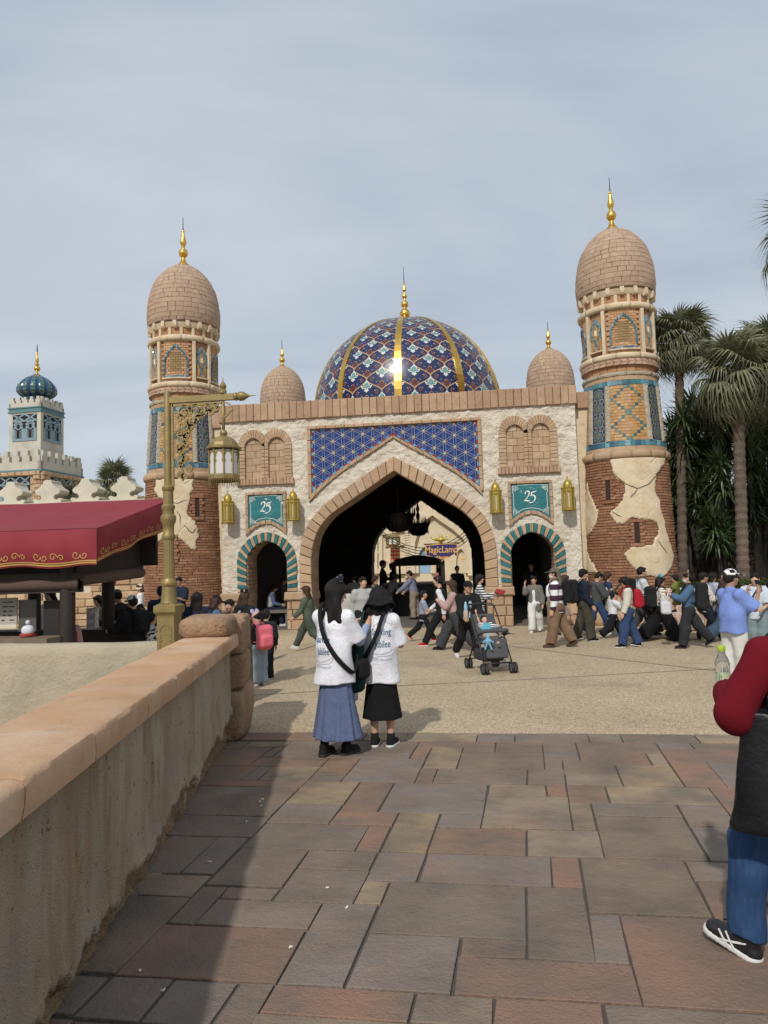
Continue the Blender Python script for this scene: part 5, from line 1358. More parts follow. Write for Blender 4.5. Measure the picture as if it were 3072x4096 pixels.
for i in range(46):
    while True:
        p = (random.uniform(out[0][0], out[4][0]), random.uniform(-.75, .8))
        if inside(p, [(x*.9, z*.9) for x, z in out]) and not (-.2 < p[1] < .48 and abs(p[0]) < 1.35): break
    s = random.choice((.016, .022, .035)); b.add([(p[0]+s*math.cos(k*PI/3), -.068, p[1]+s*math.sin(k*PI/3)) for k in range(6)], [tuple(range(6))])
b.build('stars_and_border', m_gl, sg)
def text(s, size, x, z, parent, m, y=-.07, sxs=1.0, shear=0.0, ext=.004, name='lettering', align='CENTER', loc=None, rot=None):
    c = bpy.data.curves.new(name, 'FONT'); c.body = s; c.size = size; c.align_x = align; c.extrude = ext; c.shear = shear; c.offset = size*.012; c.resolution_u = 3
    t_ = link(bpy.data.objects.new('t', c)); me = bpy.data.meshes.new_from_object(t_.evaluated_get(bpy.context.evaluated_depsgraph_get())); me.name = name; bpy.data.objects.remove(t_); me.materials.clear()
    o = link(bpy.data.objects.new(name, me)); o.parent = parent; o.location = (x, y, z) if loc is None else loc; o.rotation_euler = (PI/2, 0, 0) if rot is None else rot; o.scale = (sxs, 1, 1)
    o.data.materials.append(m); return o
text('The', .26, -.1, .40, sg, m_gl, sxs=.95); text('MagicLamp', .46, -.02, 0, sg, m_gl, sxs=.80, shear=.10); text('Theater', .20, .08, -.30, sg, m_gl, sxs=1.1)
def oil_lamp(c, s):
    b = MB(); b.lathe([(.10*s, 0), (.22*s, .02*s), (.07*s, .10*s), (.30*s, .18*s), (.40*s, .30*s), (.36*s, .40*s), (.18*s, .50*s), (.10*s, .56*s), (.14*s, .60*s), (.05*s, .70*s), (0, .74*s)], 14, c)
    b.tube([(c[0]-.3*s, c[1], c[2]+.28*s), (c[0]-.6*s, c[1], c[2]+.38*s), (c[0]-.85*s, c[1], c[2]+.56*s)], [.14*s, .09*s, .05*s], 8)
    b.tube([(c[0]+.30*s, c[1], c[2]+.28*s), (c[0]+.62*s, c[1], c[2]+.36*s), (c[0]+.70*s, c[1], c[2]+.54*s), (c[0]+.52*s, c[1], c[2]+.60*s), (c[0]+.38*s, c[1], c[2]+.46*s)], .045*s, 6); return b
lp = R_(1183, 1164); oil_lamp((lp[0], 0, lp[1]+.02), .62).build('gold_lamp', m_lampg, sg, smooth=True)
for x in (-1.05, 1.05):
    b = oil_lamp((x, -.07, -.42), .26); b.v = [(p[0], -.07+(p[1]+.07)*.15, p[2]) for p in b.v]; b.build('lamp_emblem', m_gl, sg)
b = MB(); b.tube([R3 for R3 in ((out[0][0]-.1, .1, out[0][1]+.06), (out[4][0]+.1, .1, out[4][1]+.06))], .04, 6); b.box((0, .25, -1.6), (.25, .25, 3.2)); b.build('support', m_iron, sg)
for k in range(4):
    a = on_y(*z7(700, 1060+22*k), 38); c = on_y(*z7(1420, 1030+26*k), 38); P = [(lerp(a.x, c.x, t/16), 38+k*.4, lerp(a.z, c.z, t/16)-1.0*(1-(2*t/16-1)**2)) for t in range(17)]
    b = MB(); b.tube(P, .02, 4); tag(b.build('cable', m_iron, None, loc=(0, 0, 0)), ['topmost', 'second', 'third', 'lowest'][k]+' thin cable strung across the courtyard behind the archway', 'cable', 'courtyard cables')
# ------------------------------------------------------------------ vendor cart in the passage
m_blackw = mat('black_wood', (.018, .015, .013), rough=.6); m_ctop = mat('counter_top', (.16, .14, .12), rough=.5)
q0 = on_y(*z7(960, 1400), YF+4.6); cart = empty('vendor_cart', (q0.x, q0.y, 0), label='dark canopied vendor cart standing in the passage', cat='cart')
b = MB(); b.lathe([(1.05, 0), (1.12, .06), (.95, .22), (.3, .33), (0, .35)], 4, (.15, 0, 1.60), a0=PI/4, a1=2*PI+PI/4); b.build('canopy', m_blackw, cart)
for sx in (-1, 1):
    for sy in (-1, 1): b = MB(); b.lathe([(.035, 0), (.05, .1), (.03, .2), (.045, .5), (.03, .9), (.045, 1.2), (.03, 1.66)], 8, (.15+sx*.68, sy*.68, 0)); b.build('turned_post', m_blackw, cart)
b = MB(); b.box((.1, 0, .5), (1.9, 1.3, 1.0)); b.build('cabinet', m_blackw, cart)
b = MB(); b.box((.1, 0, 1.03), (2.1, 1.5, .05)); b.box((-1.3, .1, .95), (.8, .9, .05)); b.build('counter', m_ctop, cart)
b = MB(); b.box((-1.3, .1, .45), (.7, .8, .9)); b.build('side_cabinet', m_blackw, cart)
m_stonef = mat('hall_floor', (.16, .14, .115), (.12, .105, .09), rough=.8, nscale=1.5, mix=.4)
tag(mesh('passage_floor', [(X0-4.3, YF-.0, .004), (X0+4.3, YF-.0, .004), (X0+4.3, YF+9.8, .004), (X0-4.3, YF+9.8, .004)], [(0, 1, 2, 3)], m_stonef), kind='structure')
q = on_y(*d_(590, 1340), YF+.9); bench = empty('bench', (q.x, YF+1.25, 0), label='stone bench inside the left side arch', cat='bench')
b = MB(); b.box((0, 0, .43), (1.0, .42, .09)); b.build('seat', m_ctop, bench)
for x in (-.38, .38): b = MB(); b.box((x, 0, .19), (.14, .36, .39)); b.build('leg', m_ctop, bench)
# ------------------------------------------------------------------ wall with puzzle-shaped merlons, left of the left tower
m_pale = mat('pale_concrete', (.60, .56, .45), (.50, .46, .37), rough=.9, nscale=2, mix=.45, bump=.4, bscale=14, stain=((.40, .36, .29), 3, .5))
m_rub = mat('rubble_stone', cols=[(.48, .33, .20), (.52, .38, .24), (.44, .29, .17), (.50, .36, .22)], c2=(.38, .25, .15), nscale=4, mix=.4, rough=.95, var=.1, bump=.8, bscale=16, bdist=.03)
MY = 21.2
mz = lambda x, y: on_y(x*.3376, 1350+y*.3376, MY)
mt = mz(1000, 1925).z-.04; xe = X0-6.11-.9
mw = empty('merlon_wall', ((xe-20)/2, MY, 0), label='stone garden wall topped with puzzle shaped pale merlons, left of the left tower', cat='wall')
wcx = (xe-20)/2
b = MB(); b.box(((xe+20)/2-20-wcx, .32, mt/2-.1), (xe+20, .55, mt-.2)); b.build('core', m_pale, mw)
b = MB(); b.box(((xe+20)/2-20-wcx, .30, mt-.1), (xe+20, .75, .2)); b.build('capping', m_pale, mw)
L = []; z = 0
while z < mt-.3:
    h = random.uniform(.16, .26); x = xe
    while x > -19:
        w = random.uniform(.3, .7)
        if mnoise.noise(Vector((x*.5, z*.7, 3))) > -.12: L.append((abs(x-xe), stone([(x-w+.012-wcx, z+.01), (x-.008-wcx, z+.01), (x-.008-wcx, min(z+h, mt-.21)-.008), (x-w+.012-wcx, min(z+h, mt-.21)-.008)], -.1, .03+random.uniform(0, .04), .03, lambda x_, z_, d: (x_, -d+.02, z_), .014)))
        x -= w
    z += h
L.sort(key=lambda t: t[0]); pieces('wall_stone', [q for _, q in L], m_rub, mw, 300, 'wall_stone_field')
MER = [(0, -.02), (-.55, -.02), (-.66, .12), (-.62, .18), (-.50, .19), (-.44, .13), (-.34, .13), (-.27, .21), (-.29, .30), (-.38, .37), (-.46, .37), (-.55, .45), (-.56, .54), (-.48, .62), (-.36, .68), (-.24, .80), (-.20, .86), (-.18, .96), (-.08, 1.0), (0, 1.0)]
mer = both_(MER); ctr = [mz(x, 1780) for x in (110, 575, 985, 1450)]
mw_ = (ctr[3].x-ctr[0].x)/3
for i in range(-3, 4):
    x = ctr[0].x+mw_*i if i < 0 else ctr[0].x+mw_*i
    if x > xe-.2: continue
    P = [(x-wcx+u*.76, mt+v*.74) for u, v in mer]; b = MB(); n_ = len(P)
    V = [(p[0], .05, p[1]) for p in P]+[(p[0], .60, p[1]) for p in P]
    F = [(k, (k+1) % n_, n_+(k+1) % n_, n_+k) for k in range(n_)]+[tuple(range(n_)), tuple(range(2*n_-1, n_-1, -1))]
    b.add(V, F); b.build('merlon', m_pale, mw)
for k in range(7):
    a0 = PI*k/7; a1 = PI*(k+1)/7-.03; r0, r1 = .75, 1.1; cx_ = xe-1.3-wcx; cz_ = 1.35
    v, f = stone([(cx_+r0*math.cos(a0), cz_+r0*math.sin(a0)), (cx_+r1*math.cos(a0), cz_+r1*math.sin(a0)), (cx_+r1*math.cos(a1), cz_+r1*math.sin(a1)), (cx_+r0*math.cos(a1), cz_+r0*math.sin(a1))], -.1, .14, .03, lambda x_, z_, d: (x_, -d+.02, z_), .01); mesh('arch_stone', v, f, m_rub, mw)
# ------------------------------------------------------------------ far square tower with a ribbed onion dome
m_bgs = mat('bluegrey_screen', (.23, .31, .34), (.17, .25, .30), rough=.8, nscale=3, mix=.45); m_bgt = mat('bluegreen_trim', (.10, .20, .21), rough=.8)
m_white2 = mat('weathered_white', (.54, .51, .43), (.42, .40, .33), rough=.9, nscale=1.2, mix=.45, stain=((.38, .30, .20), 2, .4))
FY = 47.0
def fz(x, y): return on_y(x*.3376, 1350+y*.3376, FY)
sq = 1.0
c_up = fz(437, 1000); ft = empty('far_tower', (c_up.x, FY, 0), rz=math.radians(-4), label='square pale tower with blue ribbed onion dome behind the red stall', cat='tower')
S_up = 2.5; hS = S_up/2
Z = lambda y: fz(437, y).z*1.0
z_ub, z_cor, z_cr, z_crt = Z(1300), Z(930), Z(870), Z(760)
z_lt = Z(1480)-.9; z_lc = Z(1360); z_lb = Z(1980)
b = MB(); b.box((0, 0, (z_ub+z_cor)/2-1), (S_up, S_up, z_cor-z_ub+2)); b.build('upper_block', m_white2, ft)
b = MB(); b.box((0, 0, z_cor+.05), (S_up+.14, S_up+.14, .10)); b.box((0, 0, z_cor+.20), (S_up+.05, S_up+.05, .2)); b.box((0, 0, z_cor+.34), (S_up+.16, S_up+.16, .08)); b.build('cornice', m_bgt, ft)
def crenel(b, half, z, h, n, th=.18):
    step = 2*half/n
    for sy, ax in ((-1, 0), (1, 0), (-1, 1), (1, 1)):
        for k in range(n):
            c = -half+step*(k+.5)
            for (w, za, zb) in ((step, 0, .42), (step*.74, .42, .72), (step*.42, .72, 1.0)):
                p = (c, sy*(half-th/2)) if ax == 0 else (sy*(half-th/2), c)
                b.box((p[0], p[1], z+h*(za+zb)/2), ((w if ax == 0 else th), (th if ax == 0 else w), h*(zb-za)-.002))
b = MB(); crenel(b, hS+.02, z_cor+.38, .72, 5); b.build('crenellation', m_white2, ft)
S_lo = 4.6; hL_ = S_lo/2
b = MB(); b.box((-.55, .4, z_lt/2), (S_lo, S_lo, z_lt)); b.build('lower_block', m_rub, ft)
b = MB(); crenel(b, hL_+.05, 0, 1.35, 6, .25); b.v = [(p[0]-.55, p[1]+.4, p[2]+z_lt+.1) for p in b.v]; b.build('crenellation', m_white2, ft)
b = MB(); b.box((-.55, .4, z_lt+.05), (S_lo+.25, S_lo+.25, .12)); b.build('trim', m_bgt, ft)
L = []
for face in (0, 1):
    mpf = (lambda u, z_, d: (-.55+u, .4-hL_-d, z_)) if face == 0 else (lambda u, z_, d: (-.55+hL_+d, .4+u, z_))
    for r in range(14):
        z0 = z_lt-.30*(r+1); w = .55
        for k in range(int(S_lo/w)+1):
            u0 = -hL_+(k-.5*(r % 2))*w; u1 = u0+w-.03; u0 = max(u0, -hL_); u1 = min(u1, hL_)
            if u1-u0 < .1: continue
            inn = 1 <= r <= 9 and abs((u0+u1)/2) < hL_-.75
            if inn: continue
            L.append(stone([(u0, z0), (u1, z0), (u1, z0+.28), (u0, z0+.28)], -.05, .09 if r > 1 else .2, .05, mpf, .02))
pieces('wall_stone', L, m_rub, ft)
m_hole = mat('screen_shadow', (.018, .018, .02), rough=1)
def screen(cx_, hw, z0, z1, n, mpf, name='lattice_screen'):
    b = MB(); b.add([mpf(cx_-hw, z0, .01), mpf(cx_+hw, z0, .01), mpf(cx_+hw, z1, .01), mpf(cx_-hw, z1, .01)], [(0, 1, 2, 3)], 1)
    w = 2*hw/n; H_ = z1-z0
    pr = lambda poly, d=.05: b.prism(poly, .012, d, lambda x, z, y: mpf(x, z, y), 0)
    for k in range(n):
        c = cx_-hw+w*(k+.5)
        pr([(c-w/2, z0), (c+w/2, z0), (c+w/2, z0+.10*H_), (c-w/2, z0+.10*H_)])
        for s2 in (-1, 1): pr([(c+s2*w*.26, z0+.1*H_), (c+s2*w*.5, z0+.1*H_), (c+s2*w*.5, z0+.46*H_), (c+s2*w*.26, z0+.46*H_)])
        for s2 in (-1, 1): pr([(c+s2*w*.14, z0+.1*H_), (c+s2*w*.20, z0+.1*H_), (c+s2*w*.20, z0+.40*H_), (c+s2*w*.14, z0+.40*H_)], .08)
        for j in range(7):
            a = -PI*.1+PI*1.2*j/6; pr([(c+w*.30*math.cos(a)+w*.11*math.cos(t*PI/4), z0+.56*H_+w*.36*math.sin(a)+w*.11*math.sin(t*PI/4)) for t in range(8)], .07)
        for j in range(10): a = 2*PI*j/10; a2 = a+2*PI/10; pr([(c+w*.15*math.cos(a), z0+.54*H_+w*.18*math.sin(a)), (c+w*.22*math.cos(a), z0+.54*H_+w*.26*math.sin(a)), (c+w*.22*math.cos(a2), z0+.54*H_+w*.26*math.sin(a2)), (c+w*.15*math.cos(a2), z0+.54*H_+w*.18*math.sin(a2))], .06)
        for s2 in (-1, 1):
            for q in ribbon([(c-s2*w*.5, z0+.74*H_), (c+s2*w*.5, z1)], w*.12): pr(q, .05)
        pr([(c-w*.5, z0+.72*H_), (c+w*.5, z0+.72*H_), (c+w*.5, z0+.77*H_), (c-w*.5, z0+.77*H_)], .045)
    b.build(name, [m_bgs, m_hole], ft)
screen(0, hS-.30, z_ub+.25, z_cor-.12, 2, lambda u, z_, d: (u, -hS-d, z_)); screen(0, hS-.30, z_ub+.25, z_cor-.12, 2, lambda u, z_, d: (hS+d, u, z_))
screen(-.55, hL_-.8, z_lt-2.5, z_lt-.34, 4, lambda u, z_, d: (u, .4-hL_-d, z_)); screen(.4, hL_-.8, z_lt-2.5, z_lt-.34, 4, lambda u, z_, d: (-.55+hL_+d, u, z_))
on = empty('onion_dome'); on.parent = ft
zd0 = Z(750)+.1; zd1 = Z(455)+.1; Ro = (fz(685, 650).x-fz(197, 650).x)/2*.76; Hd = zd1-zd0
pf = [(.62, 0), (.70, .04), (.95, .20), (1.0, .34), (.95, .50), (.80, .66), (.55, .82), (.28, .93), (.12, 1.0)]; pf = spline([(r*Ro, z*Hd) for r, z in pf], 4)
m_lobeA = mat('lobe_green', (.025, .085, .09), rough=.3, coat=.3, c2=(.018, .06, .07), nscale=3); m_lobeB = mat('lobe_navy', (.012, .035, .14), rough=.25, coat=.5); m_mint = mat('mint_enamel', (.15, .30, .26), rough=.3, coat=.4)
N16 = 14
for k in range(N16):
    V = []; F = []; J = 7
    for (r, z) in pf:
        for j in range(J):
            u = j/(J-1)*2-1; a = 2*PI*(k+u*.5)/N16; rr = r*(1+.11*math.cos(u*PI/2)); V.append((rr*math.sin(a), -rr*math.cos(a), zd0+z))
    for i in range(len(pf)-1):
        for j in range(J-1): F.append((i*J+j, i*J+j+1, (i+1)*J+j+1, (i+1)*J+j))
    mesh('lobe', V, F, [m_lobeA, m_lobeB], on, smooth=True, idx=[1 if j in (0, J-2) else 0 for i in range(len(pf)-1) for j in range(J-1)])
    b = MB()
    for t in range(7):
        ff = .12+.11*t; i = int(ff*(len(pf)-1)); r, z = pf[i]; wd = r*2*PI/N16*.30
        for s2 in (-1, 1):
            P = [(s2*(wd*x), y*.10*Hd*.9) for x, y in spiral(.45, 0, .5, PI if s2 > 0 else PI, 1.1, 10, 1)]
            for q in ribbon(P, wd*.22):
                pts = []
                for (x, y) in q:
                    zc = z+y; rr = np.interp(zc, [p[1] for p in pf], [p[0] for p in pf])*(1.115); a = 2*PI*k/N16+x/max(.1, rr); pts.append((rr*math.sin(a), -rr*math.cos(a), zd0+zc))
                b.add(pts, [(0, 1, 2, 3)])
    b.build('arabesque', m_mint, on)
b = MB(); b.lathe([(Ro*.6, -1.0), (Ro*.6, .05)], 20, (0, 0, zd0)); b.build('neck', mat('neck_blue', (.03, .09, .2), rough=.5), on)
sF = (Z(175)-Z(450))/1.06
finial(on, zd1-.02, [(r*sF, z*sF) for r, z in [(.11, 0), (.11, .03), (.06, .05), (.05, .14)]+ball(.145, .28, 7, .85)+[(.04, .42)]+ball(.09, .47, 5, .7)+[(.04, .54), (.07, .60), (.075, .66), (.05, .80), (.03, .95)]+ball(.05, 1.0, 5)], Z(85)-Z(175), r=.035)
# ------------------------------------------------------------------ red canopied stall
m_red = mat('maroon_canvas', (.235, .017, .028), (.20, .013, .022), rough=.75, nscale=3, mix=.4, bump=.15, bscale=60, bdist=.004)
m_trim = mat('gold_trim', (.55, .33, .10), rough=.7); m_wood = mat('dark_timber', (.034, .021, .015), (.02, .013, .010), rough=.7, nscale=6, mix=.4, bump=.4, bscale=30)
KY0, KY1 = 9.9, 12.6
e1 = on_y(*d_(236, 1140), KY0); e2 = on_y(*d_(352, 1077), KY1)
KX = (e1.x+e2.x)/2; KW = 6.0; ze, zr = e1.z, e2.z
st = empty('market_stall', (KX-KW/2, (KY0+KY1)/2, -.3), label='dark timber market stall under a maroon canvas canopy with gold trim', cat='stall')
def K(x, y, z): return (x-(KX-KW/2), y-(KY0+KY1)/2, z+.3)
V = []; F = []; nx_, ny_ = 48, 16
for k in range(ny_+1):
    for i in range(nx_+1):
        x = lerp(KX-KW, KX, i/nx_); y = lerp(KY0, KY1, k/ny_); t = k/ny_
        sag = -.05*math.sin(PI*t)*(1-.5*abs(math.cos(i*PI/12)))+.012*mnoise.noise(Vector((x*1.5, y*3, 0)))+.01*math.sin(t*14+x*.7)
        V.append(K(lerp(x, x, t), y, lerp(ze, zr, t)+sag*(.3 if i == nx_ else 1)))
for k in range(ny_):
    for i in range(nx_): q = k*(nx_+1)+i; F.append((q, q+1, q+nx_+2, q+nx_+1))
mesh('canopy', V, F, m_red, st, smooth=True)
vd = ze-on_y(*d_(225, 1222), KY0).z
def valance(name, P0, P1, n, drop, fold):
    V = []; F = []; R_ = 8; uv_ = []
    for i in range(n+1):
        t = i/n
        for k in range(R_+1):
            h = k/R_; ef = min(1, min(t, 1-t)*n/5); f = ef*fold*h*(math.sin(t*n*.55)+.6*math.sin(t*n*.21+1)); bl = ef*.05*math.sin(PI*h)
            p = [lerp(a, c, t) for a, c in zip(P0, P1)]; nrm = (P1[1]-P0[1], P0[0]-P1[0]); l = math.hypot(*nrm); nrm = (nrm[0]/l, nrm[1]/l)
            sc_ = .02*math.sin(t*n*.35)*h
            V.append(K(p[0]+nrm[0]*(f+bl), p[1]+nrm[1]*(f+bl), p[2]-drop*h+sc_))
    idx = []
    for i in range(n):
        for k in range(R_): q = i*(R_+1)+k; F.append((q, q+R_+1, q+R_+2, q+1)); idx.append(0)
    o = mesh(name, V, F, m_red, st, smooth=True)
    def at(t, h):
        x = t*n; i = min(n-1, int(x)); k = min(R_-1, int(h*R_)); a = V[i*(R_+1)+k]; b_ = V[(i+1)*(R_+1)+k]; c = V[i*(R_+1)+k+1]; fx, fk = x-i, h*R_-k
        return tuple(a[j]+(b_[j]-a[j])*fx+(c[j]-a[j])*fk+(-.008*0) for j in range(3))
    b = MB(); nrm = (P1[1]-P0[1], P0[0]-P1[0]); l = math.hypot(*nrm); nn = (nrm[0]/l*.008, nrm[1]/l*.008); Lw = math.dist(P0, P1)
    def pt(t, h): p = at(min(.9999, max(0, t)), h); return (p[0]+nn[0], p[1]+nn[1], p[2])
    for (ha, hb_) in ((.865, .895), (.915, .955)):
        for i in range(2*n): t0, t1 = i/(2*n), (i+1)/(2*n); b.add([pt(t0, ha), pt(t1, ha), pt(t1, hb_), pt(t0, hb_)], [(0, 1, 2, 3)])
    per = .62; m_ = int(Lw/per)
    for j in range(m_+1):
        for (ox, oh, r, a0, s_) in ((.12, .70, .07, 0, 1), (.24, .73, .055, PI, -1), (.38, .71, .06, 0, -1), (.50, .74, .05, PI, 1)):
            P = [((j*per+ox+(x))/Lw, oh+y/drop) for x, y in spiral(0, 0, r, a0, 1.15, 12, s_)]
            if max(p[0] for p in P) > 1: continue
            for (p, q) in zip(P, P[1:]):
                dx_, dy_ = (q[0]-p[0])*Lw, (q[1]-p[1])*drop; ll = math.hypot(dx_, dy_) or 1; wx_, wy_ = -dy_/ll*.006/Lw, dx_/ll*.006/drop
                b.add([pt(p[0]-wx_, p[1]-wy_), pt(q[0]-wx_, q[1]-wy_), pt(q[0]+wx_, q[1]+wy_), pt(p[0]+wx_, p[1]+wy_)], [(0, 1, 2, 3)])
    tag(b.build('gilt_pattern', m_trim, o), kind='stuff')
valance('valance', (KX-KW, KY0, ze), (KX, KY0, ze), 96, vd, .020)
valance('side_valance', (KX+.005, KY0, ze), (KX+.005, KY1, zr), 40, vd*.92, .018)
def kp(px, py, Y): q = on_y(px*.4581, 1950+py*.4581, Y); return q
for (px, Y) in ((590, KY0+.35), (945, KY1-.35), (-400, KY0+.35), (300, KY1-.3)):
    q = kp(px, 1000, Y); b = MB(); b.lathe([(.13, 0), (.115, .3), (.11, 2.4)], 12, K(q.x, Y, -.3)); b.build('post', m_wood, st, smooth=True)
zb2 = kp(590, 780, KY0+.4).z; zb3 = kp(590, 880, KY0+.4).z; xk = kp(650, 800, KY0+.35).x
b = MB(); b.box(K((KX-KW+xk)/2+.1, KY0+.36, (zb2+zb3)/2), (xk-KX+KW, .16, .30)); b.box(K((KX-KW+xk)/2, KY0+.5, zb2+.30), (xk-KX+KW, .05, .5)); b.box(K(xk+.02, (KY0+KY1)/2+.1, zb2+.30), (.05, 2.2, .5)); b.box(K(KX-KW/2, KY1-.25, zb2+.6), (KW-.4, .06, .9)); b.build('beam', m_wood, st)
b = MB(); q0 = kp(650, 860, KY0+.4); b.tube([K(xk, KY0+.3, zb3+.12), K(xk+.06, KY1-.3, zb3+.2)], .10, 10); b.tube([K(KX-KW, KY0+.3, zb3+.06), K(xk+.1, KY0+.3, zb3+.06)], .09, 10); b.build('rolled_blind', mat('brown_canvas', (.12, .075, .06), rough=.9), st, smooth=True)
zc = kp(300, 1335, KY0+.1).z; b = MB(); xc1 = kp(455, 1330, KY0).x
b.box(K((KX-KW+xc1)/2, KY0+.12, zc), (xc1-(KX-KW), .5, .09)); b.build('counter', mat('worn_counter', (.22, .16, .10), rough=.6, c2=(.15, .11, .07), nscale=5), st)
b = MB(); b.box(K((KX-KW+xc1)/2, KY0+.2, (zc-.35)/2-.04), (xc1-(KX-KW)-.1, .35, zc+.25)); b.box(K(KX-KW/2+.3, KY1-.35, .2), (KW-1.2, .4, 1.0)); b.build('cabinet', m_wood, st)
m_frame = mat('menu_paper', (.45, .42, .36), rough=.8); m_glassd = mat('smoky_glass', (.10, .10, .09), rough=.15)
q = kp(45, 1080, KY0+.7); b = MB(); b.box(K(q.x, KY0+.7, q.z), (.42, .03, .42)); mn = b.build('menu_board', m_frame, st)
b = MB()
for r in range(5):
    for k in range(3): b.box(K(q.x-.13+.12*k+random.uniform(-.02, .02), KY0+.682, q.z+.14-.07*r), (random.uniform(.05, .1), .004, .016))
b.build('menu_writing', m_iron, mn)
q = kp(230, 1120, KY0+.7); b = MB(); b.box(K(q.x, KY0+.74, q.z), (.30, .03, .5)); b.build('display_window', m_glassd, st)
q = kp(460, 1140, KY0+.6); b = MB(); b.box(K(q.x, KY0+.6, q.z), (.26, .08, .55)); b.build('till_screen', m_blackw, st)
q = kp(810, 1140, KY1-1.0); b = MB(); b.box(K(q.x, KY1-1.0, q.z), (.16, .12, .34)); b.build('popcorn_box', mat('floral_card', (.62, .58, .55), (.15, .12, .12), rough=.8, nscale=22, mix=.4), st)
q = kp(243, 1270, KY0+.15); pk = MB(); pk.v, pk.f = map(list, boulder((0, 0, .1), (.19, .16, .16), 0, 3, .9, .03)); pk.i = [0]*len(pk.f); pk.lathe(ball(.035, .22, 5), 8); pk.lathe([(.105, .02), (.115, .04), (.105, .06)], 14, mi=1)
tag(pk.build('plush_cap', [mat('white_plush', (.62, .62, .66), rough=1), m_redc], None, True, loc=(q.x, KY0+.15, zc+.045)), 'round white knitted cap with red band on the stall counter', 'cap')
# ------------------------------------------------------------------ garden at the right: wall, hedge, palms, yuccas
def leafmat(name, c, c2, rough=.45, trans=.25):
    if name in MATS: return MATS[name]
    m = mat(name, c, c2, rough=rough, nscale=2.5, mix=.5, var=.25)
    t = m.node_tree; N = t.nodes; b = N['Principled BSDF']; out = [n for n in N if n.type == 'OUTPUT_MATERIAL'][0]
    tr = N.new('ShaderNodeBsdfTranslucent'); src = b.inputs['Base Color'].links[0].from_socket; t.links.new(src, tr.inputs['Color'])
    mx = N.new('ShaderNodeMixShader'); mx.inputs[0].default_value = trans; t.links.new(b.outputs[0], mx.inputs[1]); t.links.new(tr.outputs[0], mx.inputs[2]); t.links.new(mx.outputs[0], out.inputs[0])
    return m
m_palm = leafmat('palm_leaf', (.13, .15, .075), (.24, .235, .14)); m_palmd = leafmat('dry_palm_leaf', (.17, .13, .06), (.11, .085, .04))
m_yuc = leafmat('yucca_leaf', (.042, .070, .024), (.075, .115, .042), .4); m_hedge = leafmat('hedge_leaf', (.05, .085, .018), (.10, .14, .03), .5)
m_trunk = mat('palm_trunk', (.155, .115, .085), (.095, .07, .052), rough=.95, nscale=5, mix=.5, bump=.9, bscale=20, bdist=.03); m_bark = mat('grey_bark', (.060, .050, .040), (.035, .03, .025), rough=.95, nscale=6, mix=.5, bump=.6)
def fan_leaf(seed, droop, R=.82, n=30, spread=2.5, fold=.15):
    """costapalmate leaf: stalk along +x, segments splay and hang at the tips"""
    rr = random.Random(seed); V = []; F = []
    def strip(pts, ws, up):
        o = len(V)
        for p, w, s in zip(pts, ws, up):
            V.append((p[0]-s[0]*w, p[1]-s[1]*w, p[2]-s[2]*w)); V.append((p[0]+s[0]*w, p[1]+s[1]*w, p[2]+s[2]*w))
        for i in range(len(pts)-1): F.append((o+2*i, o+2*i+1, o+2*i+3, o+2*i+2))
    strip([(0, 0, 0), (.35, 0, .03), (.7, 0, 0)], [.022, .016, .012], [(0, 1, 0)]*3)
    for k in range(n):
        a = (k/(n-1)-.5)*2*spread; L = R*(1-.28*abs(a/spread)**2)*rr.uniform(.9, 1.08)
        dx, dy = math.cos(a), math.sin(a); pts = []; ws = []; up = []
        hang = droop*rr.uniform(.6, 1.5); wob = rr.uniform(-.06, .06)
        for t in range(6):
            f = t/5; r = L*f*(1-.25*hang*max(0, f-.5)**1.5); z = fold*abs(math.sin(a))*r*.5-hang*L*max(0, f-.42)**1.7*1.5
            pts.append((.7+dx*r-.0, dy*r+wob*f*f, z)); ws.append((.006+.030*math.sin(PI*min(1, f*1.15+.12))**.8)*(1-.85*max(0, f-.55)/.45)); up.append((-dy*.9, dx*.9, .35 if k % 2 else -.35))
        strip(pts, ws, up)
    me = bpy.data.meshes.new('leaf'); me.from_pydata(V, [], F); me.update(); return me
FANS = [fan_leaf(i, dr) for i, dr in enumerate((.7, 1.3, 1.8, 2.1, 1.6))]
DRY = [fan_leaf(20+i, 1.3, .7, 22) for i in range(2)]
for me in FANS: me.materials.append(m_palm)
for me in DRY: me.materials.append(m_palmd)
def frond(parent, me, loc, yaw, pitch, roll, s):
    o = link(bpy.data.objects.new('leaf', me)); o.parent = parent; o.location = loc; o.rotation_euler = (roll, -pitch, yaw); o.scale = (s, s, s); return o
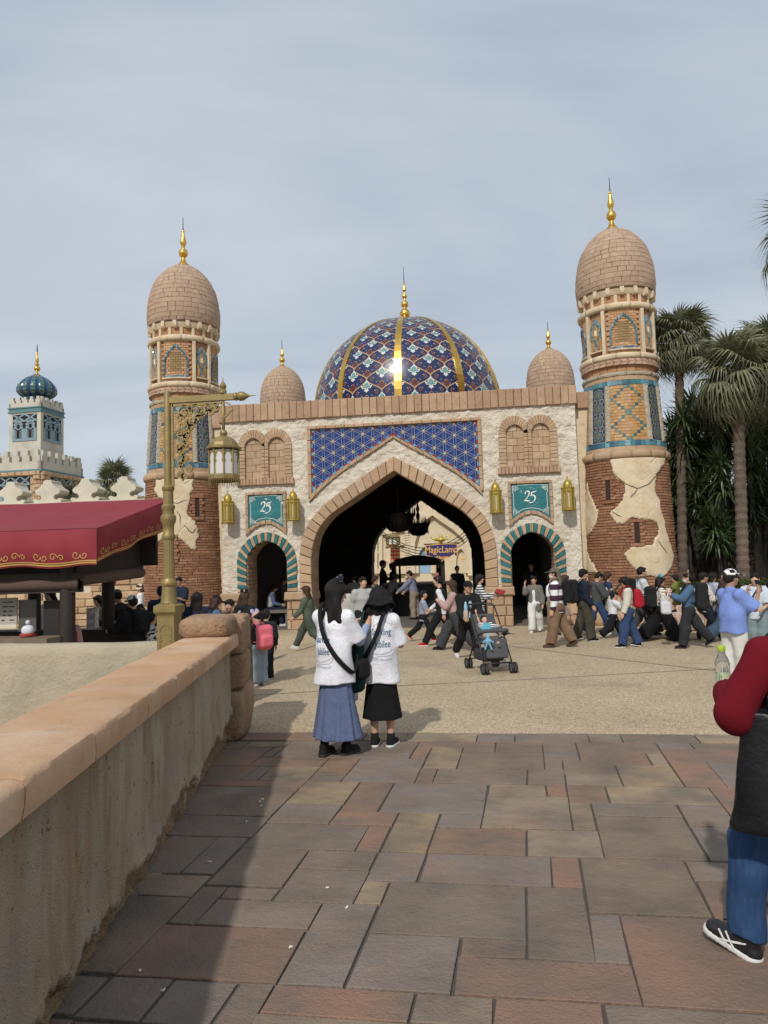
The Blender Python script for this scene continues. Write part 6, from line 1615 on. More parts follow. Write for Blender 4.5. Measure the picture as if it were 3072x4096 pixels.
def palm(px0, py0, px1, py1, Y, label, n=46, s=1.0, seed=0, r=.19, hz=0):
    rr = random.Random(seed); b0 = on_y(px0, py0, Y); c = on_y(px1, py1, Y)
    T = empty('palm_tree', (b0.x, Y, 0), label=label, cat='palm tree', group='fan palms beside the right tower')
    V = []; F = []; k = 60; J = 14; zc = c.z; dxx = c.x-b0.x
    for i in range(k+1):
        t = i/k; z = zc*t; rad = r*(1.25-.25*min(1, t*4))*(1-.12*t)+.012*((i % 2)*2-1)*.8
        for j in range(J):
            a = 2*PI*j/J; q = rad*(1+.05*mnoise.noise(Vector((a, z*3, seed)))); V.append((dxx*t+q*math.cos(a), q*math.sin(a), z))
    for i in range(k):
        for j in range(J): F.append((i*J+j, i*J+(j+1) % J, (i+1)*J+(j+1) % J, (i+1)*J+j))
    mesh('trunk', V, F, m_trunk, T)
    C = empty('crown', (dxx, 0, zc)); C.parent = T
    b = MB()
    for i in range(60):
        a = i*2.4; z = -.35+.55*i/60; rad = r*1.25+.06*math.sin(i/60*PI); b.tube([(rad*.7*math.cos(a), rad*.7*math.sin(a), z), ((rad+.05)*math.cos(a), (rad+.05)*math.sin(a), z+.12)], [.05, .02], 4)
    b.build('leaf_bases', m_trunk, C)
    for i in range(n):
        t = i/n; a = i*2.39996+rr.uniform(-.25, .25)
        p = lerp(1.25, -.85, t**.85)+rr.uniform(-.15, .15); me = FANS[min(4, int(t*4.2))] if p > -.5 else FANS[rr.choice((2, 3))]
        frond(C, me, (0, 0, .18-.25*t), a, p, rr.uniform(-.5, .5), s*rr.uniform(.85, 1.1))
    for i in range(10): frond(C, DRY[i % 2], (0, 0, -.15), i*2.39996+1, -1.05+rr.uniform(-.2, .2), rr.uniform(-.4, .4), s*.75)
    return T
palm(*d_(1471, 1235), *d_(1466, 742), 20.3, 'tall fan palm nearest the right tower, slim trunk beside the brick', seed=2, s=.80, r=.13, n=44)
palm(*d_(1601, 1228), *d_(1592, 815), 18.9, 'fan palm with thick trunk in front of the dark yuccas at the right', seed=5, s=.92, r=.15, n=52)
palm(*d_(1690, 1228), *d_(1672, 770), 20.0, 'fan palm at the right edge whose trunk is out of view', seed=8, s=.85, n=44)
palm(*d_(1775, 1260), *d_(1763, 520), 14.6, 'near fan palm whose frond tips enter at the upper right', seed=11, s=.86, n=40)
palm(*d_(240, 1250), *d_(248, 1052), 27.0, 'fan palm crown peeping between the pale merlons', seed=14, s=.8, n=34)
palm(*d_(145, 1250), *d_(135, 1085), 27.0, 'low fan palm crown behind the middle merlons, left of the other', seed=15, s=.7, n=26)
def rosette(seed, n=58, L=.72):
    rr = random.Random(seed); V = []; F = []
    for i in range(n):
        a = i*2.39996+rr.uniform(-.2, .2); el = lerp(1.4, -.55, (i/n)**.85)+rr.uniform(-.12, .12); l = L*rr.uniform(.8, 1.1)*(1 if el > -.3 else .85); w = .030
        sd = (-math.sin(a), math.cos(a), 0); o = len(V)
        for t in range(4):
            f = t/3; e = el-.5*f*f*(0.7 if el < .4 else .12); x = l*f
            p = (x*math.cos(e)*math.cos(a), x*math.cos(e)*math.sin(a), x*math.sin(e)); ww = w*(.75, 1.0, .75, .06)[t]
            V.append((p[0]-sd[0]*ww, p[1]-sd[1]*ww, p[2])); V.append((p[0]+sd[0]*ww, p[1]+sd[1]*ww, p[2]))
        for t in range(3): F.append((o+2*t, o+2*t+1, o+2*t+3, o+2*t+2))
    me = bpy.data.meshes.new('leaf_rosette'); me.from_pydata(V, [], F); me.update(); me.materials.append(m_yuc); return me
ROS = [rosette(i) for i in range(3)]
def yucca(px, Y, heads, label, seed):
    rr = random.Random(seed); q = on_y(*d_(px, 1215), Y); T = empty('yucca_tree', (q.x, Y, 0), label=label, cat='yucca', group='yuccas behind the hedge'); b = MB()
    C = empty('crown'); C.parent = T
    for (hx, hy) in heads:
        yy = rr.uniform(-.7, .7); h = on_y(*d_(hx, hy), Y+yy); p = (h.x-q.x, yy, h.z)
        b.tube([(rr.uniform(-.1, .1), 0, 0), (p[0]*.35, p[1]*.4, p[2]*.45), (p[0]*.85, p[1]*.9, p[2]*.8), p], [.085, .07, .06, .05], 7)
        for k in range(4):
            o = link(bpy.data.objects.new('leaf_rosette', ROS[rr.randrange(3)])); o.parent = C; o.location = (p[0]*(1-.05*k), p[1], p[2]-.24*k); o.rotation_euler = (rr.uniform(-.45, .45)-(.0), rr.uniform(-.45, .45), rr.uniform(0, 6)); s = rr.uniform(.85, 1.2)*(1-.05*k); o.scale = (s, s, s)
    b.build('trunk', m_bark, T, smooth=True)
rr = random.Random(3)
yucca(1520, 20.8, [(1475, 905), (1500, 880), (1530, 895), (1490, 960), (1520, 985), (1465, 985), (1545, 950), (1505, 1050)], 'dark many-headed yucca between the two nearest palms', 1)
yucca(1560, 20.2, [(1520, 1060), (1555, 1000), (1575, 930), (1548, 870), (1585, 1075), (1540, 1120), (1570, 1150)], 'yucca with drooping spiky heads left of the thick palm trunk', 2)
yucca(1640, 20.6, [(1625, 900), (1650, 950), (1630, 1010), (1655, 1060), (1610, 960), (1640, 1110), (1665, 900), (1620, 1080), (1660, 1150)], 'spiky yucca at the right edge behind the thick palm trunk', 3)
yucca(1490, 21.2, [(1455, 930), (1450, 1020), (1480, 1030), (1470, 1090), (1500, 1120), (1455, 1100)], 'low yucca close against the right tower', 4)
hx0 = on_y(*d_(1452, 1240), 18.6).x; hx1 = hx0+7
V = []; F = []
for i in range(15000):
    x = random.uniform(hx0, hx1); top = 1.05+.16*mnoise.noise(Vector((x*1.7, 1, 0)))+.1*mnoise.noise(Vector((x*5, 4, 0))); th = .55
    z = random.uniform(.03, 1)**.7*top; y = 18.6+random.choice((-1, 1, -1))*th*abs(random.gauss(.75, .22))*math.sqrt(max(.15, 1-(z/top)**3)); s = random.uniform(.018, .036)
    if random.random() < .3: z = top-random.uniform(0, .08); y = 18.6+random.uniform(-th, th)*.8
    a = random.uniform(0, 2*PI); t = random.uniform(-.9, .9); u = Vector((math.cos(a), math.sin(a), math.sin(t)*.6)).normalized(); w = u.cross(Vector((random.uniform(-1, 1), random.uniform(-1, 1), 1))).normalized(); p = Vector((x, y, z)); o = len(V)
    V += [tuple(p-u*s*1.4), tuple(p+w*s*.6), tuple(p+u*s*1.4), tuple(p-w*s*.6)]; F.append((o, o+1, o+2, o+3))
hg = empty('hedge', ((hx0+hx1)/2, 18.6, 0), label='clipped green hedge in front of the palms and yuccas', cat='hedge')
V = [(x-(hx0+hx1)/2, y-18.6, z) for x, y, z in V]; tag(mesh('foliage', V, F, m_hedge, hg), kind='stuff')
b = MB()
for i in range(60):
    x = lerp(hx0, hx1, i/60)-(hx0+hx1)/2; b.tube([(x, 0, 0), (x+random.uniform(-.1, .1), random.uniform(-.2, .2), .5), (x+random.uniform(-.2, .2), random.uniform(-.3, .3), .9)], [.02, .012, .005], 5)
b.build('stems', m_bark, hg)
soil = tag(mesh('planting_bed', [(hx0-.4, 17.95, .006), (hx0+9, 17.95, .006), (hx0+9, 22, .006), (hx0-.4, 22, .006)], [(0, 1, 2, 3)], mat('dark_soil', (.045, .033, .024), rough=1)), kind='structure')
kb = MB(); kb.box(((hx0+hx0+9)/2-.2, 17.85, .11), (9.4, .22, .22)); tag(kb.build('planter_kerb', m_sand, None), 'low sandstone kerb in front of the hedge', 'kerb')
GY = 22.4; gx0 = X0+6.11+.9; gw = empty('garden_wall', (gx0+7, GY, 0), label='shaded rough stone wall behind the yuccas right of the tower', cat='wall')
gh = on_y(*d_(1560, 1062), GY).z
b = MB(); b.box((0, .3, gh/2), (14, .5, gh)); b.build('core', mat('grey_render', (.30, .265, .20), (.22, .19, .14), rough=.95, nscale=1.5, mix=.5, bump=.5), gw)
L = []
m_rubd = mat('shaded_brown_rubble', cols=[(.25, .145, .085), (.28, .17, .10), (.22, .125, .075)], c2=(.17, .10, .06), nscale=4, mix=.4, rough=.95, var=.12, bump=.8, bscale=16)  # darker copy of the rubble, shade behind the yuccas put into its colour
z = 0
while z < gh-.15:
    h = random.uniform(.2, .32); x = -7
    while x < 7:
        w = random.uniform(.3, .75)
        if mnoise.noise(Vector((x*.45, z*.5, 9))) > -.05: L.append(stone([(x+.015, z+.012), (x+w-.01, z+.012), (x+w-.01, min(gh, z+h)-.01), (x+.015, min(gh, z+h)-.01)], -.1, .05+random.uniform(0, .05), .035, plane_map, .02))
        x += w
    z += h
for cx_ in (-4.4, -1.0, 2.4):
    for k in range(9):
        a0 = PI*k/9; a1 = PI*(k+1)/9-.04; r0, r1 = .8, 1.25; L.append(stone([(cx_+r0*math.cos(a0), 1.4+r0*math.sin(a0)), (cx_+r1*math.cos(a0), 1.4+r1*math.sin(a0)), (cx_+r1*math.cos(a1), 1.4+r1*math.sin(a1)), (cx_+r0*math.cos(a1), 1.4+r0*math.sin(a1))], -.1, .16, .04, plane_map, .015))
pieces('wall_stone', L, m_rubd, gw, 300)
q = on_y(*d_(1698, 880), 62); b = MB(); b.lathe([(3.2*math.cos(-PI/2+PI*i/24), 3.2*math.sin(-PI/2+PI*i/24)) for i in range(25)], 40)
gl = empty('globe_fountain', (q.x, 62, 0), label='pale blue globe glimpsed through leaves at the right edge', cat='globe')
o = b.build('sphere', mat('globe_blue', (.10, .22, .38), (.30, .42, .52), rough=.35, nscale=.5, mix=.5), gl, True); o.location = (0, 0, q.z)
b = MB()
for k in range(9):
    P = [(3.23*math.cos(e)*math.cos(k*.7+.9*math.sin(3*e)), 3.23*math.cos(e)*math.sin(k*.7+.9*math.sin(3*e)), q.z+3.23*math.sin(e)) for e in [-1.2+2.4*t/20 for t in range(21)]]; b.tube(P, .04, 5)
b.build('swirl', m_white, gl)
b = MB(); b.lathe([(1.6, 0), (1.2, .4), (.7, 1.0), (.6, q.z-2.8)], 20); b.build('pedestal', m_court, gl)
# ------------------------------------------------------------------ people: smooth blended bodies and clothes meshed from distance fields
A_ = lambda *p: np.array(p, float)
class Field:
    def __init__(s, lo, hi, h):
        s.h = h; s.lo = np.array(lo, float)-2*h; n = np.ceil((np.array(hi)-s.lo)/h).astype(int)+3; s.n = n
        s.ax = [s.lo[i]+h*np.arange(n[i]) for i in range(3)]; s.v = np.full(tuple(n), .25)
    def _win(s, lo, hi, pad):
        sl = []
        for i in range(3):
            a = max(0, int((lo[i]-pad-s.lo[i])/s.h)); b = min(s.n[i], int((hi[i]+pad-s.lo[i])/s.h)+2); sl.append(slice(a, max(a+1, b)))
        return tuple(sl), [s.ax[0][sl[0]][:, None, None], s.ax[1][sl[1]][None, :, None], s.ax[2][sl[2]][None, None, :]]
    def _mix(s, sl, d, k, op):
        o = s.v[sl]
        if op == 'u':
            t = np.clip(.5+.5*(o-d)/k, 0, 1); s.v[sl] = o+(d-o)*t-k*t*(1-t)
        else: s.v[sl] = np.maximum(o, -d)
    def cone(s, a, b, ra, rb, k=.025, sq=None, cut=False, cuta=False, op='u'):
        a = np.array(a, float); b = np.array(b, float); r = max(ra, rb); lo = np.minimum(a, b)-r; hi = np.maximum(a, b)+r
        sl, (X, Y, Z) = s._win(lo, hi, k+2.5*s.h); px, py, pz = X-a[0], Y-a[1], Z-a[2]; d = b-a; L2 = d@d+1e-12
        t0 = (px*d[0]+py*d[1]+pz*d[2])/L2; t = np.clip(t0, 0, 1); qx, qy, qz = px-t*d[0], py-t*d[1], pz-t*d[2]
        if sq is not None:
            e = qx*sq[0]+qy*sq[1]+qz*sq[2]; f = sq[3]-1; qx, qy, qz = qx+f*e*sq[0], qy+f*e*sq[1], qz+f*e*sq[2]
        dd = np.sqrt(qx*qx+qy*qy+qz*qz)-(ra+(rb-ra)*t)
        if cut: dd = np.maximum(dd, (t0-1)*math.sqrt(L2))
        if cuta: dd = np.maximum(dd, -t0*math.sqrt(L2))
        s._mix(sl, dd, k, op)
    def ell(s, c, r, M=None, k=.02, op='u'):
        R = max(r)*1.05; c = np.array(c, float); sl, (X, Y, Z) = s._win(c-R, c+R, k+2.5*s.h); x, y, z = X-c[0], Y-c[1], Z-c[2]
        if M is not None: x, y, z = M[0, 0]*x+M[1, 0]*y+M[2, 0]*z, M[0, 1]*x+M[1, 1]*y+M[2, 1]*z, M[0, 2]*x+M[1, 2]*y+M[2, 2]*z
        k0 = np.sqrt((x/r[0])**2+(y/r[1])**2+(z/r[2])**2); k1 = np.sqrt((x/r[0]**2)**2+(y/r[1]**2)**2+(z/r[2]**2)**2)+1e-9
        s._mix(sl, k0*(k0-1)/k1, k, op)
    def box(s, c, d, M=None, r=.02, k=.01, op='u'):
        R = math.sqrt(sum(q*q for q in d))/2; c = np.array(c, float); sl, (X, Y, Z) = s._win(c-R, c+R, k+2.5*s.h); x, y, z = X-c[0], Y-c[1], Z-c[2]
        if M is not None: x, y, z = M[0, 0]*x+M[1, 0]*y+M[2, 0]*z, M[0, 1]*x+M[1, 1]*y+M[2, 1]*z, M[0, 2]*x+M[1, 2]*y+M[2, 2]*z
        x, y, z = np.abs(x)-d[0]/2+r, np.abs(y)-d[1]/2+r, np.abs(z)-d[2]/2+r
        s._mix(sl, np.sqrt(np.maximum(x, 0)**2+np.maximum(y, 0)**2+np.maximum(z, 0)**2)+np.minimum(np.maximum(x, np.maximum(y, z)), 0)-r, k, op)
    def plane(s, p, n):
        n = np.array(n, float); n /= np.linalg.norm(n); X, Y, Z = s.ax[0][:, None, None], s.ax[1][None, :, None], s.ax[2][None, None, :]
        s.v = np.maximum(s.v, (X-p[0])*n[0]+(Y-p[1])*n[1]+(Z-p[2])*n[2])
    def fn(s, f, op='u', k=.01):
        X, Y, Z = s.ax[0][:, None, None], s.ax[1][None, :, None], s.ax[2][None, None, :]; s._mix((slice(None),)*3, f(X, Y, Z)+0*s.v, k, op)
    def folds(s, amp, seed, f=26.0, vert=.45):
        rr = np.random.default_rng(seed); X, Y, Z = s.ax[0][:, None, None], s.ax[1][None, :, None], s.ax[2][None, None, :]
        for i in range(4):
            kx, ky, kz = rr.normal(size=3); l = math.sqrt(kx*kx+ky*ky+kz*kz); q = f*rr.uniform(.5, 1.3)/l; s.v = s.v+amp*.55*np.sin(q*(kx*X+ky*Y+kz*vert*Z)+rr.uniform(0, 6)+1.5*np.sin(9*Z+i))
    def mesh(s):
        v = s.v; neg = v < 0; n0, n1, n2 = v.shape
        c = neg[:-1, :-1, :-1].astype(np.int8)
        for a, b, d in ((1, 0, 0), (0, 1, 0), (0, 0, 1), (1, 1, 0), (1, 0, 1), (0, 1, 1), (1, 1, 1)): c = c+neg[a:n0-1+a, b:n1-1+b, d:n2-1+d]
        act = (c > 0) & (c < 8); I = np.argwhere(act)
        if len(I) == 0: return np.zeros((0, 3)), np.zeros((0, 4), int)
        idx = np.full(act.shape, -1); idx[act] = np.arange(len(I)); P = np.zeros((len(I), 3)); C = np.zeros(len(I))
        cor = [(0, 0, 0), (1, 0, 0), (0, 1, 0), (1, 1, 0), (0, 0, 1), (1, 0, 1), (0, 1, 1), (1, 1, 1)]
        val = [v[I[:, 0]+a, I[:, 1]+b, I[:, 2]+d] for a, b, d in cor]
        for i, j in ((0, 1), (2, 3), (4, 5), (6, 7), (0, 2), (1, 3), (4, 6), (5, 7), (0, 4), (1, 5), (2, 6), (3, 7)):
            m = (val[i] < 0) != (val[j] < 0)
            if not m.any(): continue
            t = val[i][m]/(val[i][m]-val[j][m]); P[m] += np.array(cor[i])+t[:, None]*(np.array(cor[j])-np.array(cor[i])); C[m] += 1
        P = (I+P/C[:, None])*s.h+s.lo; Q = []
        for ax in range(3):
            o1, o2 = (ax+1) % 3, (ax+2) % 3; a = [slice(None)]*3; b = [slice(None)]*3; a[ax] = slice(0, -1); b[ax] = slice(1, None)
            sg = neg[tuple(a)] != neg[tuple(b)]; E = np.argwhere(sg); E = E[(E[:, o1] > 0) & (E[:, o2] > 0) & (E[:, o1] < v.shape[o1]-1) & (E[:, o2] < v.shape[o2]-1)]
            if len(E) == 0: continue
            e1 = np.zeros(3, int); e1[o1] = 1; e2 = np.zeros(3, int); e2[o2] = 1
            g = lambda q: idx[q[:, 0], q[:, 1], q[:, 2]]
            q4 = np.stack([g(E-e1-e2), g(E-e2), g(E), g(E-e1)], 1); fl = neg[E[:, 0], E[:, 1], E[:, 2]]; q4[~fl] = q4[~fl][:, ::-1]; Q.append(q4)
        return P, np.concatenate(Q)
def fmesh(name, F, m, parent): 
    P, Q = F.mesh()
    return mesh(name, P, Q, m, parent, smooth=True)
def rotx(a): c, s = math.cos(a), math.sin(a); return np.array([[1, 0, 0], [0, c, -s], [0, s, c]])
def rotz(a): c, s = math.cos(a), math.sin(a); return np.array([[c, -s, 0], [s, c, 0], [0, 0, 1]])
def roty(a): c, s = math.cos(a), math.sin(a); return np.array([[c, 0, s], [0, 1, 0], [-s, 0, c]])
R1 = math.radians
def cloth(c, rough=.9, name=None):
    n = name or 'cloth_%02x%02x%02x' % tuple(min(255, int(255*x**.45)) for x in c)
    return mat(n, c, tuple(x*.78 for x in c), rough=rough, nscale=7, mix=.35, bump=.55, bscale=90, bscale2=11, bdist=.014, spec=.25)
def _zmat(name, build):
    if name in MATS: return MATS[name]
    m = mat(name, (.5, .5, .5), rough=.9, spec=.25); t = m.node_tree; N = t.nodes; Lk = t.links.new; tc = [n for n in N if n.type == 'TEX_COORD'][0]; b = N['Principled BSDF']
    for l in list(b.inputs['Base Color'].links): t.links.remove(l)
    mr = N.new('ShaderNodeMixRGB'); Lk(build(N, Lk, tc, mr), mr.inputs[0]); Lk(mr.outputs[0], b.inputs['Base Color']); return m
def stripes(name, c1, c2, per, ph=0.0, duty=.5):
    def bd(N, Lk, tc, mr):
        mr.inputs[1].default_value = (*c1, 1); mr.inputs[2].default_value = (*c2, 1); s = N.new('ShaderNodeSeparateXYZ'); Lk(tc.outputs['Object'], s.inputs[0])
        a = N.new('ShaderNodeMath'); a.operation = 'MULTIPLY_ADD'; Lk(s.outputs['Z'], a.inputs[0]); a.inputs[1].default_value = 1/per; a.inputs[2].default_value = ph
        f = N.new('ShaderNodeMath'); f.operation = 'FRACT'; Lk(a.outputs[0], f.inputs[0]); g = N.new('ShaderNodeMath'); g.operation = 'GREATER_THAN'; Lk(f.outputs[0], g.inputs[0]); g.inputs[1].default_value = duty; return g.outputs[0]
    return _zmat(name, bd)
def spots(name, c1, c2, scale, thr, sx=1.0):
    def bd(N, Lk, tc, mr):
        mr.inputs[1].default_value = (*c1, 1); mr.inputs[2].default_value = (*c2, 1); mp = N.new('ShaderNodeMapping'); mp.inputs['Scale'].default_value = (1, 1, sx); Lk(tc.outputs['Object'], mp.inputs[0])
        n = N.new('ShaderNodeTexNoise'); n.inputs['Scale'].default_value = scale; n.inputs['Detail'].default_value = 2; Lk(mp.outputs[0], n.inputs['Vector'])
        g = N.new('ShaderNodeMath'); g.operation = 'GREATER_THAN'; Lk(n.outputs[0], g.inputs[0]); g.inputs[1].default_value = thr; return g.outputs[0]
    return _zmat(name, bd)
m_skin = mat('skin', (.56, .345, .235), (.50, .28, .19), rough=.55, nscale=8, mix=.4, subs=.08); m_skin2 = mat('tanned_skin', (.42, .25, .165), (.36, .20, .13), rough=.55, nscale=8, mix=.4, subs=.08)
def hairmat(name, c, c2):
    m = mat(name, c, rough=.55, spec=.22, streak=(c2, 130, 7, .9)); t = m.node_tree; N = t.nodes; b = N['Principled BSDF']; ns = [n for n in N if n.type == 'TEX_NOISE'][0]; bn = N.new('ShaderNodeBump'); bn.inputs['Strength'].default_value = .9; bn.inputs['Distance'].default_value = .012; t.links.new(ns.outputs[0], bn.inputs['Height']); t.links.new(bn.outputs[0], b.inputs['Normal']); return m
m_hairk = hairmat('black_hair', (.010, .008, .008), (.030, .022, .018)); m_hairb = hairmat('brown_hair', (.050, .026, .017), (.10, .055, .035))
m_eye = mat('eye_dark', (.012, .010, .009), rough=.2); m_lip = mat('lip', (.33, .12, .10), rough=.5); m_mask = cloth((.75, .75, .77), name='face_mask')
BLK = (.012, .012, .013); WHT = (.74, .74, .76)
class Person: pass
def hand(B, w, a, n, sd, curl, s, h, flat=False):
    """fingers of unequal length bending towards n; thumb leaves the side sd of the palm"""
    a, n, sd = [q/np.linalg.norm(q) for q in (a, n, sd)]; w = np.array(w); R = .20*s; F = Field(w+a*.07*s-R*.62, w+a*.07*s+R*.62, h); P = lambda x, y, z: w+(a*x+sd*y+n*z)*s
    F.cone(P(-.03, 0, 0), P(.02, 0, 0), .024*s, .026*s, .01)
    for y in (-.022, 0, .022): F.cone(P(.02, y*.7, 0), P(.085, y, 0), .019*s, .017*s, .02, (*n, 1.25))
    for i, (y, l) in enumerate(((.030, .068), (.010, .078), (-.010, .072), (-.028, .056))):
        c = curl; p0 = P(.085, y, 0); p1 = P(.085+l*.5*math.cos(c*.7), y, l*.5*math.sin(c*.7)); p2 = p1+(a*math.cos(c*1.5)+n*math.sin(c*1.5))*l*.5*s
        F.cone(p0, p1, .0095*s, .009*s, .006); F.cone(p1, p2, .009*s, .0075*s, .006)
    t0 = P(.025, .025, .005); t1 = P(.06, .052, .02+.02*curl); t2 = P(.092, .05-.012*curl, .028+.03*curl); F.cone(t0, t1, .013*s, .0115*s, .01); F.cone(t1, t2, .0115*s, .009*s, .006)
    B.append(F.mesh())
def person(loc, h, face, label, top=None, bottom=None, hair=('short', 'k'), hat=None, shoes=None, pose=None, sex='m', skin='l', look=(0, 0), acc=(), vox=.017, group=None, kid=0.0, belly=0.0, cat='person', faceon=True, dz=0.0):
    """loc: photo pixel (of the 1659-wide view) of the feet, or an (x, y) pair tagged 'w'; face: heading, 0 away, 90 left, -90 right, 180 to camera"""
    pose = dict(pose or {}); s = h/1.70
    if loc[0] == 'w': gx, gy = loc[1], loc[2]
    else: q = on_z(*d_(*loc)); gx, gy = q.x, q.y
    gz = ground_z(gx, gy)+dz
    hs = 1+.32*kid
    sw = (.155 if sex == 'f' else .178)*s; hw = .088*s
    hipz, kneez, ankz = .895*s*(1-.06*kid), .485*s*(1-.05*kid), .085*s
    L1, L2 = hipz-kneez, kneez-ankz; lean = R1(pose.get('lean', 0)); J = {}
    def leg(a, k, sx, out=0.0):
        a, k, o = R1(a), R1(k), R1(out); hp = A_(sx*hw, 0, 0); kn = hp+L1*A_(sx*math.sin(o), math.sin(a), -math.cos(a)); an = kn+L2*A_(sx*math.sin(o)*.8, math.sin(a-k), -math.cos(a-k)); return hp, kn, an, a-k
    lg = {}
    for nm, sx in (('L', -1), ('R', 1)): q = pose.get('leg'+nm, (0, 0)); lg[nm] = leg(q[0], q[1], sx, q[2] if len(q) > 2 else 0)
    low = min(lg['L'][2][2], lg['R'][2][2]); pel = A_(0, 0, ankz-low)
    if 'sit' in pose: pel = A_(0, 0, pose['sit'])
    for nm in 'LR': lg[nm] = tuple((q+pel if isinstance(q, np.ndarray) else q) for q in lg[nm])
    RL = rotx(-lean); up = lambda x, y, z: pel+RL@A_(x, y, z)*1.0
    tz = 1.40*s-.895*s; J['chest'] = up(0, 0, .34*s); J['waist'] = up(0, 0, .15*s); nb = up(0, -.005*s, .565*s); J['nb'] = nb; J['pel'] = pel
    RH = RL@rotz(R1(look[0]))@rotx(R1(look[1])); hr = .1125*s*hs; hc = nb+RL@A_(0, .012*s, .045*s)+RH@A_(0, .012*s, .078*s*hs); J['hc'] = hc; J['RH'] = RH; J['hr'] = hr
    ar = {}
    for nm, sx in (('L', -1), ('R', 1)):
        a, o, e, i_ = pose.get('arm'+nm, (5, 8, 15, 0)); a, o, e, i_ = R1(a), R1(o), R1(e), R1(i_); sh = up(sx*sw, 0, .442*s)
        u = RL@A_(sx*math.sin(o), math.sin(a)*math.cos(o), -math.cos(a)*math.cos(o)); fv = RL@A_(sx*(math.sin(o)*.4-math.sin(i_)), math.sin(a+e)*math.cos(i_), -math.cos(a+e)*math.cos(i_)); fv /= np.linalg.norm(fv)
        el = sh+u*.285*s; wr = el+fv*.245*s; ar[nm] = (sh, el, wr, fv); J['wr'+nm] = wr; J['hand'+nm] = wr+fv*.09*s; J['fv'+nm] = fv; J['sh'+nm] = sh; J['el'+nm] = el
    fwd = RL@A_(0, 1, 0); sqy = (fwd[0], fwd[1], fwd[2], 1.38); sex_f = sex == 'f'
    lo = A_(-.75, -.75, -.05)*max(s, .6); hi = A_(.75, .75, 1.75)*1.0; pts = [pel, hc]+[q for t in lg.values() for q in t[:3]]+[q for t in ar.values() for q in t[:3]]
    lo = np.min(pts, 0)-.22*s; hi = np.max(pts, 0)+.22*s
    sm = m_skin if skin == 'l' else m_skin2
    # --- body: one surface from crown to feet
    B = []
    F = Field(lo, hi, vox); 
    F.cone(pel, J['waist'], .125*s, .112*s, .05, sqy); F.cone(J['waist'], J['chest'], .112*s, .13*s, .05, sqy); F.cone(ar['L'][0], ar['R'][0], .055*s, .055*s, .05); F.cone(J['chest'], nb, .11*s, .05*s, .05, sqy)
    for nm in 'LR':
        hp, kn, an, _ = lg[nm]; F.cone(hp, kn, .082*s, .052*s, .03); cf = kn+(an-kn)*.3+A_(0, -.012*s, 0); F.cone(kn, cf, .050*s, .052*s, .02); F.cone(cf, an, .050*s, .033*s, .02)
        sh, el, wr, fv = ar[nm]; F.cone(sh, el, .048*s, .038*s, .03); F.cone(el, wr, .038*s, .026*s, .02)
    B.append(F.mesh())
    hh = min(vox, .011); F = Field(hc-.17*s*hs, hc+.17*s*hs, hh); H_ = lambda x, y, z: hc+RH@A_(x, y, z)*s*hs
    F.ell(H_(0, -.012, .022), (.075*s*hs, .094*s*hs, .088*s*hs), RH, .02); F.ell(H_(0, .022, -.035), (.060*s*hs, .066*s*hs, .080*s*hs), RH, .03); F.ell(H_(0, .052, -.093), (.030*s*hs, .028*s*hs, .024*s*hs), RH, .03)
    F.cone(H_(0, .086, .012), H_(0, .104, -.026), .009*s*hs, .014*s*hs, .012); 
    for sx in (-1, 1): F.ell(H_(sx*.075, -.005, -.008), (.012*s*hs, .022*s*hs, .032*s*hs), RH, .008); F.ell(H_(sx*.04, .055, -.03), (.024*s*hs, .022*s*hs, .022*s*hs), RH, .02)
    F.ell(H_(0, .082, -.062), (.022*s*hs, .010*s*hs, .011*s*hs), RH, .012)
    F.cone(nb-RL@A_(0, 0, .02*s), H_(0, -.02, -.05), .052*s, .050*s, .03); B.append(F.mesh())
    for nm, sx in (('L', -1), ('R', 1)):
        sh, el, wr, fv = ar[nm]; cu = pose.get('curl'+nm, .55); side = RL@A_(-sx, 0, 0); nn = np.cross(fv, RL@A_(0, 1, 0)) if abs(fv@fwd) < .8 else None
        pn = pose.get('palm'+nm); n_ = np.array(pn, float) if pn is not None else RL@A_(-sx, .0, 0)
        n_ = n_-fv*(n_@fv); n_ /= np.linalg.norm(n_)+1e-9; sd = np.cross(n_, fv)*1.0; th = pose.get('thumb'+nm)
        if th is not None:
            if sd@np.array(th) < 0: sd = -sd
        elif sd@fwd < 0: sd = -sd
        hand(B, wr, fv, n_, sd, cu, s*1.0, min(vox*.55, .0085))
    V = np.concatenate([b[0] for b in B]); off = 0; Q = []
    for b in B: Q.append(b[1]+off); off += len(b[0])
    P = mesh('person', V, np.concatenate(Q), sm, None, True, loc=(gx, gy, gz), rz=R1(face)); tag(P, label, cat, group)
    # --- face
    if faceon:
        for sx in (-1, 1):
            b = MB(); v, f = boulder((0, 0, 0), (.026*s*hs, .012*s*hs, .011*s*hs), 0, 0, 1, 0, 5); v = [tuple(H_(sx*.032, .071, .0)+RH@A_(*p)) for p in v]; mesh('eye', v, f, m_eye, P, True)
            b.tube([H_(sx*.016, .083, .024), H_(sx*.034, .080, .029), H_(sx*.05, .068, .024)], .0038*s, 5); b.build('eyebrow', m_hairk, P)
        b = MB(); b.tube([H_(-.020, .088, -.062), H_(-.008, .094, -.059), H_(.008, .094, -.059), H_(.020, .088, -.062)], [.002, .0055*s, .0055*s, .002], 6); b.build('mouth', m_lip, P)
    Person_ = Person(); Person_.o = P; Person_.J = J; Person_.s = s; Person_.lg = lg; Person_.ar = ar; Person_.H = H_; Person_.RL = RL; Person_.up = up; Person_.M = Matrix.Translation((gx, gy, gz))@Matrix.Rotation(R1(face), 4, 'Z'); Person_.P = P; Person_.fwd = fwd; Person_.pel = pel; Person_.vox = vox; Person_.hs = hs; Person_.face = R1(face); Person_.nb = nb
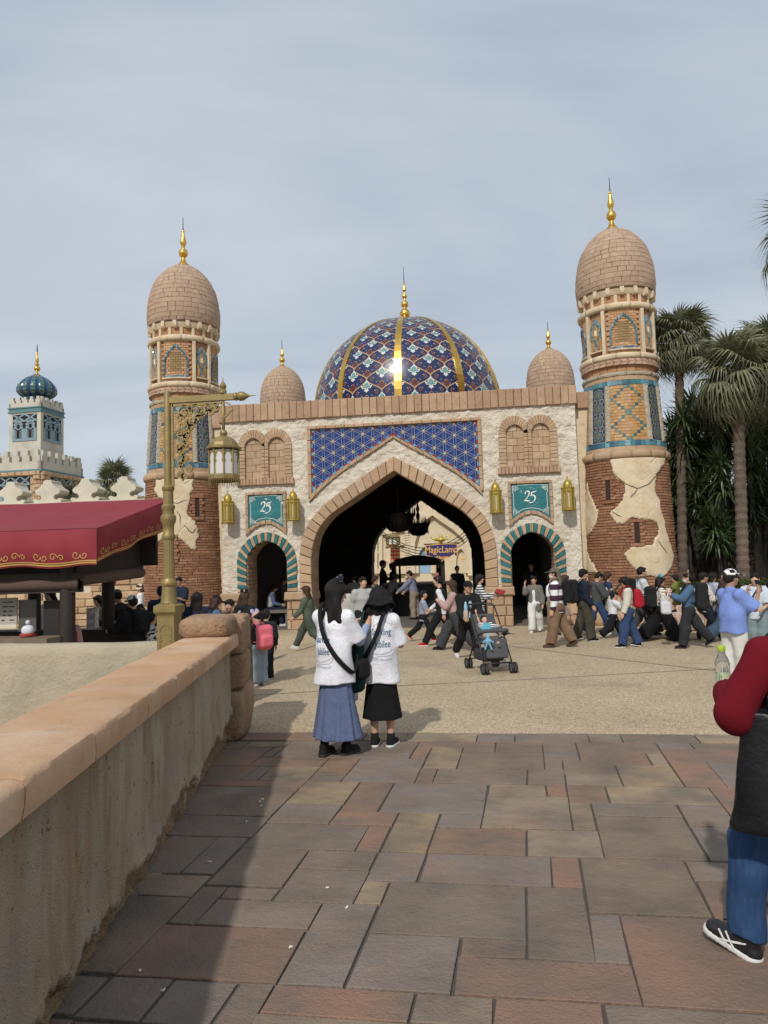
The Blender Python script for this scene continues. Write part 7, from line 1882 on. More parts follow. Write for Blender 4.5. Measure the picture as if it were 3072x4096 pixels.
    # --- lower garment
    if bottom:
        bm = bottom['m']; kind = bottom.get('kind', 'pants'); w = bottom.get('w', .02); F = Field(lo, hi, vox)
        if kind in ('pants', 'shorts'):
            F.cone(pel+A_(0, 0, .02*s), pel+A_(0, 0, .10*s), .135*s+w*.4+belly*.5, .125*s+w*.2+belly, .03, sqy); F.ell(pel+A_(0, -.02*s, -.03*s), (.16*s+w*.5, .125*s+w*.4, .11*s), None, .03)
            for nm in 'LR':
                hp, kn, an, _ = lg[nm]; kr = .060*s+w; arad = .046*s+w*bottom.get('flare', 1.0); F.cone(hp, kn, .086*s+w*.6, kr, .03)
                if kind == 'pants': e = kn+(an-kn)*bottom.get('len', 1.02); F.cone(kn, e, kr, arad, .03, cut=True)
                else: F.cone(kn, kn+(an-kn)*.05, kr, kr, .02, cut=True)
            F.folds(.0075, int(h*1e4)+3, 30)
            F.plane(pel+A_(0, 0, .13*s), (0, 0, 1))
        else:
            hz = bottom['hem']*s; r0 = .122*s+belly; r1 = bottom.get('r', .30)*s; npl = bottom.get('pleats', 14); dep = bottom.get('depth', .05); z1 = pel[2]+.12*s; px, py = pel[0], pel[1]; ph = bottom.get('ph', 0)
            ls = bottom.get('sway', (0, 0))
            def sk(X, Y, Z):
                t = np.clip((z1-Z)/(z1-hz), 0, 1); x = X-px-ls[0]*t; y = (Y-py-ls[1]*t)*(1.45-.33*t); a = np.arctan2(y, x); r = r0+(r1-r0)*t**1.15
                r = r*(1+dep*t*(np.sin(npl*a+ph)+.5*np.sin(npl*1.7*a+1+2*t))); d = (np.sqrt(x*x+y*y)-r)*.85; return np.maximum(np.maximum(d, Z-z1), hz-Z)
            F.fn(sk)
        fmesh('skirt' if kind == 'skirt' else 'trousers', F, bm, P)
    # --- upper garment
    def upper(tp, name):
        bm = tp['m']; bk = tp.get('b', .018); hem = tp.get('hem', -.05)*s; F = Field(lo, hi, vox); wv = tp.get('w', .0)
        F.cone(up(0, 0, hem-.00*s), J['waist'], .140*s+bk+wv+belly*.6, .128*s+bk+wv*.5+belly, .03, (fwd[0], fwd[1], fwd[2], 1.30), cuta=True); F.cone(J['waist'], J['chest'], .126*s+bk+wv*.4+belly, .140*s+bk, .04, (fwd[0], fwd[1], fwd[2], 1.30)); F.cone(J['chest'], up(0, 0, .46*s), .132*s+bk, .07*s+bk*.7, .05, sqy)
        F.cone(ar['L'][0], ar['R'][0], .040*s+bk*.4, .040*s+bk*.4, .04)
        for nm in 'LR': F.cone(up(0, -.01*s, .510*s), ar[nm][0], .048*s, .046*s+bk*.3, .04)
        for nm in 'LR':
            sh, el, wr, fv = ar[nm]; sl = tp.get('sleeve', 'long'); rs = .046*s+bk*tp.get('sw', 1.0)
            if sl == 'long': F.cone(sh, el, rs+.006, rs-.004*s, .03); F.cone(el, el+(wr-el)*tp.get('sl', .97), rs-.004*s, .036*s+bk*.7, .02, cut=True)
            elif sl == 'half': F.cone(sh, sh+(el-sh)*tp.get('sl', .95), rs, rs+.014, .03, cut=True)
            elif sl == 'none': pass
        if tp.get('hood'): F.ell(up(0, -.085*s, .48*s), (.12*s, .07*s, .075*s), None, .03)
        F.folds(tp.get('f', .0045)*1.25, int(h*1e4)+len(label), 30); nk = up(0, .0, .535*s); F.plane(nk, RL@A_(0, .25, 1))
        if tp.get('collar'): F.cone(up(0, -.01*s, .51*s), up(0, -.0, .56*s), .066*s, .061*s, .01, cut=True)
        if tp.get('open'): F.cone(up(0, .2*s, -.3*s), up(0, .2*s, .56*s), .105*s, .085*s, .01, op='s')
        return fmesh(name, F, bm, P)
    if top:
        for i, tp in enumerate(top if isinstance(top, list) else [top]): Person_.top = upper(tp, tp.get('name', 'shirt' if i == 0 else 'jacket'))
    # --- shoes
    if shoes:
        for nm, sx in (('L', -1), ('R', 1)):
            hp, kn, an, ang = lg[nm]; t = max(-.2, min(1.0, -ang*.75)) if an[2] > low+pel[2]+.03 else max(-.15, min(.4, ang*.6)) if an[2] > low+pel[2]+.008 else 0
            pt = pose.get('foot'+nm, None); t = R1(pt) if pt is not None else -t
            RF_ = rotx(t); yo = R1(pose.get('toe', 7))*sx; RF_ = rotz(-yo)@RF_; G = lambda x, y, z: an+RF_@(A_(x, y, z-.0)*s); F = Field(an-.24*s, an+.26*s, min(vox*.75, .012))
            F.cone(G(0, -.035, -.052), G(0, .13, -.058), .043*s, .045*s, .02, (*(RF_@A_(0, 0, 1)), 1.12)); F.cone(G(0, -.02, .0), G(0, .08, -.045), .042*s, .036*s, .02); F.plane(G(0, 0, -.083), RF_@A_(0, 0, -1)); F.plane(G(0, 0, shoes.get('hi', .03)), RF_@A_(0, 0, 1))
            so = fmesh('shoe', F, shoes['m'], P)
            if shoes.get('sole'):
                F = Field(an-.24*s, an+.26*s, min(vox*.75, .012)); F.cone(G(0, -.035, -.075), G(0, .135, -.075), .047*s, .049*s, .02); F.plane(G(0, 0, -.087), RF_@A_(0, 0, -1)); F.plane(G(0, 0, -.058), RF_@A_(0, 0, 1)); fmesh('sole', F, shoes['sole'], so)
            if shoes.get('sock'):
                b = MB(); b.tube([tuple(an+A_(0, 0, -.01)), tuple(an+(kn-an)*shoes.get('sockh', .18))], [.042*s, .044*s], 12); b.build('sock', shoes['sock'], P, True)
    # --- hair
    HM = {'k': m_hairk, 'b': m_hairb}
    if hair:
        st_, hm = hair[0], HM[hair[1]]; F = Field(hc-.62*s, hc+.2*s*hs, min(vox, .012)); F.ell(H_(0, -.018, .030), (.086*s*hs, .103*s*hs, .094*s*hs), RH, .02)
        if st_ == 'short': F.ell(H_(0, -.05, -.01), (.080*s*hs, .070*s*hs, .075*s*hs), RH, .02); F.ell(H_(0, .055, .075), (.065*s*hs, .045*s*hs, .030*s*hs), RH, .02)
        if st_ in ('long', 'bob', 'tied'):
            L = hair[2] if len(hair) > 2 else (.30 if st_ == 'long' else .10)
            if st_ != 'tied':
                F.ell(H_(0, -.02, .02), (.094*s*hs, .108*s*hs, .10*s*hs), RH, .02)
                for sx in (-1, 0, 1): a = H_(sx*.062, -.035-.02*(sx == 0), .0); F.cone(a, hc+RL@A_(sx*.088*s, -.085*s-.015*(sx == 0)*s, -.05*s-L*s*(1-.12*abs(sx))), .050*s*hs, .040*s, .04)
            else: F.cone(H_(0, -.10, .03), H_(0, -.15, -.14), .035*s, .018*s, .03)
        fr = hair[3] if len(hair) > 3 else .045
        F.box(H_(0, .115, -.055), (.118*s*hs, .15*s*hs, .19*s*hs), RH, .03, op='s')
        if st_ in ('long', 'bob'):
            F.cone(H_(-.05, .075, .055), H_(.05, .075, .055), .032*s*hs, .032*s*hs, .02)
        F.folds(.0045, 7, 75, .12); hobj = fmesh('hair', F, hm, P)
    # --- hats
    if hat:
        k = hat[0]; hmx = hat[1]; F = Field(hc-.36*s*hs, hc+.30*s*hs, min(vox, .011)); top_ = lambda: F.ell(H_(0, -.012, .040), (.093*s*hs, .110*s*hs, .096*s*hs), RH, .01)
        if k == 'cap': top_(); F.plane(H_(0, 0, .035), RH@A_(0, -.1, -1)); F.ell(H_(0, .125, .045), (.075*s*hs, .085*s*hs, .010*s*hs), RH@rotx(-.25), .012)
        elif k == 'flap': top_(); F.plane(H_(0, 0, .035), RH@A_(0, -.1, -1)); F.ell(H_(0, .125, .045), (.075*s*hs, .085*s*hs, .010*s*hs), RH@rotx(-.25), .012); F.cone(H_(0, -.09, .04), H_(0, -.12, -.20), .085*s, .115*s, .03, (*(RH@A_(0, 1, 0)), 2.0))
        elif k == 'bucket':
            top_(); F.plane(H_(0, 0, .02), RH@A_(0, 0, -1)); c0 = H_(0, -.01, .045)
            br = hat[2] if len(hat) > 2 else .15; dp = hat[3] if len(hat) > 3 else .08
            RHi = RH.T
            def brim(X, Y, Z):
                x, y, z = X-c0[0], Y-c0[1], Z-c0[2]; lx = RHi[0, 0]*x+RHi[0, 1]*y+RHi[0, 2]*z; ly = RHi[1, 0]*x+RHi[1, 1]*y+RHi[1, 2]*z; lz_ = RHi[2, 0]*x+RHi[2, 1]*y+RHi[2, 2]*z
                r = np.sqrt(lx*lx+(ly*.92)**2); zt = -dp*s*np.clip((r-.085*s)/((br-.085)*s), 0, 1.2)**.9+.012*s*np.sin(4*np.arctan2(ly, lx)); return np.maximum(np.maximum(np.abs(lz_-zt)-.009, r-br*s*(1+.05*np.sin(3*np.arctan2(ly, lx)))), .06*s-r)
            F.fn(brim, k=.012)
        elif k == 'visor':
            F.cone(H_(0, -.02, .035), H_(0, -.02, .065), .105*s, .103*s, .01, cut=True, cuta=True); F.cone(H_(0, .03, .05), H_(0, .20, -.06), .10*s, .125*s, .02, (*(RH@A_(0, .5, .85)), 6.0))
        fmesh({'bucket': 'sun_hat', 'visor': 'sun_visor'}.get(k, 'cap'), F, hmx, P)
    for a in acc:
        if a == 'glasses' or a == 'shades':
            b = MB(); mm = m_iron
            for sx in (-1, 1):
                ring = [H_(sx*.034+.026*math.cos(t*PI/6), .090, -.002+.020*math.sin(t*PI/6)) for t in range(13)]
                if a == 'glasses': b.tube(ring, .0022, 4)
                else: b.add([tuple(p) for p in ring[:12]], [tuple(range(12))])
                b.tube([H_(sx*.06, .085, .004), H_(sx*.080, -.01, .004)], .0025, 4)
            b.tube([H_(-.01, .092, .004), H_(.01, .092, .004)], .0025, 4); b.build('glasses', mm, P)
        elif a == 'mask':
            F = Field(hc-.2*s, hc+.2*s, .010); F.ell(H_(0, .038, -.052), (.064*s*hs, .068*s*hs, .052*s*hs), RH, .01); F.plane(H_(0, .02, 0), RH@A_(0, -1, 0)); fmesh('face_mask', F, m_mask, P)
        elif a[0] == 'bow':
            b = MB(); b.tube([H_(.088*math.cos(t*PI/10), -.01, .03+.092*math.sin(t*PI/10)) for t in range(11)], .006, 6); hb = b.build('headband', cloth(BLK), P); F = Field(H_(0, 0, .16)-.13, H_(0, 0, .16)+.13, .008)
            for sx in (-1, 1): F.ell(H_(sx*.055, .0, .145), (.055, .022, .035), RH@roty(sx*.5), .01)
            F.ell(H_(0, 0, .135), (.02, .02, .02), RH, .01); F.folds(.004, 5, 80); fmesh('bow', F, a[1], hb)
        elif a[0] == 'ears':
            b = MB(); b.tube([H_(.088*math.cos(t*PI/10), -.01, .03+.092*math.sin(t*PI/10)) for t in range(11)], .007, 6)
            hb = b.build('headband', a[1], P)
            for sx in (-1, 1): v, f = boulder((0, 0, 0), (.075, .03, .085), 0, sx, .9, .02, 6); mesh('ear', [tuple(H_(sx*.06, -.01, .145)+RH@A_(*p)) for p in v], f, a[1], hb, True)
    return Person_
def world(p, q): return p.M@Vector(tuple(q))
def carried(p, name, F, m, label, cat, group=None):
    """thing worn or held: top-level, in the place its bearer gives it"""
    P, Q = F.mesh(); c = P.mean(0); c[2] = P[:, 2].min(); w = world(p, c); o = mesh(name, P-c, Q, m, None, True, loc=w, rz=p.face); tag(o, label, cat, group); return o, c
def backpack(p, m, label, size=(.30, .17, .44), z=.30, straps=True, sm=None):
    s = p.s; c = p.up(0, -.125*s-size[1]/2-.02, z*s); F = Field(c-A_(.24, .2, .32), c+A_(.24, .2, .32), .016); M_ = p.RL
    F.box(c, size, M_, .065, .02); F.box(c+M_@A_(0, -size[1]*.42, -size[2]*.16), (size[0]*.8, .09, size[2]*.5), M_, .04, .02); F.folds(.004, 3, 40)
    o, c0 = carried(p, 'backpack', F, m, label, 'backpack', 'backpacks worn by visitors')
    if straps:
        for sx in (-1, 1):
            b = MB(); pts = [p.up(sx*.08*s, -.13*s, .48*s), p.up(sx*.09*s, -.04*s, .575*s), p.up(sx*.095*s, .05*s, .56*s), p.up(sx*.105*s, .135*s, .42*s), p.up(sx*.125*s, .125*s, .28*s), p.up(sx*.16*s, .0*s, .16*s), p.up(sx*.12*s, -.12*s, .14*s)]
            P_ = spline([tuple(q-c0) for q in pts], 4); b.tube(P_, .024, 6, flat=.4); b.build('strap', sm or m, o, True)
    return o
def bag(p, at, size, m, label, name='shoulder_bag', strap=None, cat='bag', r=.04, rot=None, vox=.014):
    c = np.array(at, float); R = max(size)*.75; F = Field(c-R, c+R, vox); F.box(c, size, rot, r, .02); F.folds(.005, 9, 36); o, c0 = carried(p, name, F, m, label, cat)
    if strap:
        b = MB(); b.tube(spline([tuple(np.array(q)-c0) for q in strap[0]], 6), strap[1], 6, flat=.35); b.build('strap', strap[2], o, True)
    return o
# ------------------------------------------------------------------ the visitors
from mathutils.bvhtree import BVHTree
def hp(x, yf, yt, plus=0.0):
    q = on_z(*d_(x, yf)); return on_y(*d_(x, yt), q.y).z-ground_z(q.x, q.y)+plus
WALK_A = dict(legR=(24, 4), legL=(-16, 22), armR=(-18, 8, 18, 0), armL=(22, 8, 25, 0), lean=3)
WALK_B = dict(legL=(24, 4), legR=(-16, 22), armL=(-18, 8, 18, 0), armR=(22, 8, 25, 0), lean=3)
BIG_A = dict(legR=(32, 6), legL=(-22, 30), armR=(-20, 8, 22, 0), armL=(24, 8, 30, 0), lean=4)
BIG_B = dict(legL=(32, 6), legR=(-22, 30), armL=(-20, 8, 22, 0), armR=(24, 8, 30, 0), lean=4)
STAND = dict(legL=(2, 3), legR=(-2, 3), armL=(3, 8, 15, 5), armR=(3, 8, 15, 5))
c_ = cloth
m_wsole = mat('white_sole', (.62, .62, .60), rough=.7); m_bsole = mat('black_sole', (.02, .02, .02), rough=.7)
sh_blk = dict(m=c_(BLK), sole=m_bsole); sh_bw = dict(m=c_(BLK), sole=m_wsole); sh_wht = dict(m=c_((.62, .61, .58)), sole=m_wsole); sh_red = dict(m=c_((.42, .02, .025)), sole=m_wsole); sh_brn = dict(m=c_((.10, .045, .03)), sole=m_bsole)
jeans = c_((.035, .065, .15), name='denim_blue'); denimj = c_((.075, .14, .24), name='denim_light'); navy = c_((.016, .022, .045), name='navy_cloth'); black = c_(BLK); white = c_(WHT); grey = c_((.13, .13, .14)); khaki = c_((.24, .18, .11))
def shirt_print(p, words, marks=True):
    """flat print laid on the cloth of the back"""
    me = p.top.data; bv = BVHTree.FromPolygons([v.co for v in me.vertices], [tuple(q.vertices) for q in me.polygons])
    def drop(x, z):
        h = bv.ray_cast(Vector((x, -1.2, z)), Vector((0, 1, 0))); return h[0].y-.004 if h[0] is not None else None
    def lay(V, F, m, name):
        nv = []; ok = []
        for v in V:
            y = drop(v[0], v[1]); ok.append(y is not None); nv.append((v[0], y if y is not None else -.1, v[1]))
        F = [f for f in F if all(ok[i] for i in f)]
        return mesh(name, nv, F, m, p.top)
    for (s, size, x, z, sx, m) in words:
        c = bpy.data.curves.new('t', 'FONT'); c.body = s; c.size = size; c.align_x = 'CENTER'; c.resolution_u = 2; c.offset = size*.006; o = link(bpy.data.objects.new('t', c)); dg = bpy.context.evaluated_depsgraph_get(); tm = bpy.data.meshes.new_from_object(o.evaluated_get(dg))
        V = [(v.co.x*sx+x, v.co.y+z) for v in tm.vertices]; F = [tuple(q.vertices) for q in tm.polygons]; bpy.data.objects.remove(o); lay(V, F, m, 'shirt_lettering')
    if marks:
        x0, z0 = words[0][2], words[1][3]; V = []; F = []
        def st(pts, w):
            for q in ribbon(pts, w): o = len(V); V.extend(q); F.append((o, o+1, o+2, o+3))
        st(spline([(x0-.09, z0-.05), (x0-.02, z0-.065), (x0+.06, z0-.05), (x0+.12, z0-.02), (x0+.09, z0-.075), (x0-.04, z0-.085)], 5), .004); st(spline([(x0-.12, z0-.02), (x0-.14, z0-.06), (x0-.09, z0-.09), (x0-.03, z0-.1)], 5), .005); st([(x0-.06, z0-.1), (x0+.11, z0-.098)], .003)
        st(spline([(x0-.08, z0+.20), (x0-.02, z0+.235), (x0+.02, z0+.29), (x0+.05, z0+.24), (x0+.10, z0+.21)], 5), .003)
        st([(x0-.12, z0+.145), (x0+.11, z0+.142)], .010)
        for i in range(16): a = (x0+random.uniform(-.13, .13), z0+random.uniform(.19, .30)); st([(a[0]-.005, a[1]), (a[0]+.005, a[1])], .004)
        tag(lay(V, F, m_prtg, 'shirt_drawing'), kind='stuff')
m_prtb = mat('print_blue', (.045, .12, .20), rough=.9); m_prtg = mat('print_grey', (.40, .42, .45), rough=.9)
# --- two friends in front, backs to the camera
tee = c_((.80, .80, .84), name='white_tee'); ltb = c_((.32, .40, .56), name='light_blue_knit')
w1 = person((727, 1630), hp(727, 1630, 1253), -22, 'person with long dark hair in printed white T-shirt and blue-grey long skirt', top=[dict(m=ltb, b=.008, hem=.02, sleeve='long', name='undershirt'), dict(m=tee, b=.020, hem=-.20, sleeve='half', sw=1.1, sl=.92, w=.055, name='t_shirt', f=.006)],
            bottom=dict(kind='skirt', m=c_((.115, .145, .25), name='slate_blue_skirt'), hem=.17, r=.245, pleats=11, depth=.055, sway=(.015, .01)), hair=('long', 'k', .25), sex='f', look=(-42, -16), vox=.0115, shoes=dict(m=black, sole=m_bsole, sock=black, hi=.05, sockh=.3),
            pose=dict(legL=(-4, 3), legR=(5, 2), armR=(27, 13, 100, 9), armL=(38, 0, 92, 44), curlR=.8, curlL=.8), acc=[('bow', spots('bow_stars', (.01, .012, .02), (.45, .55, .7), 60, .66))], group='two friends on the paving')
shirt_print(w1, [('Sparkling', .088, -.05, 1.03, .55, m_prtb), ('Jubilee', .095, -.035, .92, .56, m_prtb), ('TOKYO DisneySEA', .030, -.04, .80, .80, m_prtg)])
w2 = person((828, 1611), hp(828, 1611, 1268), -6, 'person in wide black sun hat, printed white T-shirt and black skirt', top=dict(m=tee, b=.020, hem=-.22, sleeve='half', sw=1.3, sl=.95, w=.04, name='t_shirt', f=.006),
            bottom=dict(kind='skirt', m=c_((.008, .008, .009), name='black_skirt'), hem=.30, r=.215, pleats=6, depth=.035), hair=('bob', 'k', .10), hat=('bucket', c_((.014, .014, .015), name='black_hat'), .185, .15), sex='f', look=(30, -14), vox=.0115, shoes=dict(m=black, sole=m_wsole, sock=black, hi=.045, sockh=.14),
            pose=dict(legL=(0, 2), legR=(1, 2), armL=(20, 14, 70, 30), armR=(18, 10, 80, 40)), faceon=False, group='two friends on the paving')
shirt_print(w2, [('Sparkling', .088, .035, 1.06, .56, m_prtb), ('Jubilee', .095, .05, .945, .56, m_prtb), ('TOKYO DisneySEA', .030, .03, .82, .82, m_prtg)])
def crossbody(p, label, side, at, size=(.20, .09, .15), m=None, w=.022):
    s = p.s; m = m or c_((.012, .012, .012), name='black_nylon'); y0 = -.185*s; e = side
    ln = [p.up(-e*.085*s, .06*s, .565*s), p.up(-e*.09*s, -.04*s, .585*s), p.up(-e*.065*s, -.135*s, .50*s), p.up(0, y0, .30*s), p.up(e*.10*s, y0+.01, .12*s), p.up(e*.20*s, -.10*s, -.03*s), p.up(e*.215*s, .03*s, -.09*s), p.up(e*.17*s, .15*s, .05*s), p.up(e*.06*s, .19*s, .28*s), p.up(-e*.05*s, .14*s, .48*s), p.up(-e*.085*s, .06*s, .565*s)]
    return bag(p, p.up(*at), size, m, label, strap=(ln, w, m))
crossbody(w1, 'black crossbody bag at the hip of the person in the blue-grey skirt', 1, (.20*w1.s, .19*w1.s, -.08*w1.s), (.10, .18, .18)); crossbody(w2, 'small black crossbody bag worn by the person in the black sun hat', -1, (-.20*w2.s, .10*w2.s, -.06*w2.s), (.12, .12, .14))
m_grn = c_((.010, .040, .038), name='bottle_green_nylon')
bag(w2, w2.up(-.25*w2.s, -.15*w2.s, -.03*w2.s), (.17, .16, .48), m_grn, 'dark green tote bag hanging between the two friends', 'tote_bag', strap=([w2.up(-.25*w2.s, -.17*w2.s, .18*w2.s), w2.up(-.18*w2.s, -.12*w2.s, .43*w2.s), w2.up(-.165*w2.s, -.01*w2.s, .565*w2.s), w2.up(-.19*w2.s, .10*w2.s, .42*w2.s), w2.up(-.25*w2.s, -.10*w2.s, .18*w2.s)], .030, m_grn), r=.05)
pb = bag(w2, w2.up(-.34*w2.s, .10*w2.s, -.26*w2.s), (.05, .22, .34), c_((.55, .58, .62), name='plastic_white'), 'white plastic shopping bag behind the green tote', 'shopping_bag', r=.02)
text('so', .10, 0, 0, pb, m_iron, loc=(.03, -.12, .20), rot=(PI/2, 0, 0))
def phone(p, at, label, tilt=.5, rz=0.0, m=None):
    b = MB(); b.box((0, 0, 0), (.074, .009, .155)); o = b.build('phone', m or mat('phone_black', (.015, .015, .017), rough=.25), None, loc=world(p, at)); o.rotation_euler = (tilt, 0, p.face+rz); tag(o, label, 'phone')
    s = MB(); s.box((0, .0052, 0), (.068, .001, .146)); s.build('screen', mat('phone_screen', (.05, .06, .08), rough=.15), o); return o
phone(w1, (w1.J['handR']+w1.J['handL'])/2+A_(0, .02, .04), 'phone held up by the person with long dark hair', -.7)
# --- walkers in the plaza
def P_(x, yf, yt, face, label, **k): return person((x, yf), hp(x, yf, yt), face, label, group=k.pop('group', 'visitors in the plaza'), **k)
p3 = P_(668, 1402, 1256, 80, 'person in olive green jacket and trousers walking left behind the long haired one', top=dict(m=c_((.10, .125, .085)), b=.03, hem=-.1, f=.006), bottom=dict(m=c_((.07, .085, .065)), w=.035), hair=('long', 'b', .18), sex='f', shoes=sh_wht, pose=BIG_A)
bag(p3, p3.up(.26*p3.s, .02, -.05*p3.s), (.10, .34, .34), c_((.52, .47, .40), name='canvas'), 'cream canvas tote with black bow on the olive jacket person', 'tote_bag', strap=([p3.up(.25*p3.s, -.12*p3.s, .08*p3.s), p3.up(.20*p3.s, 0, .55*p3.s), p3.up(.25*p3.s, .12*p3.s, .08*p3.s)], .014, c_((.52, .47, .40), name='canvas')))
P_(786, 1402, 1240, -150, 'person in light grey hooded sweatshirt smiling, seen between the two friends', top=dict(m=c_((.42, .42, .40)), b=.035, hem=-.08, hood=True, f=.007), bottom=dict(m=black, w=.03), shoes=sh_blk, pose=WALK_A, look=(12, 0))
P_(745, 1392, 1262, -170, 'person in cream blouse half hidden behind the long haired friend', top=dict(m=c_((.55, .52, .46)), b=.03, hem=-.1), bottom=dict(kind='skirt', m=c_((.10, .10, .10)), hem=.35, r=.25), hair=('long', 'k', .2), sex='f', shoes=sh_blk, pose=STAND)
boy = P_(916, 1385, 1271, -80, 'boy in pale blue long-sleeved shirt with yellow cuffs walking right', top=dict(m=c_((.29, .33, .42), name='pale_blue_jersey'), b=.022, hem=-.16, f=.006), bottom=dict(m=black, w=.022), shoes=sh_red, pose=dict(legR=(26, 4), legL=(-24, 28), armR=(20, 6, 75, 10), armL=(-10, 8, 20, 0), lean=1), kid=.55)
m_cup = c_((.55, .42, .36), name='paper_cup')
def cup(p, at, label, m=None, r=.036, hgt=.12):
    b = MB(); b.lathe([(r*.75, 0), (r, hgt), (r*1.06, hgt), (r*1.06, hgt+.01), (0, hgt+.012)], 14); o = b.build('paper_cup', m or m_cup, None, True, loc=world(p, at)); tag(o, label, 'cup'); return o
cup(boy, boy.J['handR']+A_(0, .03, -.03), 'paper cup in the hand of the boy in pale blue')
for nm in 'LR':
    b = MB(); a = boy.J['wr'+nm]; f = boy.J['fv'+nm]; b.tube([tuple(a-f*.03), tuple(a+f*.008)], .036*boy.s*1.1, 10); b.build('yellow_cuff', c_((.62, .66, .05), name='neon_yellow'), boy.o)
man1 = P_(957, 1395, 1234, 82, 'person with ears headband and black vest walking left behind the pink sweater', top=[dict(m=white, b=.015, hem=-.03, name='shirt'), dict(m=black, b=.03, hem=-.06, sleeve='none', name='vest', open=True)], bottom=dict(m=black, w=.03), shoes=sh_red, pose=BIG_B, acc=[('ears', c_((.60, .12, .18), name='pink_felt'))])
pk = P_(986, 1405, 1243, 84, 'person with long brown hair in pink sweater and dark grey wide trousers', top=dict(m=c_((.46, .30, .28), name='dusty_pink_knit'), b=.028, hem=-.02, f=.006), bottom=dict(m=c_((.055, .055, .06)), w=.055, flare=1.3), hair=('long', 'b', .32), sex='f', shoes=sh_blk, pose=dict(BIG_A, armL=(35, 10, 95, 35)), acc=[('ears', c_((.35, .13, .14), name='rose_felt'))])
crossbody(pk, 'dark grey shoulder bag on the person in the pink sweater', 1, (.22*pk.s, .02, .02*pk.s), (.13, .30, .26), c_((.05, .05, .05), name='grey_leather'), .014)
dad = P_(1013, 1425, 1250, -152, 'person in black jacket and black cap pushing the stroller', top=[dict(m=c_((.45, .55, .65)), b=.01, hem=0, name='shirt'), dict(m=c_((.016, .016, .017), name='black_windbreaker'), b=.042, hem=-.10, w=.02, f=.008, open=True)], bottom=dict(m=black, w=.025), hat=('cap', black), shoes=dict(m=c_((.66, .66, .64)), sole=m_wsole), pose=dict(legL=(22, 4), legR=(-18, 26), armL=(22, 8, 48, -4), armR=(22, 8, 48, -4), lean=6, curlL=1.0, curlR=1.0), acc=['glasses'])
st_w = P_(1040, 1380, 1240, -95, 'person in black and white striped top holding a red book by the pier', top=dict(m=stripes('zebra_stripes', (.70, .70, .70), (.015, .015, .016), .055), b=.02, hem=-.05), bottom=dict(kind='skirt', m=c_((.45, .50, .58)), hem=.22, r=.24), hair=('bob', 'k', .06), sex='f', shoes=sh_wht, pose=dict(STAND, armR=(35, 8, 70, 5), armL=(25, 6, 60, 20)))
b = MB(); b.box((0, 0, 0), (.15, .20, .025), 0); b.box((.004, 0, 0), (.15, .194, .018), 1); bk_ = b.build('red_book', [c_((.30, .03, .04), name='red_cover'), m_white], None, loc=world(st_w, st_w.J['handR']+A_(0, .05, .03))); bk_.rotation_euler = (.3, -.5, 1.2); tag(bk_, 'red book held by the person in the striped top', 'book')
wp = P_(1158, 1366, 1243, 168, 'person all in white with grey cardigan stepping out of the right side arch', top=[dict(m=white, b=.010, hem=.02, sleeve='none', name='top'), dict(m=c_((.17, .155, .14), name='taupe_knit'), b=.032, hem=-.22, w=.02, open=True)], bottom=dict(m=c_((.72, .71, .68), name='white_trousers'), w=.045, flare=1.2), hair=('short', 'k'), sex='f', shoes=sh_wht, pose=dict(legR=(14, 4), legL=(-10, 12), armR=(60, 20, 125, 10), armL=(5, 14, 20, 0)), acc=['glasses'])
rug = P_(1208, 1398, 1226, 78, 'person in plum and white striped rugby shirt and brown neck-flap cap facing left', top=dict(m=stripes('rugby_stripes', (.74, .74, .74), (.055, .022, .045), .215, .30), b=.035, hem=-.14, w=.015, collar=True, f=.006), bottom=dict(m=c_((.21, .135, .085), name='brown_corduroy'), w=.05, flare=1.2), hat=('flap', c_((.145, .12, .09), name='olive_cap')), shoes=sh_brn, pose=dict(legL=(12, 2), legR=(-14, 14), armL=(4, 8, 12, 0), armR=(6, 8, 14, 0), lean=2), acc=['mask'])
backpack(rug, black, 'black backpack on the person in the striped rugby shirt')
pw = P_(1196, 1372, 1240, -120, 'person in white polo shirt partly hidden behind the rugby shirt', top=dict(m=white, b=.022, sleeve='half', hem=-.08), bottom=dict(m=khaki, w=.03), shoes=sh_blk, pose=STAND, skin='t')
nv = P_(1222, 1362, 1237, -85, 'person with short brown hair in navy jacket behind the rugby shirt, facing right', top=dict(m=navy, b=.03, hem=-.1), bottom=dict(kind='skirt', m=c_((.25, .22, .18)), hem=.45, r=.24), hair=('bob', 'b', .04), sex='f', shoes=sh_bw, pose=WALK_A)
cg = P_(1266, 1385, 1229, -84, 'person in black cap, navy jacket and olive cargo trousers facing right', top=dict(m=c_((.014, .019, .036), name='dark_navy'), b=.035, hem=-.10, f=.006), bottom=dict(m=c_((.065, .058, .042), name='olive_cargo'), w=.05, flare=1.1), hat=('cap', black), shoes=sh_bw, pose=dict(legR=(10, 4), legL=(-10, 12), armR=(2, 8, 28, 0), armL=(4, 8, 20, 0)))
backpack(cg, c_((.016, .016, .018), name='black_pack'), 'big black backpack on the person in navy jacket and cargo trousers', (.32, .20, .48))
gh_ = P_(1293, 1370, 1230, -80, 'person in charcoal hooded sweatshirt looking down, jeans, behind the cargo trousers', top=dict(m=c_((.075, .077, .08), name='charcoal_fleece'), b=.04, hem=-.08, hood=True, f=.007), bottom=dict(m=jeans, w=.03), shoes=sh_wht, look=(0, -28), pose=dict(WALK_A, armR=(30, 8, 95, 30), armL=(30, 8, 95, 30)))
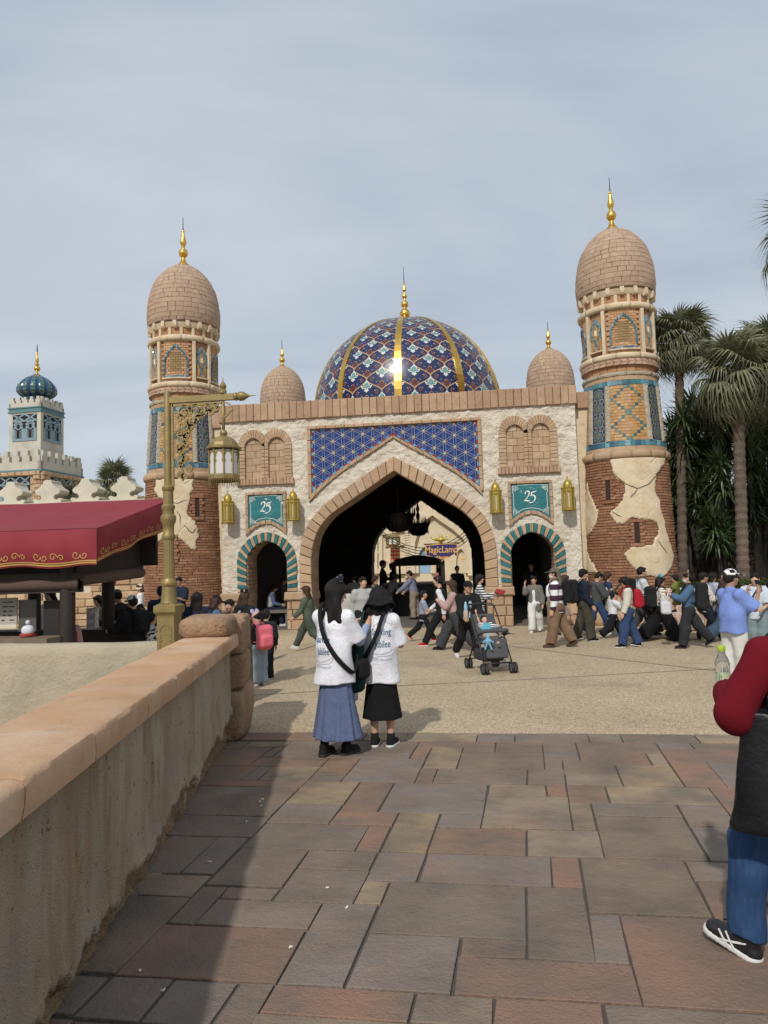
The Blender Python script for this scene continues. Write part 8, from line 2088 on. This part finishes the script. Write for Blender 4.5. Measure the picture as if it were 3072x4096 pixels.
bag(gh_, gh_.up(.10, .24*gh_.s, -.02*gh_.s), (.30, .06, .38), c_((.60, .58, .48), name='ecru_canvas'), 'cream tote bag hanging in front of the charcoal sweatshirt', 'tote_bag', strap=([gh_.up(.0, .24*gh_.s, .16*gh_.s), gh_.up(.1, .2*gh_.s, .40*gh_.s), gh_.up(.2, .24*gh_.s, .16*gh_.s)], .014, c_((.60, .58, .48), name='ecru_canvas')))
sb = P_(1318, 1368, 1235, -88, 'person with short brown hair in blue shirt behind the small boy', top=dict(m=c_((.022, .042, .10), name='blue_denim_shirt'), b=.03, hem=-.12), bottom=dict(m=black, w=.06), hair=('bob', 'b', .03), sex='f', shoes=sh_blk, pose=STAND)
kb2 = P_(1326, 1378, 1272, -80, 'boy in white T-shirt and black trousers reaching forward', top=dict(m=white, b=.03, hem=-.14, sleeve='half', sw=1.4), bottom=dict(m=black, w=.05, flare=1.1), shoes=sh_bw, pose=dict(BIG_B, armR=(62, 6, 20, 0), armL=(55, 6, 30, 10), lean=8), kid=.45)
vis = P_(1360, 1398, 1243, 86, 'person in black sun visor, cream sweatshirt and jeans facing left', top=dict(m=c_((.62, .58, .50), name='cream_sweat'), b=.038, hem=-.06, f=.007), bottom=dict(m=jeans, w=.04, flare=1.1), hair=('long', 'k', .16), hat=('visor', mat('visor_black', (.012, .012, .013), rough=.25)), sex='f', shoes=sh_bw, pose=dict(legL=(14, 3), legR=(-12, 8), armL=(8, 8, 14, 0), armR=(-6, 8, 16, 0)), look=(0, -22))
backpack(vis, c_((.40, .016, .03), name='red_nylon'), 'bright red backpack on the person in the black visor', (.28, .15, .36), .27)
ws = P_(1389, 1374, 1219, -84, 'tall person in white shirt and sunglasses with a black backpack facing right', top=dict(m=c_((.60, .62, .62)), b=.03, hem=-.08), bottom=dict(m=c_((.06, .06, .065)), w=.035), shoes=sh_blk, pose=dict(WALK_B, armR=(25, 8, 85, 20), armL=(25, 8, 85, 20)), acc=['shades'])
backpack(ws, black, 'black backpack on the tall person in the white shirt', (.28, .15, .42))
cr_ = P_(1432, 1385, 1240, -80, 'person with teal bow headband, cream patterned blouse and wide black trousers', top=dict(m=spots('leaf_print', (.66, .63, .55), (.16, .14, .11), 38, .56), b=.034, hem=-.08, f=.007), bottom=dict(m=c_((.009, .009, .01), name='wide_black'), w=.075, flare=1.5), hair=('bob', 'k', .05), sex='f', shoes=sh_blk, pose=dict(legR=(26, 3), legL=(-26, 18), armR=(0, 8, 14, 0), armL=(25, 8, 60, 10)), acc=[('bow', spots('teal_bow', (.06, .30, .40), (.6, .7, .75), 60, .62))])
backpack(cr_, c_((.018, .018, .02), name='black_pack2'), 'black backpack on the person with the teal bow', (.30, .17, .44))
dn = P_(1492, 1400, 1236, 80, 'person in face mask and blue denim shirt carrying a toddler in front', top=dict(m=denimj, b=.034, hem=-.10, f=.007), bottom=dict(m=c_((.03, .03, .034)), w=.045), shoes=sh_blk, pose=dict(legL=(14, 4), legR=(-26, 14), armL=(38, 12, 75, 30), armR=(38, 12, 75, 30), lean=-3), acc=['mask', 'glasses', ('ears', c_((.32, .22, .12), name='tan_felt'))])
backpack(dn, c_((.02, .02, .021), name='black_pack3'), 'large black backpack on the person carrying the toddler', (.32, .20, .50))
tq = world(dn, dn.up(0, .20, .02)); tod = person(('w', tq.x, tq.y), .70, 75, 'toddler with dark bob in green dress carried in the arms of the masked person', top=dict(m=c_((.14, .17, .035), name='olive_dress'), b=.03, hem=-.05, sleeve='half'), bottom=dict(kind='skirt', m=c_((.14, .17, .035), name='olive_dress'), hem=.32, r=.24), hair=('bob', 'k', .02), sex='f', kid=1.0, shoes=sh_blk, pose=dict(legL=(20, 20), legR=(15, 20), armL=(30, 20, 40, 0), armR=(30, 20, 40, 0)), dz=.66, group='visitors in the plaza')
hb_ = bag(dn, dn.up(-.13, .40, .02), (.24, .18, .24), c_((.60, .62, .66), name='silver_print_bag'), 'small silvery patterned handbag in front of the toddler', 'handbag', strap=([dn.up(-.22, .40, .13), dn.up(-.18, .36, .30), dn.up(-.13, .34, .36), dn.up(-.06, .38, .28), dn.up(-.04, .42, .13)], .012, white))
pt = P_(1522, 1384, 1226, -82, 'person in white patterned shirt looking at a phone, walking right', top=dict(m=spots('icon_print', (.66, .63, .56), (.20, .18, .15), 46, .58), b=.034, hem=-.12, f=.006), bottom=dict(m=c_((.02, .025, .038)), w=.04), shoes=sh_blk, pose=dict(BIG_A, armR=(28, 6, 70, 10), armL=(15, 8, 40, 10)), skin='t')
phone(pt, pt.J['handR']+A_(0, .03, .03), 'phone in the hand of the person in the patterned shirt', -1.0)
P_(1546, 1372, 1236, -70, 'person in black hat and pale shirt with long black skirt behind the patterned shirt', top=dict(m=c_((.40, .43, .52)), b=.03, hem=-.05), bottom=dict(kind='skirt', m=black, hem=.12, r=.27), hair=('bob', 'k', .05), hat=('bucket', black, .14, .07), sex='f', shoes=sh_blk, pose=STAND, faceon=False)
jn = P_(1566, 1386, 1240, -80, 'person in grey top and wide jeans with pink ears, left of the cow-print cap', top=dict(m=c_((.23, .23, .235)), b=.03, hem=-.05), bottom=dict(m=c_((.05, .085, .13)), w=.06, flare=1.4), hair=('bob', 'b', .08), sex='f', shoes=sh_wht, pose=BIG_B, acc=[('ears', c_((.60, .30, .32), name='pale_pink_felt'))])
crossbody(jn, 'black bag on the hip of the person in wide jeans', 1, (.2*jn.s, .0, .05*jn.s), (.10, .26, .18), None, .012)
cow = P_(1592, 1484, 1230, -72, 'person in cow-print cap and bright blue shirt talking on the phone', top=dict(m=c_((.205, .30, .66), name='bright_blue_shirt'), b=.034, hem=-.10, sleeve='half', sw=1.3, w=.02, f=.009, collar=True), bottom=dict(m=c_((.66, .65, .60), name='cream_chinos'), w=.045), hat=('cap', spots('cow_print', (.78, .77, .74), (.015, .015, .016), 15, .54)), hair=('short', 'k'), skin='t', belly=.035, shoes=sh_wht, pose=dict(legR=(6, 2), legL=(-4, 4), armR=(42, 14, 122, 4), armL=(40, 10, 85, -8), curlR=1.0), acc=['shades'], vox=.014)
phone(cow, cow.J['handR']+A_(-.02, .0, .01), 'phone at the ear of the person in the cow-print cap', .3)
yw = P_(1642, 1415, 1238, 150, 'person in pale blue and white T-shirt with a hand at the mouth, right edge', top=dict(m=c_((.55, .62, .70)), b=.04, hem=-.14, sleeve='half', sw=1.5), bottom=dict(m=c_((.20, .26, .28)), w=.06), shoes=sh_wht, pose=dict(STAND, armR=(50, 10, 125, 30), armL=(10, 10, 60, 20)))
crossbody(yw, 'small black bag worn by the person with a hand at the mouth', 1, (.2, .12, .0), (.14, .1, .12), None, .012)
# --- stroller and its baby
def stroller(loc, face, label, s=1.0, seat=None, frame=None, wheel_r=.085, baby=None, recl=.6):
    q = on_z(*d_(*loc)); T = empty('stroller', (q.x, q.y, 0), R1(face), label, 'stroller', 'strollers'); fm = frame or m_sfr; hw = .23*s; pts = {}
    def tube(name, P, r=.012, m=None):
        b = MB(); b.tube([tuple(x*s for x in p) for p in P], r*s, 7); return b.build(name, m or fm, T, True)
    for sx in (-1, 1):
        x = sx*.23; tube('frame_tube', [(x, .40, .10), (x*.95, .16, .48), (x*.93, -.24, .98)]); tube('frame_tube', [(x, -.34, .10), (x*.95, .0, .52), (x*.93, .16, .50)]); tube('frame_tube', [(x*.93, -.05, .70), (x*.95, .10, .54), (x, .30, .60)], .010)
    tube('handle_bar', [(-.214, -.24, .98), (-.2, -.32, 1.02), (0, -.345, 1.03), (.2, -.32, 1.02), (.214, -.24, .98)], .016); tube('cross_bar', [(-.23, .36, .16), (.23, .36, .16)], .012); tube('cross_bar', [(-.23, -.30, .16), (.23, -.30, .16)], .010)
    sm_ = seat or m_seat
    tube('bumper_bar', spline([(-.21, .10, .58), (-.19, .30, .64), (0, .36, .65), (.19, .30, .64), (.21, .10, .58)], 4), .032, sm_)
    F = Field((-.26*s, -.4*s, .2*s), (.26*s, .5*s, 1.0*s), .016); F.box(A_(0, .12, .46)*s, (.40*s, .36*s, .07*s), rotx(.12), .03, .02); F.box(A_(0, -.14, .66)*s, (.40*s, .06*s, .50*s), rotx(.62), .03, .03); F.box(A_(0, .33, .34)*s, (.36*s, .06*s, .24*s), rotx(.35), .03, .02); fmesh('seat', F, sm_, T)
    F = Field((-.26*s, -.4*s, .1*s), (.26*s, .4*s, .4*s), .016); F.box(A_(0, -.02, .25)*s, (.38*s, .44*s, .18*s), None, .05, .02); fmesh('basket', F, mat('black_mesh', (.03, .03, .032), rough=.9), T)
    for sx in (-1, 1):
        for y in (.40, -.34):
            w = empty('wheel_pair', (sx*.23*s, y*s, wheel_r*s)); w.parent = T
            for dx in (-.032, .032):
                b = MB(); r = wheel_r*s; pr = [(r*.72, -.012), (r*.96, -.014), (r, -.008), (r, .008), (r*.96, .014), (r*.72, .012)]; b.lathe(pr+[pr[0]], 18); b.v = [(p[2]+dx*s, p[0], p[1]) for p in b.v]; b.build('tyre', m_bsole, w, True)
                b = MB(); b.lathe([(0, -.008), (r*.2, -.012), (r*.2, .012), (0, .008)], 10)
                for k in range(6): a = k*PI/3; b.tube([(r*.15*math.cos(a), r*.15*math.sin(a), 0), (r*.78*math.cos(a), r*.78*math.sin(a), 0)], .008, 4)
                b.v = [(p[2]+dx*s, p[0], p[1]) for p in b.v]; b.build('spokes', m_rim, w)
    return T, Matrix.Translation((q.x, q.y, 0))@Matrix.Rotation(R1(face), 4, 'Z')
m_sfr = mat('stroller_black', (.02, .02, .022), rough=.4); m_seat = c_((.085, .085, .09), name='grey_seat'); m_rim = mat('wheel_grey', (.09, .09, .09), rough=.5)
T, MS = stroller((1058, 1448), -160, 'black and grey stroller with a sleeping baby, pushed across the plaza', 1.0)
q = MS@Vector((0, .02, 0)); tod2 = person(('w', q.x, q.y), .72, -160, 'baby in striped top and blue vest lying back in the stroller', top=[dict(m=stripes('baby_stripes', (.72, .72, .70), (.02, .02, .022), .028), b=.02, hem=-.02), dict(m=c_((.10, .38, .50), name='sky_vest'), b=.026, hem=-.02, sleeve='none', name='vest')], bottom=dict(m=c_((.42, .33, .26), name='beige_leggings'), w=.03), hair=('short', 'k'), kid=1.0, shoes=dict(m=c_((.14, .11, .07)), sole=m_bsole), pose=dict(sit=.55, legL=(82, 35), legR=(75, 40), lean=-42, armL=(40, 25, 20, 0), armR=(150, 20, 10, 0)), look=(20, 12))
bt = MB(); bt.lathe([(.034, 0), (.04, .02), (.04, .10), (.034, .13), (.03, .14)], 12); bt.lathe([(.029, .14), (.03, .20), (.018, .24), (.016, .27), (0, .275)], 12, mi=1)
o = bt.build('baby_bottle', [c_((.50, .40, .31), name='bottle_cosy'), mat('pale_blue_plastic', (.25, .45, .58), rough=.3)], None, True, loc=MS@Vector((.27, -.26, .80))); tag(o, 'baby bottle in a beige holder on the stroller handle', 'bottle')
F = Field((-.1, -.1, -.16), (.1, .1, .12), .01); F.ell((0, 0, 0), (.045, .035, .055)); F.ell((0, 0, .075), (.035, .03, .032)); F.cone((-.02, 0, -.04), (-.05, 0, -.12), .018, .015, .01); F.cone((.02, 0, -.04), (.05, 0, -.12), .018, .015, .01); F.cone((-.03, 0, .02), (-.08, 0, -.02), .015, .012, .01); F.cone((.03, 0, .02), (.08, 0, -.02), .015, .012, .01); Pq, Qq = F.mesh()
o = mesh('soft_toy', Pq, Qq, c_((.20, .42, .60), name='toy_blue'), None, True, loc=MS@Vector((.16, .40, .50))); tag(o, 'small pale blue soft toy hanging from the stroller bumper', 'toy')
T2, MS2 = stroller((1412, 1380), -90, 'black stroller with a seated child between the white shirt and the wide black trousers', .92, frame=m_sfr, seat=c_((.025, .025, .027), name='black_seat'))
q = MS2@Vector((0, .06, 0)); person(('w', q.x, q.y), .85, -90, 'child in red and white striped shirt sitting in the rear stroller', top=dict(m=stripes('red_stripes', (.62, .55, .52), (.28, .05, .06), .04), b=.02, hem=-.02, sleeve='half'), bottom=dict(m=c_((.20, .19, .18)), w=.03), hair=('short', 'k'), kid=.9, shoes=sh_blk, pose=dict(sit=.48, legL=(78, 55), legR=(72, 55), lean=-18, armL=(30, 10, 60, 10), armR=(30, 10, 60, 10)))
q = on_z(*d_(1497, 1390)); sc = empty('snack_cart', (q.x, q.y+.6, 0), .05, 'cream cart with pink arabesque side panel behind the toddler', 'cart'); m_ckt = c_((.58, .47, .38), name='cart_cream'); m_ckp = mat('cart_rose', (.42, .20, .15), rough=.7)
F = Field((-.45, -.3, .05), (.45, .3, 1.1), .02); F.box((0, 0, .62), (.74, .46, .86), None, .06, .01); fmesh('body', F, m_ckt, sc)
b = MB()
for r in range(4):
    for k in range(4):
        x, z = -.26+.17*k, .30+.17*r
        for t in range(8): a = t*PI/4; b.add([(x+.02*math.cos(a), -.235, z+.02*math.sin(a)), (x+.055*math.cos(a-.25), -.235, z+.055*math.sin(a-.25)), (x+.078*math.cos(a), -.235, z+.078*math.sin(a)), (x+.055*math.cos(a+.25), -.235, z+.055*math.sin(a+.25))], [(0, 1, 2, 3)])
b.build('arabesque', m_ckp, sc)
b = MB(); b.add([(.08*math.cos(t*PI/8), -.236, .93+.08*math.sin(t*PI/8)) for t in range(16)], [tuple(range(16))]); b.build('round_port', m_iron, sc)
for sx in (-1, 1):
    b = MB(); b.lathe([(.02, -.02), (.10, -.02), (.11, 0), (.10, .02), (.02, .02)], 16); b.v = [(p[2]+sx*.30, p[0], .11+p[1]) for p in b.v]; b.build('wheel', m_bsole, sc, True)
# --- shaded people under the arches
sg_ = 'people in the shade of the passage'
def S_(x, Yl, topy, face, label, **k):
    q = on_y(*d_(x, topy), YF+Yl); return person(('w', q.x, q.y), max(1.35, q.z), face, label, group=sg_, faceon=k.pop('faceon', False), **k)
S_(765, 2.2, 1238, 20, 'person in grey shirt seen from behind in the dark archway', top=dict(m=c_((.16, .155, .14)), b=.03, hem=-.1), bottom=dict(m=black, w=.03), shoes=sh_blk, pose=WALK_A)
S_(838, 3.2, 1236, -60, 'person in brown bucket hat bending over at the vendor cart', top=dict(m=c_((.20, .18, .17)), b=.03), bottom=dict(m=grey, w=.05), hair=('bob', 'k', .05), hat=('bucket', c_((.20, .16, .11)), .14, .07), sex='f', shoes=sh_blk, pose=dict(STAND, lean=25, armR=(50, 8, 30, 10)))
bl = S_(893, 2.6, 1232, 70, 'person in pale blue shirt and khaki trousers reaching over the vendor cart', top=dict(m=c_((.23, .24, .34)), b=.035, hem=-.1), bottom=dict(m=c_((.30, .245, .18)), w=.045), shoes=sh_blk, pose=dict(STAND, lean=12, armL=(55, 8, 12, 0), armR=(50, 8, 15, 0)))
crossbody(bl, 'dark waist bag on the person reaching over the cart', 1, (.20, .0, .06), (.12, .28, .14), None, .012)
S_(826, 5.6, 1211, -90, 'dark figure in a peaked cap behind the vendor cart', top=dict(m=black, b=.02), bottom=dict(m=black, w=.03), hat=('cap', black), shoes=sh_blk, pose=dict(STAND, armR=(35, 6, 60, 0)))
S_(848, 5.2, 1216, 80, 'dark figure with long hair facing the peaked cap at the cart', top=dict(m=black, b=.02), bottom=dict(m=black, w=.03), hair=('long', 'k', .2), sex='f', shoes=sh_blk, pose=STAND)
S_(987, 4.6, 1222, 180, 'dark figure on the right side of the vendor cart', top=dict(m=c_((.03, .03, .03)), b=.02), bottom=dict(m=black, w=.03), shoes=sh_blk, pose=STAND)
S_(808, 1.6, 1240, -100, 'person with brown bob just behind the grey hooded sweatshirt', top=dict(m=c_((.15, .12, .10)), b=.03), bottom=dict(m=black, w=.03), hair=('bob', 'b', .06), sex='f', shoes=sh_blk, pose=WALK_B)
S_(724, 1.8, 1243, -170, 'dark haired person in black standing in the left of the main arch', top=dict(m=c_((.05, .05, .05)), b=.03), bottom=dict(m=black, w=.03), shoes=sh_blk, pose=STAND, faceon=True)
S_(1148, 3.2, 1215, 175, 'dim person in dark jacket inside the right side arch', top=[dict(m=white, b=.01, name='shirt'), dict(m=c_((.03, .03, .03)), b=.03, open=True)], bottom=dict(m=c_((.10, .10, .11)), w=.06), shoes=sh_blk, pose=STAND, faceon=True)
q = on_y(*d_(582, 1270), YF+1.25); se = person(('w', q.x, YF+1.25), 1.56, -75, 'person in white vest with blue sleeves sitting on the bench in the left arch', top=[dict(m=c_((.10, .13, .25)), b=.012, name='shirt'), dict(m=c_((.40, .41, .43)), b=.03, sleeve='none', hem=-.02, name='vest')], bottom=dict(m=navy, w=.03), hair=('bob', 'k', .08), sex='f', shoes=sh_wht, pose=dict(sit=.50, legL=(85, 85), legR=(80, 85), lean=10, armL=(25, 8, 60, 20), armR=(25, 8, 60, 20)), look=(0, -25), group=sg_)
S_(612, 2.4, 1255, -90, 'dim figure standing further inside the left side arch', top=dict(m=c_((.10, .10, .12)), b=.03), bottom=dict(m=black, w=.03), shoes=sh_blk, pose=STAND)
# --- crowd between the parapet wall and the left tower
lg_ = 'people waiting near the left tower'
def Lp(x, topy, Y, h, face, label, **k):
    """stands behind the wall: only the head and shoulders show; the size comes from the usual height"""
    q = on_y(*d_(x, topy), Y); g = ground_z(q.x, Y); hh = q.z-g
    return person(('w', q.x, Y), hh, face, label, group=lg_, **k)
Lp(425, 1279, 12.6, 1.5, 5, 'person with very long black hair in long navy coat, back to the camera', top=dict(m=navy, b=.04, hem=-.35, w=.03), bottom=dict(m=navy, w=.05), hair=('long', 'k', .24), sex='f', shoes=sh_blk, pose=STAND, faceon=False)
dj = Lp(462, 1287, 12.0, 1.45, -50, 'person in black cap and denim jacket looking at a phone', top=dict(m=denimj, b=.035, hem=-.08), bottom=dict(m=black, w=.03), hair=('bob', 'b', .05), hat=('cap', black), sex='f', shoes=sh_wht, look=(0, -20), pose=dict(STAND, armR=(35, 8, 80, 20), armL=(35, 8, 80, 20)))
backpack(dj, black, 'small black backpack on the denim jacket', (.26, .13, .36)); phone(dj, (dj.J['handR']+dj.J['handL'])/2+A_(0, .03, .05), 'pale phone held by the person in the denim jacket', -.6, m=mat('phone_pale', (.4, .45, .45), rough=.3))
Lp(497, 1294, 12.5, 1.4, 170, 'child with black bowl-cut hair facing the camera', top=dict(m=black, b=.03), bottom=dict(m=black, w=.03), kid=.4, shoes=sh_blk, pose=STAND, look=(0, -12))
Lp(527, 1279, 13.0, 1.5, -15, 'person with brown hair, headband and black hooded top, back to the camera', top=dict(m=c_((.02, .02, .022), name='black_hoodie'), b=.04, hood=True), bottom=dict(m=black, w=.03), hair=('long', 'b', .10), sex='f', shoes=sh_blk, pose=STAND, faceon=False, acc=[('ears', black)])
pg = P_(560, 1480, 1322, 48, 'girl in pink cap with ears carrying a bright pink drawstring bag', top=dict(m=black, b=.02, hem=-.05), bottom=dict(m=c_((.26, .31, .36), name='pale_jeans'), w=.035, flare=1.4), hair=('tied', 'k'), hat=('cap', c_((.58, .36, .34), name='pink_cap')), sex='f', shoes=sh_wht, kid=.5, look=(10, -25), pose=STAND, acc=[('ears', c_((.45, .42, .62), name='lilac_felt'))], group=lg_, vox=.014)
backpack(pg, c_((.75, .16, .20), name='hot_pink'), 'bright pink drawstring backpack on the girl in the pink cap', (.26, .14, .36), .26)
P_(577, 1466, 1316, -5, 'child all in black standing next to the pink bag', top=dict(m=c_((.02, .02, .021)), b=.03, hem=-.1), bottom=dict(m=black, w=.025), hair=('short', 'k'), shoes=sh_bw, kid=.5, pose=STAND, group=lg_, faceon=False)
mt_ = Lp(388, 1246, 17.4, 1.6, 165, 'person in navy T-shirt and necklace standing by the left tower', top=dict(m=navy, b=.03, sleeve='half', sw=1.4), bottom=dict(m=black, w=.03), shoes=sh_blk, pose=dict(STAND, armL=(20, 8, 85, 20), armR=(20, 8, 75, 10)), acc=['glasses'], look=(0, -15))
Lp(348, 1265, 13.6, 1.6, 10, 'dark haired person in navy jacket behind the lamp post', top=dict(m=navy, b=.04), bottom=dict(m=black, w=.03), shoes=sh_blk, pose=STAND, faceon=False)
Lp(303, 1262, 17.6, 1.6, 120, 'person in cream bucket hat near the stone wall', top=dict(m=white, b=.02), bottom=dict(m=black, w=.03), hair=('bob', 'b', .05), hat=('bucket', c_((.62, .56, .44), name='cream_hat'), .14, .08), sex='f', shoes=sh_blk, pose=STAND)
Lp(272, 1270, 12.9, 1.55, 75, 'older person in grey-brown cap leaning over by the stall', top=dict(m=black, b=.03), bottom=dict(m=black, w=.03), hat=('cap', c_((.13, .115, .10), name='taupe_cap')), shoes=sh_blk, pose=dict(STAND, lean=18, armL=(50, 10, 50, 0)), skin='t')
wk = Lp(293, 1286, 11.9, 1.4, 60, 'youth in white cap and black hooded jacket at the stall', top=dict(m=c_((.014, .014, .016), name='black_jacket2'), b=.045, hood=True), bottom=dict(m=black, w=.03), hat=('cap', white), shoes=sh_blk, pose=dict(STAND, armL=(45, 10, 40, 0), armR=(30, 10, 40, 0), lean=8), faceon=False)
backpack(wk, black, 'black backpack with yellow tag on the youth in the white cap', (.28, .15, .38))
Lp(303, 1304, 13.0, 1.4, -160, 'youth with tousled black hair behind the white cap', top=dict(m=black, b=.03), bottom=dict(m=black, w=.03), shoes=sh_blk, pose=STAND, acc=['glasses'])
Lp(329, 1322, 12.0, 1.25, -20, 'child in black and white patterned T-shirt left of the lamp post', top=dict(m=spots('mono_print', (.62, .62, .58), (.02, .02, .02), 22, .52), b=.03, sleeve='half'), bottom=dict(m=black, w=.03), kid=.5, shoes=sh_blk, pose=STAND)
Lp(213, 1286, 14.4, 1.55, 150, 'person in sunglasses and khaki top seen through the stall', top=dict(m=c_((.20, .19, .13)), b=.03), bottom=dict(m=black, w=.03), hair=('long', 'k', .12), sex='f', shoes=sh_blk, pose=STAND, acc=['shades'])
Lp(147, 1318, 10.9, 1.4, 30, 'stall attendant in red vest with pink sleeves', top=[dict(m=c_((.50, .30, .27), name='pink_shirt'), b=.02, name='shirt'), dict(m=c_((.36, .015, .04), name='red_vest'), b=.035, sleeve='none', name='vest')], bottom=dict(m=black, w=.03), hair=('bob', 'k', .05), sex='f', shoes=sh_blk, pose=dict(STAND, lean=12), faceon=False)
Lp(108, 1272, 13.5, 1.6, 160, 'dark haired person with pale bag glimpsed through the stall opening', top=dict(m=c_((.42, .42, .44)), b=.03), bottom=dict(m=black, w=.03), hair=('bob', 'k', .06), sex='f', shoes=sh_blk, pose=STAND)
# --- person at the right edge, close to the camera
lf = on_z(*d_(1592, 2040)); hd = 20.0
bx = Vector((.17, 0, 0)); cx_, cy_ = lf.x+.24, lf.y-.12
burg = mat('burgundy_knit', (.155, .006, .014), (.12, .004, .010), rough=.95, nscale=5, mix=.4, bump=.6, bscale=260, bscale2=9, bdist=.006, spec=.2); jn2 = mat('dark_denim', (.022, .058, .145), (.040, .085, .19), rough=.95, nscale=9, mix=.4, bump=.6, bscale=300, bscale2=8, bdist=.007, streak=((.055, .10, .20), 60, 12, .6), spec=.2)
rd = person(('w', cx_, cy_), 1.69, hd, 'person in dark red sweater and jeans at the right edge, close to the camera', top=dict(m=burg, b=.028, hem=-.10, w=.02, f=.009, sw=1.0), bottom=dict(m=jn2, w=.028, flare=1.1), hair=('bob', 'k', .08), shoes=dict(m=mat('black_leather', (.014, .014, .015), rough=.35), sole=m_wsole), vox=.0105, pose=dict(legL=(14, 13, 9), legR=(-20, 16), armL=(-3, 30, 97, 44), armR=(30, 10, 120, 0), toe=24, curlL=1.1, footL=14, lean=-11, palmL=(1, 0, 0)), look=(10, -10), group=None)
an = rd.lg['L'][2]; b = MB(); RQ = rotz(R1(24))@rotx(R1(14))
for (y0, y1, z0, z1) in ((.02, .07, -.065, -.01), (.05, .10, -.065, -.02), (.0, .09, -.02, -.062), (-.02, .07, -.012, -.055)): b.tube([tuple(an+RQ@A_(-.046, y0, z0)), tuple(an+RQ@A_(-.049, (y0+y1)/2, (z0+z1)/2)), tuple(an+RQ@A_(-.045, y1, z1))], .006, 5, flat=.5)
b.build('shoe_stripe', m_white, rd.o)
m_leath = mat('black_leather_bag', (.006, .006, .007), (.010, .010, .011), rough=.36, spec=.35, nscale=6, bump=.3, bscale=14, bdist=.02)
c = rd.up(-.20, -.14, .0); F = Field(c-A_(.35, .25, .38), c+A_(.35, .25, .38), .014); F.cone(c+A_(0, 0, .24), c+A_(0, 0, -.24), .11, .20, .02, (.5, .87, 0, 2.4), cut=True, cuta=True); F.folds(.008, 4, 18); o, c0 = carried(rd, 'shoulder_bag', F, m_leath, 'slouchy black leather bag on the person at the right edge', 'bag')
b = MB(); b.tube(spline([tuple(np.array(q)-c0) for q in (rd.up(-.20, -.17, .22), rd.up(-.17, -.12, .42), rd.up(-.12, -.03, .555), rd.up(-.14, .08, .42), rd.up(-.20, -.08, .22))], 6), .028, 6, flat=.35); b.build('strap', m_leath, o, True)
hb = rd.J['handL']; fv = rd.J['fvL']
m_pet = mat('clear_plastic', (.86, .90, .86), rough=.06, trans=.9, spec=.5)
b = MB(); b.lathe([(.0, 0), (.028, .0), (.032, .01), (.032, .13), (.033, .145), (.028, .165), (.016, .19), (.0145, .205)], 20); bo = b.build('drink_bottle', m_pet, None, True, loc=world(rd, hb+A_(-.01, .02, -.05))); tag(bo, 'clear tea bottle with lime green cap held at the right edge', 'bottle')
b = MB(); b.lathe([(.0165, .203), (.0175, .207), (.0175, .225), (.016, .228), (0, .228)], 18); b.build('screw_cap', mat('lime_plastic', (.38, .56, .03), rough=.4), bo, True)
b = MB(); b.lathe([(.0326, .03), (.0326, .105)], 20); b.build('paper_label', mat('tea_label', (.55, .60, .45), (.35, .45, .25), rough=.5, nscale=40), bo, True)
b = MB()
for i, (u, z) in enumerate(((.0, .092), (.25, .09), (.02, .075), (.28, .07), (.0, .058), (.24, .05))):
    for (du, dz_, w, h_) in ((0, 0, .16, .003), (0, -.006, .2, .0025), (.0, .004, .04, .012)):
        a = 3.9+u+du; b.add([(.0330*math.cos(a-w/2), .0330*math.sin(a-w/2), z+dz_-h_/2), (.0330*math.cos(a+w/2), .0330*math.sin(a+w/2), z+dz_-h_/2), (.0330*math.cos(a+w/2), .0330*math.sin(a+w/2), z+dz_+h_/2), (.0330*math.cos(a-w/2), .0330*math.sin(a-w/2), z+dz_+h_/2)], [(0, 1, 2, 3)])
b.build('label_writing', m_iron, bo)
